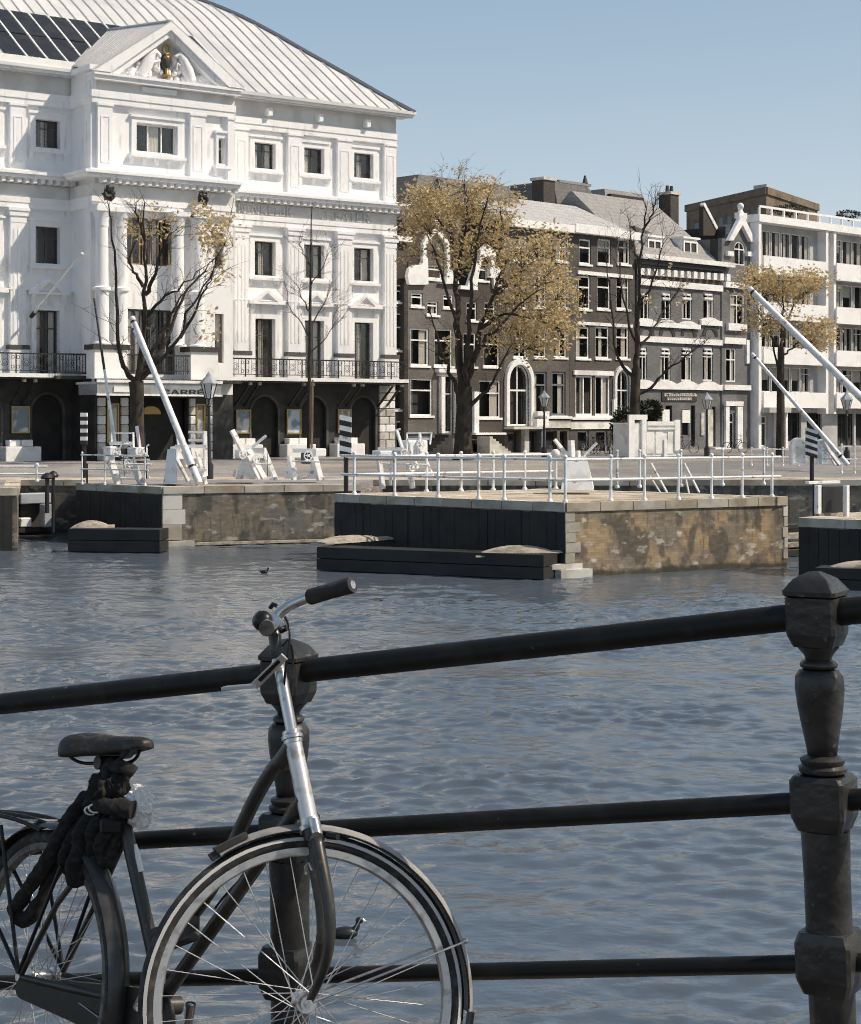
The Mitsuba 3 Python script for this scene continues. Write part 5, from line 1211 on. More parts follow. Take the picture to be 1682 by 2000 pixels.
t2 = tree('slender young tree tied to a stake before the right wing of the theatre', 92.0,
     [(603, 902, 0.10), (604, 800, 0.09), (605, 700, 0.085), (606, 600, 0.075), (607, 520, 0.05), (608, 430, 0.03), (610, 395, 0.015)],
     [(0.05, [(606, 640), (640, 580), (650, 540)]), (0.05, [(606, 610), (585, 570), (572, 545)]), (0.045, [(606, 660), (570, 610), (560, 570)]), (0.04, [(607, 560), (630, 520), (640, 490)]), (0.04, [(606, 690), (645, 650), (660, 600)]), (0.04, [(607, 520), (590, 490), (586, 470)])],
     14, [], 12, twr=0.010)
solo('tree_stake', bar(at(609, 900, 91.6), at(611, 742, 91.6), 0.09), 'stake_wood', 'tall brown wooden stake beside the slender young tree', 'tree stake')
tree('big old tree with a thick dark trunk and golden leaves before the gabled houses', 96.0,
     [(904, 900, 0.60), (905, 860, 0.47), (906, 800, 0.41), (906, 755, 0.44)],
     [(0.34, [(903, 765), (897, 700), (893, 620), (890, 540), (885, 470), (875, 410), (862, 370)]), (0.30, [(908, 762), (925, 700), (940, 640), (965, 570), (990, 510), (1010, 470)]),
      (0.20, [(905, 790), (882, 740), (868, 700), (850, 650), (838, 600)]), (0.24, [(906, 770), (915, 690), (918, 600), (925, 520), (940, 440), (955, 380)]), (0.18, [(908, 800), (940, 775), (960, 745), (985, 700), (1000, 670)]),
      (0.18, [(925, 700), (960, 650), (1010, 600), (1060, 560)]), (0.16, [(940, 640), (985, 610), (1040, 620), (1090, 640)]), (0.15, [(895, 640), (870, 560), (845, 480), (815, 420)]), (0.14, [(890, 540), (905, 470), (915, 410), (905, 360)]), (0.14, [(965, 570), (1005, 540), (1060, 500), (1100, 480)]), (0.10, [(885, 470), (850, 420), (820, 390)])],
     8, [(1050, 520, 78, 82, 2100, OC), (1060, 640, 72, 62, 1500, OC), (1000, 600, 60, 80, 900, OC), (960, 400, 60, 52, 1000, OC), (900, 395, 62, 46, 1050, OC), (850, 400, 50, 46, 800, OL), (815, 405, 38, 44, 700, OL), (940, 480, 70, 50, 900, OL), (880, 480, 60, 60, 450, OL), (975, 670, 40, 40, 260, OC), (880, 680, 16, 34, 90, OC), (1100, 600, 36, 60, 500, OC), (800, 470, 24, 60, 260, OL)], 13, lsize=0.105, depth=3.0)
tree('tall bare dark tree before the blue grey banded house', 104.0,
     [(1240, 898, 0.36), (1240, 820, 0.30), (1241, 760, 0.28), (1243, 720, 0.27)],
     [(0.24, [(1243, 725), (1244, 660), (1246, 590), (1250, 520), (1256, 450), (1262, 395)]), (0.16, [(1242, 740), (1215, 715), (1200, 680), (1196, 620), (1190, 540), (1180, 480)]), (0.15, [(1243, 770), (1275, 755), (1300, 725), (1345, 690), (1385, 665)]), (0.13, [(1244, 690), (1270, 650), (1300, 600), (1330, 560)]), (0.13, [(1244, 670), (1222, 610), (1212, 540), (1205, 470)]), (0.12, [(1246, 600), (1272, 560), (1290, 500), (1300, 460)]), (0.10, [(1256, 450), (1275, 415), (1285, 385)]), (0.10, [(1250, 520), (1232, 470), (1225, 420)])],
     20, [(1290, 560, 60, 60, 45, OC)], 14)
tree('smaller tree with golden leaves before the white flats', 108.0,
     [(1524, 890, 0.26), (1525, 800, 0.24), (1525, 730, 0.21), (1526, 680, 0.20)],
     [(0.15, [(1526, 685), (1535, 640), (1550, 590), (1565, 545)]), (0.13, [(1526, 690), (1505, 650), (1480, 600), (1460, 560)]), (0.11, [(1526, 740), (1512, 690), (1505, 650), (1502, 610)]), (0.11, [(1526, 660), (1528, 600), (1530, 550)]), (0.10, [(1527, 700), (1545, 680), (1575, 660), (1600, 640)])],
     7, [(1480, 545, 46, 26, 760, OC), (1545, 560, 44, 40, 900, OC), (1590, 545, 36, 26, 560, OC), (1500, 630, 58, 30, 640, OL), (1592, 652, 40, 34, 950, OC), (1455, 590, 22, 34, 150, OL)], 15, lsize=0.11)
tree('faint bare treetop rising above the dark roof beside the theatre', 150.0,
     [(870, 880, 0.3), (872, 600, 0.22), (876, 430, 0.15)],
     [(0.10, [(876, 440), (870, 380), (862, 335)]), (0.10, [(876, 440), (890, 380), (900, 325)]), (0.08, [(876, 430), (905, 380), (930, 340)]), (0.08, [(874, 440), (845, 390), (825, 350)])], 16, [(885, 335, 50, 18, 70, OL)], 16, twr=0.02)

def shrub(name, label, c, ax, n, seed, trunk=None, cat_='shrub'):
    g = np.random.default_rng(seed); k = thing(name, label, cat_)
    u = g.normal(size=(n, 3)); u /= np.linalg.norm(u, axis=1, keepdims=True); u *= g.uniform(0.55, 1.05, (n, 1))
    part(k, 'foliage', leaves(c + u * ax, 0.09, seed), 'shrub_leaf', kind='stuff')
    part(k, 'stem', cat([tube([[c[0] + g.normal(0, 0.05), c[1], QZ - 0.05] if trunk is None else [c[0], c[1], trunk], c + g.normal(0, 0.3, 3) * ax], [0.05, 0.02], 6) for _ in range(5)]), 'bark', kind='stuff')
    return k
shrub('shrub', 'dark leafy shrub beside the white cabin', at(1218, 838, 118), np.array([0.85, 0.7, 1.5]), 2200, 3)
shrub('topiary', 'round clipped dark bush above the white cabin', at(1269, 803, 116), np.array([0.85, 0.8, 0.75]), 1600, 4)
shrub('shrub', 'dark bush on the roof terrace of the flats before the brown office block', at(1543, 410, 150), np.array([1.5, 0.6, 0.45]), 700, 5, trunk=float(at(1543, 425, 150)[2]))
shrub('shrub', 'dark bush on the roof terrace at the right edge', at(1658, 419, 156), np.array([1.1, 0.6, 0.4]), 500, 6, trunk=float(at(1658, 432, 156)[2]))

# ================================================================ lock gear in white paint on the quay and the left pier
def gear(name, label, cat_, bars, Y, mat_='white_metal', group=None):
    """bars: (part name, px, py, px, py, width in m, depth offset or (offset, offset)[, material])."""
    k = thing(name, label, cat_, group)
    for b in bars:
        nm, x0, y0, x1, y1, w_, dy = b[:7]; d0, d1 = dy if isinstance(dy, tuple) else (dy, dy)
        part(k, nm, bar(at(x0, y0, Y + d0), at(x1, y1, Y + d1), w_ * 0.82, w_ * 0.82 * (b[8] if len(b) > 8 else 1.0), up=(-0.56, 0.83, 0.01)), b[7] if len(b) > 7 and b[7] else mat_)
    return k
def block(k, nm, px0, px1, py0, py1, Y, dep, m, bev=0.03):
    p, q_ = at(px0, py1, Y), at(px1, py0, Y); F_ = Front(px0, Y, 34.0)
    return part(k, nm, F_.w(bevel_box(0, F_.s(px1), -dep, 0, p[2], q_[2], min(bev, dep * 0.3))), m)
def rod(k, nm, pts, r, m='white_metal'): return part(k, nm, tube([at(*q_) for q_ in pts], r, 10), m, 50)
def cog(k, px, py, Y, r, m='white_metal'):
    r = r * 0.8
    c = at(px, py, Y); a_ = np.array([0.5, -0.86, 0]); u_, w_, _ = axes(a_)
    pts = [c + r * (1.0 + 0.10 * (i % 2)) * (u_ * math.cos(t) + w_ * math.sin(t)) for i, t in enumerate(np.linspace(0, 2 * math.pi, 25)[:-1])]
    part(k, 'gear_wheel', cat([tube(pts, 0.022, 6, True)] + [tube([c, c + r * (u_ * math.cos(t) + w_ * math.sin(t))], 0.014, 5) for t in np.arange(5) * 1.2566] + [tube([c - a_ * 0.05, c + a_ * 0.05], 0.04, 8)]), m, kind='stuff')
g1 = gear('lock_winch', 'white lock winch frame on two slanting legs at the left end of the grey pier', 'winch', [
    ('beam', 216, 846, 262, 846, 0.06, 0.4), ('beam', 214, 866, 260, 866, 0.13, 0.4), ('post', 218, 846, 218, 900, 0.07, 0.4), ('post', 260, 844, 262, 900, 0.07, 0.4),
    ('leg', 214, 872, 220, 905, 0.17, 0.2), ('leg', 216, 900, 232, 946, 0.24, 0.0), ('leg', 258, 900, 276, 945, 0.22, 0.0), ('crossbeam', 232, 924, 262, 924, 0.10, 0.5), ('crossbeam', 236, 936, 292, 933, 0.10, 0.3), ('lever', 267, 832, 274, 880, 0.10, 0.1), ('lever', 270, 888, 291, 868, 0.05, 0.1),
    ('crossbeam', 250, 898, 292, 898, 0.07, 0.7)], 59.4)
block(g1, 'gearbox', 214, 232, 872, 890, 59.4, 0.5, 'white_metal'); block(g1, 'gearbox', 258, 289, 874, 893, 59.5, 0.4, 'white_metal'); block(g1, 'gear_plate', 236, 256, 876, 896, 59.7, 0.2, 'far_iron')
p = at(246, 880, 59.45); part(g1, 'handwheel', tube([p + [0.22 * math.cos(t), 0, 0.22 * math.sin(t)] for t in np.linspace(0, 2 * math.pi, 15)[:-1]], 0.03, 6, True), 'white_metal', 40)
for q_ in ((228, 884), (272, 882), (250, 905)): cog(g1, *q_, 59.15, 0.15)
rod(g1, 'shaft', [(214, 905, 59.2), (296, 907, 59.0)], 0.03); rod(g1, 'rack', [(283, 846, 59.4), (286, 935, 59.2)], 0.022, 'far_iron'); rod(g1, 'chain', [(240, 866, 59.0), (243, 930, 59.0)], 0.012, 'far_iron')
g2 = gear('lock_winch', 'big white lock winch with side panel at the foot of the long twin booms', 'winch', [
    ('leg', 344, 895, 368, 940, 0.13, -0.1), ('leg', 358, 880, 390, 946, 0.17, -0.3), ('leg', 384, 880, 402, 946, 0.13, 0.3), ('post', 344, 836, 349, 870, 0.08, 0.1), ('beam', 368, 844, 400, 844, 0.09, 0.5), ('beam', 368, 860, 402, 860, 0.09, 0.5), ('post', 400, 842, 402, 930, 0.13, 0.4),
    ('beam', 342, 872, 404, 872, 0.13, 0.0), ('crossbeam', 376, 918, 404, 918, 0.11, 0.2), ('crossbeam', 378, 934, 404, 934, 0.11, 0.2)], 58.4)
block(g2, 'frame_panel', 345, 400, 872, 898, 58.7, 0.5, 'white_metal'); block(g2, 'side_plate', 362, 396, 884, 914, 59.0, 0.3, 'white_metal')
pt = lambda px, py, Y: at(px, py, Y)
part(g2, 'side_panel', hexa([pt(319, 946, 58.3), pt(347, 944, 58.0), pt(319, 946, 59.6), pt(347, 944, 59.4), pt(327, 877, 58.5), pt(343, 877, 58.3), pt(327, 877, 59.4), pt(343, 877, 59.2)]), 'white_metal')
def boom(label, p0, p1, r0, r1, bands, mats=(('spar', 0.0, 1.0, 'white_metal'),)):
    """A tapered spar from its tip p0 to its foot p1 with iron bands."""
    k = thing('long_boom', label, 'boom'); P_, Q_ = at(*p0), at(*p1)
    for nm, f0, f1, m in mats:
        fs = np.linspace(f0, f1, 8); part(k, nm, tube([P_ + (Q_ - P_) * f for f in fs], [r0 + (r1 - r0) * f for f in fs], 14), m, 40)
    for f in bands:
        c = P_ + (Q_ - P_) * f; d = (Q_ - P_) / np.linalg.norm(Q_ - P_); r = (r0 + (r1 - r0) * f) * 1.12
        part(k, 'iron_band', tube([c - d * 0.035, c + d * 0.035], r, 14), 'far_iron', 40)
    part(k, 'tip_cap', ball(P_, r0 * 1.05, 2), mats[0][3], True)
    return k
boom('long thick white boom slanting up to the left from the big lock winch', (259, 622, 59.4), (389, 944, 57.7), 0.085, 0.12, (0.02, 0.9))
k_ = boom('thinner white boom close under the thick boom of the big lock winch', (257, 634, 60.0), (362, 870, 58.9), 0.045, 0.06, (0.04,))
boom('thin upright pole dark above and white below left of the bare tree', (184, 584, 59.9), (224, 862, 58.9), 0.032, 0.055, (0.02,), (('spar', 0.0, 0.5, 'far_iron'), ('spar', 0.5, 1.0, 'white_metal')))
g3 = gear('lock_winch', 'white lock winch with two crossed levers below the left poster', 'winch', [
    ('lever', 453, 840, 477, 886, 0.17, -0.2), ('lever', 492, 874, 520, 851, 0.09, 0.2, 'white_metal'), ('leg', 484, 878, 516, 934, 0.20, -0.1), ('leg', 514, 876, 539, 938, 0.17, 0.2), ('leg', 484, 890, 506, 936, 0.11, -0.4), ('beam', 480, 880, 517, 880, 0.22, 0.0), ('base', 527, 936, 543, 934, 0.16, -0.1), ('post', 458, 918, 457, 932, 0.09, 0.2), ('post', 474, 918, 473, 932, 0.09, 0.2)], 60.0)
part(g3, 'side_panel', hexa([pt(460, 936, 60.2), pt(500, 936, 60.0), pt(460, 936, 61.3), pt(500, 936, 61.2), pt(474, 886, 60.4), pt(487, 886, 60.2), pt(474, 886, 61.1), pt(487, 886, 61.0)]), 'white_metal')
block(g3, 'hub', 466, 482, 878, 896, 59.9, 0.3, 'white_metal')
for q_ in ((474, 888), (500, 896)): cog(g3, *q_, 59.5, 0.15)
rod(g3, 'shaft', [(470, 905, 59.7), (530, 907, 59.6)], 0.028); rod(g3, 'chain', [(522, 884, 59.6), (523, 930, 59.6)], 0.012, 'far_iron')
g4 = gear('lock_winch', 'white two legged lock frame below the blue poster', 'winch', [
    ('leg', 567, 890, 576, 938, 0.22, 0.0), ('leg', 614, 892, 626, 938, 0.22, 0.0), ('base', 576, 934, 590, 933, 0.14, 0), ('base', 626, 936, 634, 934, 0.14, 0), ('beam', 572, 880, 606, 880, 0.17, 0.3), ('base_rail', 580, 934, 680, 931, 0.06, 0.6)], 60.6)
block(g4, 'plate', 616, 638, 876, 892, 60.7, 0.3, 'white_metal'); block(g4, 'iron_block', 596, 608, 884, 906, 60.9, 0.3, 'far_iron'); block(g4, 'side_panel', 545, 566, 884, 936, 60.8, 0.5, 'white_metal') if False else None
part(g4, 'side_panel', hexa([pt(555, 934, 60.7), pt(576, 936, 60.6), pt(555, 934, 61.6), pt(576, 936, 61.5), pt(563, 890, 60.8), pt(570, 890, 60.7), pt(563, 890, 61.4), pt(570, 890, 61.3)]), 'white_metal')
part(g4, 'side_panel', hexa([pt(600, 934, 60.7), pt(624, 936, 60.6), pt(600, 934, 61.6), pt(624, 936, 61.5), pt(612, 890, 60.8), pt(618, 890, 60.7), pt(612, 890, 61.4), pt(618, 890, 61.3)]), 'white_metal')
cog(g4, 602, 890, 60.4, 0.17); rod(g4, 'shaft', [(570, 900, 60.4), (630, 902, 60.3)], 0.028)
g5 = gear('lock_winch', 'tall white winch cabinet standing on the left half of the tan pier', 'winch', [
    ('leg', 741, 900, 748, 955, 0.15, 0.0), ('leg', 798, 905, 806, 954, 0.15, -0.1), ('leg', 810, 902, 822, 932, 0.12, 0.2), ('leg', 762, 900, 763, 948, 0.08, 0.2), ('leg', 800, 920, 812, 904, 0.10, 0.0), ('leg', 832, 900, 846, 933, 0.10, 0.1), ('lever', 775, 840, 786, 876, 0.09, 0.0), ('lever', 771, 841, 783, 838, 0.06, 0.0), ('beam', 738, 877, 788, 877, 0.12, 0.0), ('beam', 740, 890, 836, 892, 0.11, 0.0), ('crossbeam', 740, 929, 812, 930, 0.07, 0.3), ('post', 795, 845, 795, 890, 0.05, 0.0), ('post', 820, 845, 822, 890, 0.08, 0.0), ('post', 843, 845, 840, 868, 0.05, 0.1), ('beam', 794, 846, 844, 845, 0.05, 0.0), ('beam', 796, 858, 838, 857, 0.07, 0.0)], 53.2)
block(g5, 'cabinet', 797, 816, 860, 890, 53.25, 0.4, 'white_metal'); block(g5, 'gear_case', 740, 786, 880, 893, 53.3, 0.4, 'white_wood'); block(g5, 'cabinet_side', 818, 836, 860, 892, 53.3, 0.4, 'white_metal')
part(g5, 'gusset', hexa([pt(830, 933, 53.2), pt(848, 933, 53.2), pt(830, 933, 53.5), pt(848, 933, 53.5), pt(830, 904, 53.2), pt(834, 904, 53.2), pt(830, 904, 53.5), pt(834, 904, 53.5)]), 'white_metal')
for q_ in ((790, 886), (822, 868), (806, 912)): cog(g5, *q_, 52.9, 0.14)
rod(g5, 'shaft', [(745, 905, 53.0), (838, 908, 52.9)], 0.026); rod(g5, 'rack', [(768, 880, 53.0), (770, 948, 53.0)], 0.02, 'far_iron')
g6 = gear('lock_winch', 'white winch with two crossed levers on the tan pier near the right railing post', 'winch', [
    ('lever', 1083, 858, 1112, 894, 0.10, 0.1), ('lever', 1138, 893, 1166, 865, 0.07, 0.1), ('post', 1116, 860, 1118, 895, 0.16, 0.0), ('post', 1130, 880, 1131, 895, 0.09, 0.0)], 51.6)
part(g6, 'housing', hexa([pt(1096, 958, 51.2), pt(1160, 958, 51.2), pt(1096, 950, 52.6), pt(1160, 950, 52.6), pt(1107, 893, 51.5), pt(1146, 893, 51.5), pt(1107, 893, 52.3), pt(1146, 893, 52.3)]), 'white_metal')
p = at(1085, 886, 51.6); part(g6, 'knob', ball(p, 0.13, 2), 'white_metal', 50)
gear('stay', 'pair of thin white struts leaning on the far edge of the tan pier', 'strut', [('strut', 1272, 905, 1303, 962, 0.06, 0), ('strut', 1270, 930, 1290, 962, 0.04, 0.2), ('strut', 1337, 905, 1366, 962, 0.06, 0), ('strut', 1338, 928, 1346, 964, 0.05, 0.2)], 54.0)
boom('long thick white boom crossing the flats down to the right edge', (1466, 565, 60.6), (1790, 882, 59.0), 0.095, 0.15, (0.015,))
boom('thinner white boom running down to the winch at the right edge', (1470, 692, 63.8), (1657, 908, 63.0), 0.06, 0.085, (0.03, 0.92))
gear('lock_winch', 'white lattice winch legs under the thinner boom at the right edge', 'winch', [('leg', 1598, 862, 1604, 906, 0.12, 0), ('leg', 1604, 860, 1640, 908, 0.13, 0), ('leg', 1614, 880, 1632, 908, 0.08, 0.3), ('crossbeam', 1600, 880, 1622, 880, 0.08, 0.1), ('crossbeam', 1606, 896, 1634, 896, 0.07, 0.1)], 63.3)
def housing(label, px0, px1, py0, py1, Y):
    p, q_ = at(px0, py1, Y), at(px1, py0, Y); w_ = q_[0] - p[0]; r = w_ / 2
    prof = opening_poly(0, w_, 0, q_[2] - p[2], True)
    k = thing('gate_housing', label, 'gate housing')
    v, f = sheet(prof, 0.5); part(k, 'body', (np.stack([v[:, 0] + p[0], Y + v[:, 2], v[:, 1] + p[2]], 1), f), 'white_metal')
    rim = prof.difference(prof.buffer(-0.08)); v, f = sheet(rim, 0.07); part(k, 'rim', (np.stack([v[:, 0] + p[0], Y - 0.072 + v[:, 2], v[:, 1] + p[2]], 1), f), 'white_metal')
housing('round topped grey and white housing left of the right banded post', 1546, 1577, 855, 908, 76.0)
housing('round topped grey and white housing right of the right banded post', 1598, 1618, 858, 906, 74.0)
# banded posts
def banded(label, px, py0, py1, w_, Y, n, ypost, tilt=0.0):
    k = thing('banded_post', label, 'post')
    c0_, c1_ = at(px, py1, Y), at(px, py0, Y); h = (c1_[2] - c0_[2]) / n
    for i in range(n):
        z = c0_[2] + h * i
        pts = [(c0_[0] + sx * w_ / 2, Y + sy * 0.10, z + zz + sx * tilt) for zz in (0.0, h * 0.96) for sy in (-1, 1) for sx in (-1, 1)]
        part(k, 'band', hexa(pts), 'white_metal' if i % 2 else 'black_paint')
    part(k, 'post', tube([at(px + 1, ypost, Y + 0.12), at(px + 1, py0, Y + 0.12)], 0.07, 8), 'black_paint', 40)
banded('black and white banded post at the left end of the tan pier', 675, 812, 892, 0.36, 56.0, 8, 966, -0.04)
banded('black and white banded post standing before the flats at the right', 1585, 838, 892, 0.36, 60.0, 8, 945, -0.06)
banded('black post with white bands in the dark corner left of the theatre entrance', 164, 806, 868, 0.24, 66.0, 8, 945, 0.0)
# mooring bollards and iron posts
def ironpost(label, px, py0, py1, Y, r, head):
    b = at(px, py1, Y); t = at(px, py0, Y)
    k = thing('iron_post', label, 'post')
    part(k, 'shaft', tube([b, t], r * 0.6, 10), 'far_iron', 40)
    if head: part(k, 'head', lathe([(r * 1.7, 0), (r * 1.9, 0.06), (r * 1.2, 0.16), (r * 0.4, 0.2)], 12, t), 'far_iron', 40)
ironpost('black iron mooring post by the left lock gate, the left of two', 92, 936, 1002, 57.5, 0.11, True)
ironpost('black iron mooring post by the left lock gate, the right of two', 104, 932, 1040, 58.5, 0.09, True)
ironpost('thin black post on the pier edge left of the white winch frame', 170, 905, 944, 59.8, 0.05, False)
ironpost('thin black pole beside the white framed sluice board at the right', 1589, 940, 1008, 48.0, 0.04, False)
lg_ = thing('lock_gate', 'lock gate toned grey for shade with dark filled openings between the two left piers', 'lock gate')
for a, b, y0, y1, m in ((40, 100, 964, 985, 'grey_tone'), (40, 62, 1012, 1030, 'white_metal'), (86, 102, 985, 1030, 'grey_tone')): block(lg_, 'panel', a, b, y0, y1, 61.0, 0.4, m)  # two panels toned grey for the shade under the beam
block(lg_, 'opening', 40, 104, 970, 1046, 61.45, 0.3, 'interior'); block(lg_, 'beam', 36, 104, 1031, 1042, 61.0, 0.4, 'tarred_wood')  # solid dark block painted as the shade inside the openings
lg2 = thing('lock_gate', 'lock gate beams glimpsed between the tan pier and the dark right pier', 'lock gate')
for i, (y0, y1, m) in enumerate(((1024, 1036, 'tarred_wood'), (1042, 1056, 'pale_deck'), (1060, 1072, 'pale_deck'), (1074, 1090, 'tarred_wood'))): block(lg2, 'beam', 1520, 1580, y0, y1, 52.4 + 0.02 * i, 0.4, m)
sb = thing('sluice_board', 'white framed dark board on the dark right pier', 'board')
for a, b, y0, y1, m, n_ in ((1598, 1606, 948, 1004, 'white_metal', 'post'), (1580, 1642, 940, 946, 'white_metal', 'cap'), (1654, 1660, 948, 1014, 'white_metal', 'post'), (1607, 1646, 950, 1001, 'far_iron', 'panel'), (1600, 1662, 1003, 1009, 'pale_deck', 'base')): block(sb, n_, a, b, y0, y1, 47.6 + (0.05 if n_ == 'panel' else 0), 0.14, m, 0.01)

# ================================================================ street furniture
def lamp(label, px, ytop, Y, zb=QZ, s=1.0):
    k = thing('street_lamp', label, 'street lamp')
    top = at(px, ytop, Y); x, y = top[0], Y; zt_ = top[2]; zl_ = zt_ - 0.95 * s
    part(k, 'pole', lathe([(0.16 * s, zb), (0.16 * s, zb + 0.5), (0.08 * s, zb + 0.62), (0.065 * s, zb + 1.4), (0.05 * s, zl_ - 0.3), (0.09 * s, zl_ - 0.26), (0.05 * s, zl_ - 0.2), (0.05 * s, zl_)], 12, (x, y, 0)), 'far_iron', 40)
    L = part(k, 'lantern', lathe([(0.13 * s, zl_ + 0.02), (0.27 * s, zl_ + 0.52 * s)], 6, (x, y, 0)), 'lamp_glass')
    part(L, 'cage', cat([tube([(x + 0.135 * s * math.cos(t), y + 0.135 * s * math.sin(t), zl_), (x + 0.285 * s * math.cos(t), y + 0.285 * s * math.sin(t), zl_ + 0.54 * s)], 0.018 * s, 5) for t in np.arange(6) * math.pi / 3]), 'far_iron', kind='stuff')
    part(L, 'roof', lathe([(0.34 * s, zl_ + 0.53 * s), (0.30 * s, zl_ + 0.60 * s), (0.12 * s, zl_ + 0.78 * s), (0.08 * s, zl_ + 0.86 * s), (0.02 * s, zt_)], 6, (x, y, 0)), 'grey_tone')
lamp('old street lamp with a grey lantern standing before the theatre canopy', 408, 726, 65.0)
lamp('street lamp before the arched white door and blue framed windows', 1063, 762, 104.0)
lamp('street lamp before the blue grey banded house', 1381, 766, 104.0)
lamp('street lamp at the right edge before the white balconies', 1654, 764, 92.0)
cb = thing('cabin', 'white panelled cabin on the quay before the blue grey house', 'cabin')
block(cb, 'body', 1234, 1322, 826, 893, 100.0, 1.6, 'white_wood')
CF = Front(1234, 100.0, 34.0)
for a, b, y0, y1 in ((1228, 1239, 812, 894), (1254, 1262, 818, 894), (1318, 1328, 820, 880), (1228, 1264, 810, 820), (1265, 1317, 823, 831), (1265, 1317, 835, 839), (1297, 1303, 858, 892)):
    r = CF.rect(a, b, y0, y1, 0.1); part(cb, 'frame', CF.box(r[0], r[1], 0.01, 0.14, r[2], r[3]), 'white_paint')
for a, b in ((1264, 1278), (1281, 1295), (1305, 1317)):
    r = CF.rect(a, b, 843, 886, 0.05); part(cb, 'panel', CF.box(r[0], r[1], 0.005, 0.05, r[2], r[3]), 'white_wood')
def parked_bike(label, px, Y, ang, col, basket=False, group=None):
    k = thing('parked_bicycle', label, 'bicycle', group); c = at(px, 880, Y); R_ = 0.34
    u = np.array([math.cos(ang), math.sin(ang), 0]); o = np.array([c[0], Y, QZ + R_])
    for s in (-0.54, 0.54):
        w_ = part(k, 'wheel', tube([o + u * s + u * R_ * math.cos(t) + [0, 0, R_ * math.sin(t)] for t in np.linspace(0, 2 * math.pi, 19)[:-1]], 0.022, 6, True), 'black_paint', 40)
        part(w_, 'spokes', cat([tube([o + u * s, o + u * s + u * R_ * math.cos(t) + [0, 0, R_ * math.sin(t)]], 0.004, 3) for t in np.arange(10) * 0.628]), 'white_metal', kind='stuff')
    bb, st, hd, sd = o + u * -0.08, o + u * -0.24 + [0, 0, 0.5], o + u * 0.40 + [0, 0, 0.5], o + u * -0.27 + [0, 0, 0.66]
    part(k, 'frame', cat([tube([a, b], 0.02, 6) for a, b in ((o - u * 0.54, bb), (bb, hd), (bb, st), (st, hd), (o - u * 0.54, st), (o + u * 0.54, hd + [0, 0, 0.05]), (st, sd))]), col, 40)
    part(k, 'saddle', ball(sd + [0, 0, 0.03], 0.1, 1, (1.3, 1.0, 0.5)), 'black_paint', 50)
    n_ = np.array([-u[1], u[0], 0]); hb = hd + [0, 0, 0.3]
    part(k, 'handlebar', cat([tube([hd, hb], 0.015, 6), tube([hb - n_ * 0.28 - u * 0.15, hb - n_ * 0.2, hb + n_ * 0.2, hb + n_ * 0.28 - u * 0.15], 0.014, 6)]), 'far_iron', 40)
    if basket: block_ = part(k, 'crate', xf(bx(-0.2, 0.2, -0.16, 0.16, 0, 0.26), np.array([[u[0], n_[0], 0, (o + u * 0.6)[0]], [u[1], n_[1], 0, (o + u * 0.6)[1]], [0, 0, 1, QZ + 0.85], [0, 0, 0, 1]])), 'stake_wood')
grp = 'bicycles parked on the quay before the houses'
for i, (px, Y, a, col, bk) in enumerate(((1150, 113, 0.9, 'black_paint', True), (1163, 112, 1.1, 'black_paint', False), (1176, 113, 0.8, 'far_iron', False), (1189, 112.5, 1.2, 'black_paint', True), (1202, 113, 1.0, 'far_iron', False))):
    parked_bike(('leftmost', 'second from the left', 'middle', 'second from the right', 'rightmost')[i] + ' of the five dark bicycles parked left of the leafy shrub', px, Y, a, col, False, grp)
parked_bike('dark parked bicycle right of the white cabin', 1340, 116, 0.3, 'far_iron')
parked_bike('dark parked bicycle before the white door frame of the slim pointed house', 1436, 118, 0.2, 'black_paint')
solo('white_sign', hexa([pt(1196, 892, 106), pt(1226, 892, 106), pt(1196, 892, 106.2), pt(1226, 892, 106.2), pt(1216, 858, 106), pt(1225, 858, 106), pt(1216, 858, 106.2), pt(1225, 858, 106.2)]), 'flat_white', 'white slanting board leaning beside the cabin', 'board')
# coots on the water
def coot(label, px, py, s, face):
    b = onz(px, py, 0); k = thing('water_bird', label, 'bird')
    V, F = [], []; f = np.array([face, 0, 0.0])
    part(k, 'body', ball((b[0], b[1], 0.055 * s), 0.1 * s, 3, (1.75, 1.0, 0.85)), 'black_paint', True)
    part(k, 'tail', tube([b + [-0.14 * s * face, 0, 0.07 * s], b + [-0.23 * s * face, 0, 0.10 * s]], [0.05 * s, 0.012 * s], 8), 'black_paint', 50)
    part(k, 'neck', tube([b + [0.11 * s * face, 0, 0.08 * s], b + [0.165 * s * face, 0, 0.14 * s], b + [0.18 * s * face, 0, 0.20 * s]], [0.055 * s, 0.038 * s, 0.034 * s], 10), 'black_paint', True)
    h = part(k, 'head', ball(b + [0.195 * s * face, 0, 0.225 * s], 0.045 * s, 2, (1.2, 0.9, 1.0)), 'black_paint', True)
    part(h, 'bill', tube([b + [0.235 * s * face, 0, 0.245 * s], b + [0.25 * s * face, 0, 0.225 * s], b + [0.285 * s * face, 0, 0.215 * s]], [0.018 * s, 0.018 * s, 0.006 * s], 8), 'white_paint', 50)
coot('black coot with a white bill swimming behind the front wheel of the bicycle', 674, 1830, 0.56, 1)
coot('tiny dark bird on the water left of the long fender', 516, 1119, 0.55, 1)

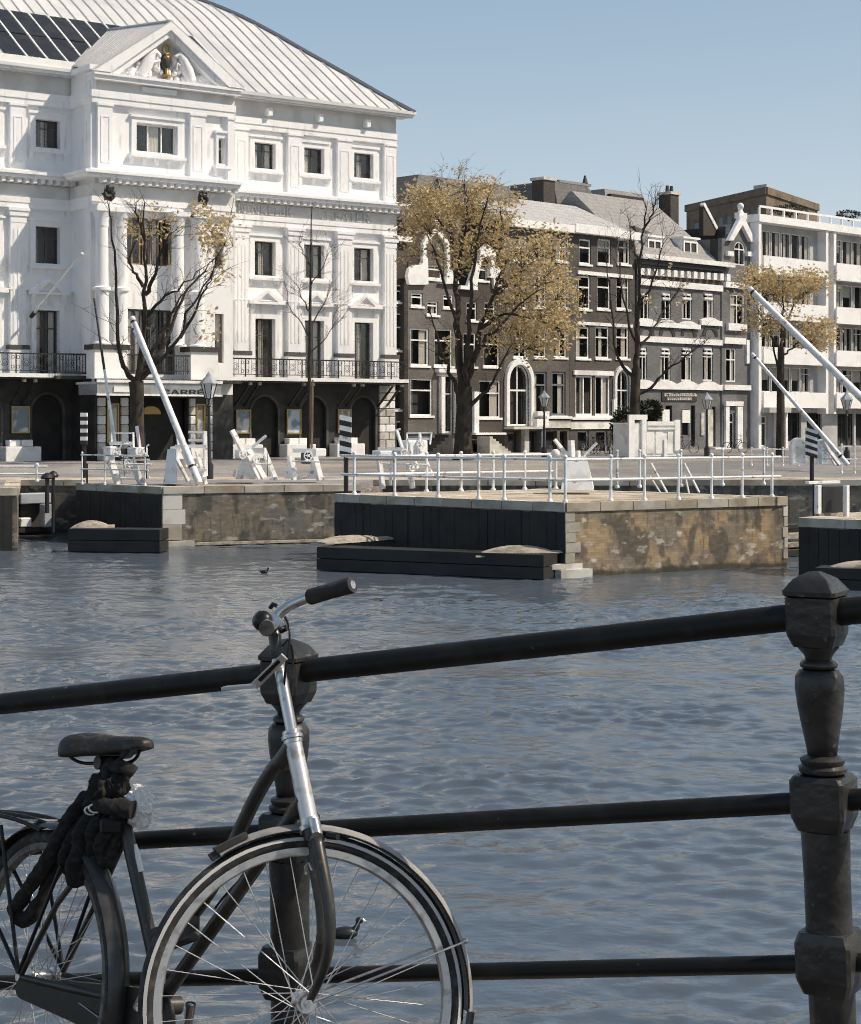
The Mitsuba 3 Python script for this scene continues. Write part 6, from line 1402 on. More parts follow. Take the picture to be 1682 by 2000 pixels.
# far bank houses outside the frame to the right, mirrored darkly by the window panes
for i, (y0, y1, hh, lab) in enumerate(((92, 112, 24, 'dark brick warehouse on the right bank outside the picture'), (112.5, 138, 26, 'tall dark brick warehouse upriver outside the picture'), (138.5, 175, 25, 'long dark brick warehouse farthest upriver outside the picture'))):
    k = thing('warehouse', lab, 'warehouse'); part(k, 'wall', bx(95, 110, y0, y1, QZ - 0.2, QZ + hh - 5), 'brick_dark')
    part(k, 'roof', hexa([(94.5, y0, QZ + hh - 5), (110.5, y0, QZ + hh - 5), (94.5, y1, QZ + hh - 5), (110.5, y1, QZ + hh - 5), (102, y0, QZ + hh), (103, y0, QZ + hh), (102, y1, QZ + hh), (103, y1, QZ + hh)]), 'roof_dark')

# ================================================================ the bridge: deck and iron railing
PLc, PRc = at(566, 1625, 4.35), at(1605, 1565, 3.71)
ED = (PRc - PLc); ED = ED / np.linalg.norm(ED[:2]); SLOPE = ED[2]; ED = np.array([ED[0], ED[1], 0]); EN = np.array([-ED[1], ED[0], 0]); EN = EN if EN[1] > 0 else -EN
DZ0 = 2.268                                       # deck height under the left post
def deck_pt(a, b, up=0.0):
    """a along the railing from the left post, b out over the water."""
    p = np.array([PLc[0], PLc[1], 0]) + ED * a + EN * b
    return np.array([p[0], p[1], DZ0 + SLOPE * a + up])
def deck_box(a0, a1, b0, b1, z0, z1): return hexa([deck_pt(a, b, z) for z in (z0, z1) for b in (b0, b1) for a in (a0, a1)])
mat('deck_brick', bricky((0.09, 0.065, 0.055), (0.065, 0.052, 0.047), (0.07, 0.066, 0.062)), 0.9)
bd = struct('bridge_deck', deck_box(-6, 7, -9, -0.16, -0.5, -0.004), 'deck_brick', 'sloping brick bridge deck under the bicycle')
kb = thing('bridge_kerb', 'stone kerb that carries the black bridge railing', 'kerb')
for i in range(9): part(kb, 'kerb_stone', deck_box(-6 + 1.44 * i + 0.004, -6 + 1.44 * (i + 1) - 0.004, -0.159, 0.17, -0.5, 0.02), 'coping_stone')

mat('rail_iron', proc(lambda p, n, uv: mix(mix((0.010, 0.010, 0.009), (0.018, 0.017, 0.015), sstep(0.45, 0.7, fbm(p.x * 14, p.y * 14, p.z * 14, 3))), (0.12, 0.11, 0.10), 0.6 * sstep(0.80, 0.86, fbm(p.x * 40, p.y * 40, p.z * 40, 3)))), 0.5, specular=0.25)
mat('post_iron', proc(lambda p, n, uv: mix(mix((0.018, 0.018, 0.017), (0.034, 0.033, 0.031), sstep(0.40, 0.65, fbm(p.x * 16, p.y * 16, p.z * 16, 3))), (0.12, 0.115, 0.11), 0.6 * sstep(0.74, 0.82, fbm(p.x * 60, p.y * 60, p.z * 60, 4)))), 0.38, specular=0.35, clearcoat=0.5, clearcoat_gloss=0.8)
scene['rail_iron_bumpy'] = {'type': 'bumpmap', 'arbitrary': proc(lambda p, n, uv: 0.0022 * fbm(p.x * 60, p.y * 60, p.z * 60, 3), eps=1e-3), 'scale': 1.0, 'bsdf': {'type': 'ref', 'id': 'post_iron'}}
RI = 'rail_iron_bumpy'
br = thing('bridge_railing', 'black cast iron bridge railing with three round rails and turned posts', 'railing')
def turned_post(c, tip, tilt):
    """A cast post: square blocks where the rails pass, a turned baluster between, a pyramid cap. c: (x, y); tip: height of the point; tilt: sideways lean."""
    k = None
    def loc(m):
        v = np.asarray(m[0], float); w_ = v.copy()
        w_[:, 0] = c[0] + v[:, 0] * ED[0] + v[:, 1] * EN[0] + tilt * (-v[:, 2]); w_[:, 1] = c[1] + v[:, 0] * ED[1] + v[:, 1] * EN[1]
        w_[:, 2] = tip + v[:, 2]
        return w_, m[1]
    h = 0.052
    def sq(rings):
        """A stack of squares with cut corners: (half width, z)."""
        V, F = [], []
        for r, z in rings:
            q_ = r * 0.88
            V += [(r, -q_, z), (r, q_, z), (q_, r, z), (-q_, r, z), (-r, q_, z), (-r, -q_, z), (-q_, -r, z), (q_, -r, z)]
        for i in range(len(rings) - 1):
            for j in range(8):
                a, b = i * 8 + j, i * 8 + (j + 1) % 8
                F += [[a, b, b + 8], [a, b + 8, a + 8]]
        n = len(V); V += [(0, 0, rings[0][1]), (0, 0, rings[-1][1])]
        for j in range(8): F += [[n, (j + 1) % 8, j], [n + 1, n - 8 + j, n - 8 + (j + 1) % 8]]
        return np.array(V), np.array(F)
    k = part(br, 'post', loc(lathe([(0.046, -0.92), (0.047, -0.80), (0.048, -0.76), (0.0465, -0.722), (0.0465, -0.62), (0.049, -0.52)], 24)), RI, 40)
    part(k, 'cap', loc(sq([(0.048, -0.050), (0.0535, -0.047), (0.0545, -0.038), (0.052, -0.035), (0.036, -0.014), (0.010, 0.0)])), RI, 25)
    part(k, 'top_block', loc(sq([(0.040, -0.150), (0.049, -0.128), (0.0505, -0.122), (0.0505, -0.051)])), RI, 25)
    part(k, 'neck', loc(lathe([(0.026, -0.176), (0.029, -0.168), (0.043, -0.151)], 24)), RI, 50)
    part(k, 'collar', loc(lathe([(0.030, -0.196), (0.037, -0.192), (0.038, -0.186), (0.034, -0.181), (0.027, -0.1765)], 24)), RI, 50)
    part(k, 'baluster', loc(lathe([(0.0295, -0.368), (0.033, -0.345), (0.0395, -0.31), (0.046, -0.27), (0.0495, -0.235), (0.048, -0.212), (0.040, -0.199), (0.031, -0.1965)], 28)), RI, True)
    part(k, 'ring', loc(lathe([(0.040, -0.408), (0.048, -0.402), (0.049, -0.394), (0.041, -0.388), (0.044, -0.383), (0.045, -0.377), (0.036, -0.372), (0.030, -0.3685)], 24)), RI, 40)
    part(k, 'middle_block', loc(sq([(0.044, -0.519), (0.054, -0.492), (0.055, -0.486), (0.055, -0.418), (0.048, -0.4085)])), RI, 25)
    part(k, 'low_block', loc(sq([(0.046, -0.845), (0.055, -0.820), (0.057, -0.812), (0.057, -0.742), (0.049, -0.721)])), RI, 25)
    part(k, 'foot', loc(sq([(0.075, -1.118), (0.075, -1.07), (0.058, -1.05), (0.050, -0.99), (0.047, -0.921)])), RI, 25)
turned_post((at(563, 1250, 4.35)[0], 4.35), 3.385, 0.006)
turned_post((at(1592, 1114, 3.71)[0], 3.71), 3.597, 0.040)
for (zl_, zr_, r, xl, xr) in ((3.306, 3.510, 0.0275, 563, 1597), (2.930, 3.134, 0.0220, 566, 1612), (2.590, 2.808, 0.0190, 570, 1624)):
    L_, R_ = np.array([at(xl, 0, 4.35)[0], 4.35, zl_]), np.array([at(xr, 0, 3.71)[0], 3.71, zr_])
    d = R_ - L_
    pts = [L_ + d * t for t in np.linspace(-2.2, 1.8, 60)]
    part(br, 'rail', tube(pts, r, 16), 'rail_iron', 40)

# ================================================================ the bicycle
mat('bike_frame', proc(lambda p, n, uv: mix(mix((0.020, 0.0195, 0.018), (0.036, 0.034, 0.031), sstep(0.4, 0.7, fbm(p.x * 20, p.y * 20, p.z * 20, 3))), (0.11, 0.075, 0.05), 0.4 * sstep(0.74, 0.80, fbm(p.x * 60, p.y * 60, p.z * 60, 2)))), 0.35, clearcoat=0.4)
mat('bike_silver', proc(lambda p, n, uv: mix((0.60, 0.60, 0.60), (0.36, 0.34, 0.31), sstep(0.55, 0.8, fbm(p.x * 40, p.y * 40, p.z * 40, 3)))), 0.32, metallic=0.55)
mat('chrome', proc(lambda p, n, uv: mix((0.62, 0.61, 0.60), (0.30, 0.26, 0.22), 0.8 * sstep(0.58, 0.75, fbm(p.x * 70, p.y * 70, p.z * 70, 3)))), 0.24, metallic=0.9)
mat('rim_steel', proc(lambda p, n, uv: mix((0.58, 0.57, 0.56), (0.40, 0.38, 0.36), sstep(0.5, 0.8, fbm(p.x * 50, p.y * 50, p.z * 50, 3)))), 0.30, metallic=0.75)
mat('spoke_steel', (0.60, 0.60, 0.60), 0.3, metallic=0.7)
mat('reflex', (0.52, 0.52, 0.51), 0.45)
mat('rubber', proc(lambda p, n, uv: mix((0.018, 0.018, 0.018), (0.050, 0.048, 0.045), sstep(0.45, 0.75, fbm(p.x * 50, p.y * 50, p.z * 50, 3)))), 0.75)
mat('fender_paint', proc(lambda p, n, uv: mix((0.030, 0.030, 0.030), (0.055, 0.052, 0.048), sstep(0.4, 0.75, fbm(p.x * 25, p.y * 25, p.z * 25, 3)))), 0.28, clearcoat=0.6)
mat('fender_grey', proc(lambda p, n, uv: mix((0.26, 0.255, 0.25), (0.18, 0.175, 0.165), sstep(0.4, 0.75, fbm(p.x * 25, p.y * 25, p.z * 25, 3)))), 0.35, clearcoat=0.4)
mat('bike_black', (0.010, 0.010, 0.010), 0.38, specular=0.35)
mat('saddle_leather', proc(lambda p, n, uv: mix((0.014, 0.013, 0.012), (0.04, 0.036, 0.032), sstep(0.5, 0.8, fbm(p.x * 60, p.y * 60, p.z * 60, 3)))), 0.5)
mat('sleeve_cloth', proc(lambda p, n, uv: mix((0.008, 0.008, 0.008), (0.022, 0.021, 0.02), sstep(0.4, 0.7, fbm(p.x * 90, p.y * 90, p.z * 90, 3)))), 0.9, sheen=0.15)
mat('plastic_film', (0.70, 0.70, 0.69), 0.35)
bk = thing('bicycle', 'old upright city bicycle leaning on the black bridge railing, front wheel turned right round', 'bicycle')
def Bp(px, py, off=0.0): return at(px, py, 3.94 + (596 - px) / 546 * 0.66 + (1950 - py) / 870 * 0.15 + off)
def bl(*pts): return [Bp(*p) for p in pts]
def smooth_path(pts, n=20):
    from scipy.interpolate import CubicSpline
    P = np.array(pts); t = np.concatenate([[0], np.cumsum(np.linalg.norm(np.diff(P, axis=0), axis=1))])
    return CubicSpline(t, P)(np.linspace(0, t[-1], n))
FW, RW = at(594, 1956, 3.94), at(80, 1906, 4.55)
AF = np.array([0.22, -0.94, 0.20]); AF /= np.linalg.norm(AF)
DR = np.array([0.66, -0.74, 0.155]); DR /= np.linalg.norm(DR)
upr = np.array([0.10, 0.10, 1.0]); AR = -np.cross(DR, upr); AR /= np.linalg.norm(AR)
if AR[1] > 0: AR = -AR
mat('rim_dull', proc(lambda p, n, uv: mix((0.13, 0.125, 0.12), (0.06, 0.055, 0.05), sstep(0.4, 0.7, fbm(p.x * 40, p.y * 40, p.z * 40, 3)))), 0.5, metallic=0.3)
def wheel(parent, name, C, A, lab, stripe=True, nsp=36, rim='rim_steel'):
    e1 = np.cross([0, 0, 1.0], A); e1 /= np.linalg.norm(e1); e1 = e1 if e1[0] > 0 else -e1
    e2 = np.cross(A, e1); e2 = e2 if e2[2] > 0 else -e2
    P = lambda r, t, o=0.0: C + r * (math.cos(t) * e1 + math.sin(t) * e2) + A * o
    N = 72; th_ = np.linspace(0, 2 * math.pi, N + 1)[:-1]
    k = part(parent, name, tube([P(0.312, t) for t in th_], 0.001, 3, True), 'rim_steel', label=lab)
    # rim of a flat box section
    def ring(prof, m, nm, sm=35):
        V = [P(r, t, o) for t in th_ for r, o in prof]; q_ = len(prof); F = []
        for i in range(N):
            a, b = i * q_, ((i + 1) % N) * q_
            for j in range(q_):
                l = (j + 1) % q_; F += [[a + j, b + j, b + l], [a + j, b + l, a + l]]
        return part(k, nm, (np.array(V), np.array(F)), m, sm)
    ring([(0.322, 0.013), (0.322, -0.013), (0.306, -0.012), (0.302, -0.006), (0.302, 0.006), (0.306, 0.012)], rim, 'rim')
    ring([(0.334 + 0.0185 * math.cos(a), 0.0185 * math.sin(a)) for a in np.linspace(0, 2 * math.pi, 15)[:-1]], 'rubber', 'tyre', 50)
    if stripe: ring([(0.3355, 0.0186), (0.3425, 0.0171), (0.3432, 0.0187), (0.3360, 0.0202)], 'reflex', 'reflective_stripe')
    part(k, 'hub', cat([tube([C + A * o for o in (-0.034, -0.03, -0.026, 0.026, 0.03, 0.034)], [0.022, 0.023, 0.013, 0.013, 0.023, 0.022], 16), ]), 'chrome', 40)
    part(k, 'axle', tube([C - A * 0.062, C + A * 0.062], 0.005, 8), 'chrome', 40)
    for s in (-1, 1): part(k, 'axle_nut', tube([C + A * 0.05 * s, C + A * 0.066 * s], 0.010, 6), 'chrome')
    for i in range(nsp):
        t = 2 * math.pi * (i + 0.4) / nsp; s = 1 if i % 2 else -1; tw_ = 0.62 if (i // 2) % 2 else -0.62
        part(k, 'spoke', tube([P(0.021, t + tw_ * 2.0, 0.029 * s), P(0.303, t, 0.003 * s)], 0.0013, 5), 'spoke_steel', True)
        if i % 1 == 0: pass
    return P
PF = wheel(bk, 'front_wheel', FW, AF, None)
PRr = wheel(bk, 'rear_wheel', RW, AR, None, stripe=False, rim='rim_dull')
def fender(parent, name, P, a0, a1, r, m, w_=0.029, th_=0.002, n=40, lab=None, o0=0.0):
    V, F = [], []; cs = np.linspace(-1, 1, 9)
    for i in range(n + 1):
        t = math.radians(a0 + (a1 - a0) * i / n)
        for c in cs: V.append(P(r - 0.013 * c * c, t, o0 + w_ * c))
        for c in cs[::-1]: V.append(P(r - th_ - 0.013 * c * c, t, o0 + (w_ - th_) * c))
    q_ = 18
    for i in range(n):
        for j in range(q_):
            l = (j + 1) % q_; a, b = i * q_, (i + 1) * q_
            F += [[a + j, b + j, b + l], [a + j, b + l, a + l]]
    for e in (0, n * q_): F += [[e, e + j, e + j + 1] for j in range(1, q_ - 1)]
    return part(parent, name, (np.array(V), np.array(F)), m, 50, label=lab)
ff = fender(bk, 'front_mudguard', PF, 119, -7, 0.371, 'fender_grey')
part(ff, 'edge', tube([PF(0.3565, math.radians(a), 0.0285) for a in np.linspace(118, -6, 50)], 0.0022, 6), 'bike_black', True)
part(ff, 'front_flap', cat([hexa([PF(r, math.radians(a), o) for r in (0.366, 0.378) for a in (119.5, 108) for o in (-0.026, 0.026)])]), 'rubber')
part(ff, 'flap_tip', hexa([PF(r, math.radians(a), o) for r in (0.356, 0.372) for a in (122, 119) for o in (-0.02, 0.02)]), 'rubber')
part(ff, 'mud_flap', hexa([PF(r, math.radians(a), o) for r in (0.366, 0.371) for a in (-14, -7.2) for o in (-0.024, 0.024)]), 'bike_black')
for o, a in ((0.05, 16.5), (-0.05, 16.5)):
    part(ff, 'stay', tube([FW + AF * o * 1.15, PF(0.30, math.radians(a), o * 0.86), PF(0.368, math.radians(a), o * 0.62)], 0.0028, 8), 'chrome', True)
    part(ff, 'stay_bolt', ball(PF(0.369, math.radians(a), o * 0.62), 0.007, 1), 'chrome', 40)
rfd = fender(bk, 'rear_mudguard', PRr, -30, 215, 0.374, 'fender_paint', n=60)
# fork, head and stem
def fork_side(s):
    o = AF * 0.052 * s
    pts = [Bp(613, 1640) + o * 0.75, Bp(622, 1695) + o * 0.95, Bp(632, 1750) + o, Bp(637, 1805) + o, Bp(634, 1850) + o, Bp(622, 1900) + o, FW + o * 1.0]
    pts[-2] = 0.5 * (pts[-3] + FW + o) + np.array([0.006, 0, 0.0])
    q_ = smooth_path(pts, 26); return tube(q_, np.linspace(0.0155, 0.0085, 26), 14)
fk = part(bk, 'fork', cat([tube(bl((606, 1608), (613, 1640)), 0.021, 14)]), 'bike_frame', 40)
for s in (-1, 1): part(fk, 'fork_blade', fork_side(s), 'bike_frame', True)
part(fk, 'crown', tube([Bp(613, 1640) - AF * 0.045, Bp(613, 1640) + AF * 0.045], 0.0165, 14), 'bike_frame', 40)
part(fk, 'crown_bolt', tube([Bp(640, 1632, -0.01), Bp(660, 1634, 0.0)], 0.008, 10), 'bike_black', 40)
part(fk, 'dropout', cat([tube([FW + AF * 0.054, FW + AF * 0.058], 0.016, 14), tube([FW - AF * 0.058, FW - AF * 0.054], 0.016, 14)]), 'chrome', 40, kind='stuff')
fr_ = part(bk, 'frame', tube(bl((573, 1452), (605, 1606)), 0.0195, 18), 'bike_silver', 40)
part(fr_, 'down_tube', tube(smooth_path(bl((552, 1480), (440, 1684), (412, 1736), (345, 1822), (298, 1872)), 30), 0.0165, 16), 'bike_frame', True)
part(fr_, 'down_tube', tube(bl((586, 1572), (322, 1945)), 0.0165, 16), 'bike_frame', True)
part(fr_, 'lug', tube(bl((572, 1456), (549, 1492)), 0.0205, 16), 'bike_frame', 40)
part(fr_, 'lug', tube(bl((594, 1560), (577, 1588)), 0.0205, 16), 'bike_frame', 40)
part(fr_, 'seat_tube', tube(bl((238, 1585), (264, 1700), (322, 1965)), 0.0165, 16), 'bike_frame', True)
part(fr_, 'white_band', tube([p + np.array([0.011, -0.006, 0]) for p in bl((256, 1648), (261, 1672), (267, 1702))], [0.004, 0.0075, 0.0075], 12), 'white_paint', True, label='white highlight strip painted on the seat tube')  # white strip painted as the sun highlight along the tube
part(fr_, 'bottom_bracket', tube([Bp(322, 1965) - AR * 0.038, Bp(322, 1965) + AR * 0.038], 0.022, 18), 'bike_frame', 40)
for s in (-1, 1):
    part(fr_, 'chain_stay', tube([Bp(322, 1965) + AR * 0.03 * s, 0.5 * (Bp(322, 1965) + RW) + AR * 0.045 * s, RW + AR * 0.058 * s], [0.011, 0.0105, 0.008], 12), 'bike_frame', True)
    part(fr_, 'seat_stay', tube([Bp(246, 1605) + AR * 0.02 * s, Bp(150, 1765) + AR * 0.055 * s, RW + AR * 0.058 * s], [0.0075, 0.0075, 0.007], 10), 'bike_frame', True)
for y0, y1, r in ((1428, 1436, 0.021), (1437, 1444, 0.0245), (1445, 1452, 0.0215)):
    f0, f1 = (y0 - 1300) / 320, (y1 - 1300) / 320; part(fr_, 'headset_cup', tube(bl((544 + 62 * f0, y0), (544 + 62 * f1, y1)), r, 18), 'chrome', 40)
for y0, y1, r in ((1600, 1612, 0.022), (1613, 1622, 0.025)): part(fr_, 'headset_cup', tube(bl((604, y0), (607, y1)), r, 18), 'chrome', 40)
part(fr_, 'reflector_clip', cat([tube([Bp(612, 1600, -0.02), Bp(622, 1640, -0.02)], 0.012, 12)]), 'chrome', 40)
st_ = part(bk, 'stem', tube(bl((545, 1300), (571, 1432)), 0.0135, 16), 'chrome', True)
part(st_, 'cap', tube(bl((541, 1282), (544, 1296), (546, 1308)), [0.009, 0.017, 0.0165], 16), 'chrome', 50)
part(st_, 'quill', tube(bl((534, 1228), (540, 1262), (543, 1285)), 0.0145, 14), 'bike_frame', True)
part(st_, 'clamp', tube([Bp(531, 1214, -0.03), Bp(540, 1222, 0.03)], 0.019, 16), 'chrome', 40)
part(st_, 'clamp_bolt', tube([Bp(548, 1232, -0.005), Bp(560, 1226, 0.0)], 0.007, 8), 'bike_black', 40)
hb = part(bk, 'handlebar', tube(smooth_path([Bp(522, 1226, -0.16), Bp(524, 1222, -0.08), Bp(531, 1219, -0.01), Bp(537, 1208, 0.02), Bp(552, 1192, 0.04), Bp(575, 1178, 0.06), Bp(606, 1166, 0.08), Bp(650, 1153, 0.10), Bp(684, 1144, 0.115)], 40), 0.0118, 14), 'chrome', True)
part(hb, 'grip', tube([Bp(604, 1166.5, 0.079), Bp(606, 1166, 0.08), Bp(645, 1154.5, 0.098), Bp(686, 1143, 0.117), Bp(689, 1142, 0.118)], [0.0165, 0.0185, 0.0180, 0.0190, 0.0175], 16), 'rubber', 50)
part(hb, 'grip_end', tube([Bp(687, 1142.6, 0.117), Bp(690, 1141.8, 0.1185)], 0.0095, 14), 'chrome', 40)
part(hb, 'grip', tube([Bp(522, 1226, -0.13), Bp(521, 1227, -0.20), Bp(520.5, 1227, -0.235)], [0.0165, 0.0175, 0.016], 16), 'rubber', 50)
part(hb, 'bell', lathe([(0.0225, 0), (0.0235, 0.005), (0.020, 0.014), (0.011, 0.020), (0.003, 0.022)], 20), 'bike_black', 50)
bm = np.eye(4); z_ = np.array([-0.55, -0.75, 0.35]); z_ /= np.linalg.norm(z_); r_, u_, _ = axes(z_); bm[:3, 0], bm[:3, 1], bm[:3, 2], bm[:3, 3] = r_, u_, z_, Bp(514, 1213, -0.05)
scene[[x for x in scene if x.startswith('bicycle__handlebar__bell')][0]] = mikit.ply(xf(lathe([(0.0225, 0), (0.0235, 0.005), (0.020, 0.014), (0.011, 0.020), (0.003, 0.022)], 20), bm), 'bike_black', smooth=50)
part(hb, 'bell_lever', tube(bl((528, 1188, -0.02), (533, 1180, -0.02), (540, 1183, -0.015)), 0.005, 8), 'bike_black', 50)
lb = part(bk, 'lamp_bracket', cat([bar(Bp(556, 1282, -0.03), Bp(497, 1340, -0.05), 0.018, 0.006, up=(0, 1, 0.2)), bar(Bp(501, 1339, -0.05), Bp(438, 1344, -0.06), 0.007, 0.020, up=(0, 1, 0))]), 'bike_silver', label='bent silver bracket without a lamp pointing left of the stem', kind='stuff')
part(lb, 'end', tube([Bp(438, 1344, -0.070), Bp(438, 1344, -0.050)], 0.0045, 14), 'bike_silver', 40)
part(lb, 'slot', bar(Bp(546, 1290, -0.036), Bp(507, 1329, -0.054), 0.008, 0.006, up=(0, 1, 0.2)), 'bike_black')
part(bk, 'brake_cable', tube(smooth_path([Bp(556, 1205, 0.0), Bp(566, 1245, -0.01), Bp(560, 1290, -0.02), Bp(556, 1330, -0.01), Bp(572, 1440, -0.02)], 24), 0.0028, 8), 'bike_black', True)
part(bk, 'brake_cable', tube(smooth_path([Bp(552, 1262, 0.0), Bp(562, 1250, 0.02), Bp(572, 1275, 0.03), Bp(565, 1330, 0.02), Bp(585, 1500, 0.02), Bp(560, 1600, 0.03), Bp(420, 1775, 0.02)], 40), 0.0028, 8), 'bike_black', True)
# saddle
sx0, sx1 = 160, 290
sec = []
for f, hw, top, bot in ((0.0, 0.040, 1446, 1462), (0.03, 0.075, 1434, 1480), (0.15, 0.098, 1430, 1486), (0.32, 0.086, 1434, 1484), (0.5, 0.052, 1438, 1478), (0.7, 0.034, 1438, 1472), (0.88, 0.029, 1438, 1466), (0.97, 0.024, 1442, 1463), (1.0, 0.012, 1449, 1460)):
    px = sx0 + (sx1 - sx0) * f; ct, cb_ = Bp(px, top), Bp(px, bot); row = []
    for a in np.linspace(0, math.pi, 11):
        w_ = hw * math.cos(a); zf = max(0.0, math.sin(a)) ** 0.45
        row.append(cb_ * (1 - zf) + ct * zf + AR * w_)
    for a in np.linspace(math.pi, 0, 7)[1:-1]: row.append(cb_ + (ct - cb_) * 0.15 + AR * hw * 0.8 * math.cos(a))
    sec.append(row)
q_ = len(sec[0]); SV_ = np.array([p for r in sec for p in r]); SF = []
for i in range(len(sec) - 1):
    for j in range(q_):
        l = (j + 1) % q_; a, b = i * q_, (i + 1) * q_; SF += [[a + j, b + j, b + l], [a + j, b + l, a + l]]
for e in (0, (len(sec) - 1) * q_): SF += [[e, e + j, e + j + 1] for j in range(1, q_ - 1)]
sm_ = trimesh.Trimesh(SV_, np.array(SF), process=False); sm_.fix_normals()
sv2, sf2 = trimesh.remesh.subdivide_loop(sm_.vertices, sm_.faces, 1)
sd = part(bk, 'saddle', (sv2, sf2), 'saddle_leather', True)
for s in (-0.022, 0.022):
    part(sd, 'saddle_rail', tube(smooth_path([Bp(163, 1474) + AR * s * 2.0, Bp(176, 1489) + AR * s * 1.4, Bp(205, 1491) + AR * s, Bp(240, 1488) + AR * s, Bp(262, 1466) + AR * s * 0.7], 16), 0.0042, 8), 'bike_black', True)
part(sd, 'clamp', tube([Bp(212, 1490) - AR * 0.032, Bp(212, 1490) + AR * 0.032], 0.017, 12), 'bike_black', 40)
part(bk, 'seat_post', tube(bl((211, 1484), (238, 1590)), 0.0130, 14), 'bike_black', True)
# carrier
ca_ = part(bk, 'rear_carrier', cat([tube(smooth_path([Bp(118, 1622) + AR * o, Bp(60, 1598) + AR * o, Bp(-30, 1586) + AR * o, Bp(-130, 1582) + AR * o], 16), 0.0055, 10) for o in (-0.055, 0.0, 0.055)]), 'bike_black', kind='stuff')
part(ca_, 'plate', hexa([Bp(x, y) + AR * o for dz in (0,) for o in (-0.05, 0.05) for x, y in ((-120, 1590), (78, 1604))] + [Bp(x, y - 3) + AR * o for o in (-0.05, 0.05) for x, y in ((-120, 1590), (78, 1604))]), 'rim_steel')
for s in (-1, 1):
    for x, y in ((158, 1690), (40, 1612), (-60, 1600)): part(ca_, 'strut', tube([Bp(x, y) + AR * 0.055 * s, RW + AR * 0.062 * s + [0, 0, 0.01]], 0.0052, 8), 'bike_black', True)
# chain case, crank and pedals
def plate_between(p, q_, ra, rb, o, t):
    d = q_ - p; L = np.linalg.norm(d); d = d / L; n_ = np.cross(AR, d); V = []
    prof = [(ra * math.cos(a), ra * math.sin(a)) for a in np.linspace(math.pi / 2, 1.5 * math.pi, 11)] + [(L + rb * math.cos(a), rb * math.sin(a)) for a in np.linspace(-math.pi / 2, math.pi / 2, 11)]
    v, f = sheet(Polygon(prof), t)
    return p + v[:, :1] * d + v[:, 1:2] * n_ + (v[:, 2:3] + o) * AR, f
part(bk, 'chain_case', plate_between(RW - np.array([0, 0, 0.028]), Bp(322, 1992), 0.026, 0.074, 0.030, 0.022), 'bike_black', 30)
cr_ = part(bk, 'crank', tube([Bp(322, 1965) + AR * 0.072, Bp(357, 1900) + AR * 0.085, Bp(370, 1822) + AR * 0.09], [0.013, 0.009, 0.010], 10), 'chrome', True)
pdl = Bp(412, 1824) + AR * 0.06
part(cr_, 'pedal', bar(Bp(376, 1836) + AR * 0.10, Bp(452, 1808) + AR * 0.10, 0.030, 0.052, up=(0.2, 0.3, 1)), 'rubber')
part(cr_, 'pedal_axle', tube([Bp(366, 1824) + AR * 0.09, Bp(392, 1822) + AR * 0.10], 0.007, 8), 'chrome', True)
part(bk, 'crank', tube([Bp(322, 1965) - AR * 0.072, Bp(300, 2060) - AR * 0.085], [0.013, 0.009], 10), 'chrome', True)
part(bk, 'crank_bolt', tube([Bp(340, 1962) + AR * 0.08, Bp(340, 1962) + AR * 0.098], 0.010, 10), 'chrome', 40)
part(bk, 'tail_lamp_clip', tube([Bp(598, 1708, -0.06), Bp(596, 1692, -0.06), Bp(604, 1686, -0.06), Bp(610, 1700, -0.06)], 0.003, 8), 'chrome', True)
# chain lock in a cloth sleeve, slung round the seat post
ck = thing('chain_lock', 'thick chain lock in a black cloth sleeve slung round the seat post', 'bicycle lock')
def sleeve(pts, r, nm='strand', flat_=0.7):
    """A limp cloth tube, flattened and creased."""
    q_ = smooth_path([Bp(*p) for p in pts], 90); g = np.random.default_rng(len(pts) * 7 + int(r * 1e4))
    v, f = tube(q_, r, 20)
    c = np.repeat(q_, 20, 0); c = np.vstack([c, q_[0], q_[-1]]); o = v - c
    n1 = meshkit.fbm(v * 26 + 5, 4, 4) - 0.5; n2 = meshkit.fbm(v * np.array([70, 70, 30]) + 2, 3, 6) - 0.5
    o = o * (1 + 0.85 * n1 + 0.45 * n2)[:, None]
    d_ = np.array([0.55, -0.80, 0.2]); d_ /= np.linalg.norm(d_)
    o = o - d_ * (o @ d_)[:, None] * (1 - flat_)
    part(ck, nm, (c + o, f), 'sleeve_cloth', True)
wr = trimesh.creation.icosphere(5); wv = np.array(wr.vertices)
w1_, w2_ = meshkit.fbm(wv * 1.7 + 4.4, 3, 2) - 0.5, np.abs(meshkit.fbm(wv * np.array([4.5, 4.5, 2.2]) + 1.3, 4, 5) - 0.5)
wv = wv * (0.95 + 1.0 * w1_ - 0.9 * w2_)[:, None] * [0.058, 0.046, 0.078]
wv[:, 0] -= 0.28 * wv[:, 2] * -1.0 * 0.6
part(ck, 'wrap', (wv + Bp(213, 1552, -0.035), np.array(wr.faces)), 'sleeve_cloth', 40)
sleeve([(205, 1512, 0.0), (222, 1500, -0.04), (246, 1500, -0.04), (262, 1510, -0.02)], 0.015)
sleeve([(178, 1585, 0.02), (176, 1575, -0.05), (215, 1575, -0.08), (260, 1582, -0.05)], 0.020)
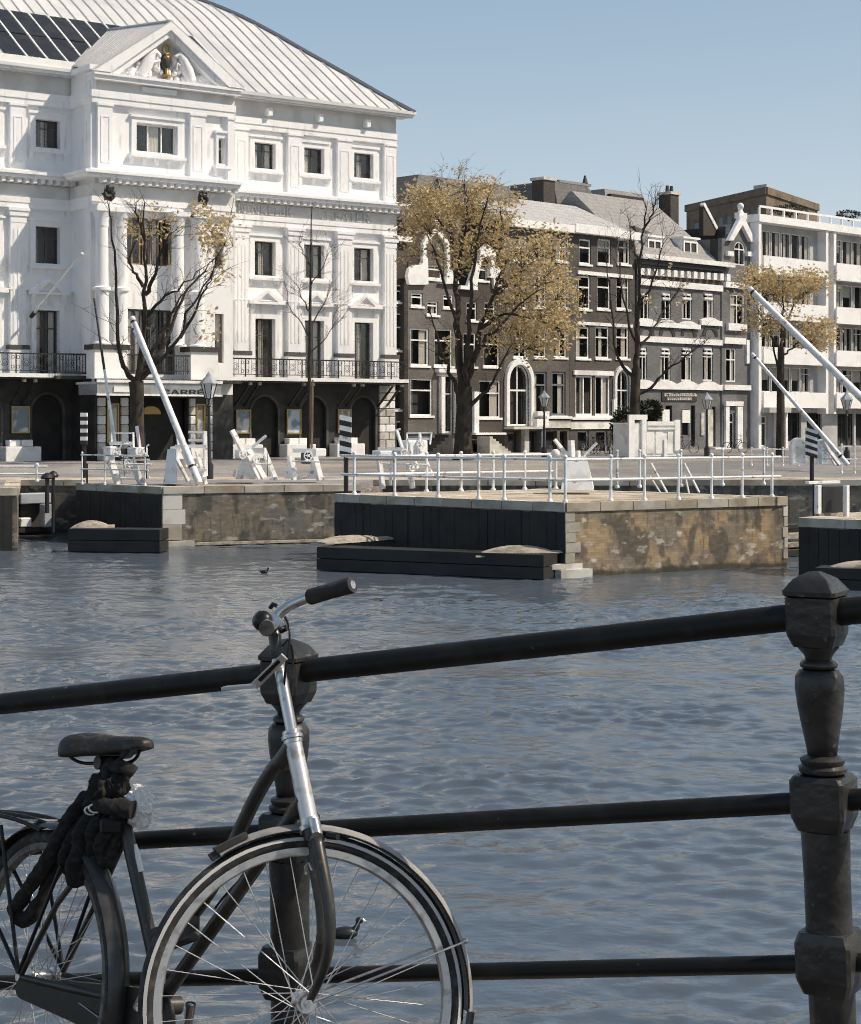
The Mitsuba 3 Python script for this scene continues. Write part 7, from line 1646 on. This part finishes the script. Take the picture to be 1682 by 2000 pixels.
sleeve([(172, 1556, -0.03), (142, 1590, -0.06), (114, 1640, -0.07), (80, 1700, -0.08), (44, 1752, -0.08), (30, 1784, -0.07), (46, 1798, -0.06), (64, 1784, -0.05), (98, 1722, -0.03), (138, 1660, 0.0), (176, 1600, 0.02)], 0.0185, flat_=0.6)
sleeve([(190, 1575, -0.05), (165, 1620, -0.07), (150, 1680, -0.08), (150, 1716, -0.07), (166, 1706, -0.05), (186, 1650, -0.05), (206, 1590, -0.05)], 0.023)
sleeve([(160, 1590, -0.03), (140, 1640, -0.05), (128, 1690, -0.05), (138, 1700, -0.03), (160, 1640, -0.02)], 0.016)
sleeve([(230, 1580, -0.06), (214, 1620, -0.07), (197, 1660, -0.06), (206, 1680, -0.04), (222, 1650, -0.03), (246, 1600, -0.03)], 0.017)
part(ck, 'lock_body', bevel_box(-0.035, 0.035, -0.022, 0.022, -0.05, 0.05, 0.008), 'bike_black')
kk_ = [x for x in scene if x.startswith('chain_lock__lock_body')][0]; p_ = Bp(216, 1612, -0.08)
scene[kk_] = mikit.ply(mv(bevel_box(-0.024, 0.024, -0.015, 0.015, -0.018, 0.018, 0.006), *p_), 'bike_black')
for x, y in ((178, 1583), (186, 1579)): part(ck, 'link', tube([Bp(x, y, -0.10) + 0.010 * np.array([math.cos(t) * 1.5, 0.2 * math.sin(t), math.sin(t)]) for t in np.linspace(0, 2 * math.pi, 11)[:-1]], 0.0035, 6, True), 'chrome', True)
# crumpled white plastic bag behind the seat tube
bg = trimesh.creation.icosphere(4); bv = np.array(bg.vertices)
cr2 = meshkit.fbm(bv * 2.2 + 3.1, 4, 7) - 0.5; rid = np.abs(meshkit.fbm(bv * 4.0 + 9.0, 3, 9) - 0.5)
bv = bv * (1 + 0.75 * cr2 - 0.55 * rid)[:, None] * [0.034, 0.030, 0.056]
solo('plastic_bag', (bv + Bp(272, 1576, 0.01), np.array(bg.faces)), 'plastic_film', 'crumpled white plastic bag tucked behind the seat post', 'plastic bag', smooth=30)
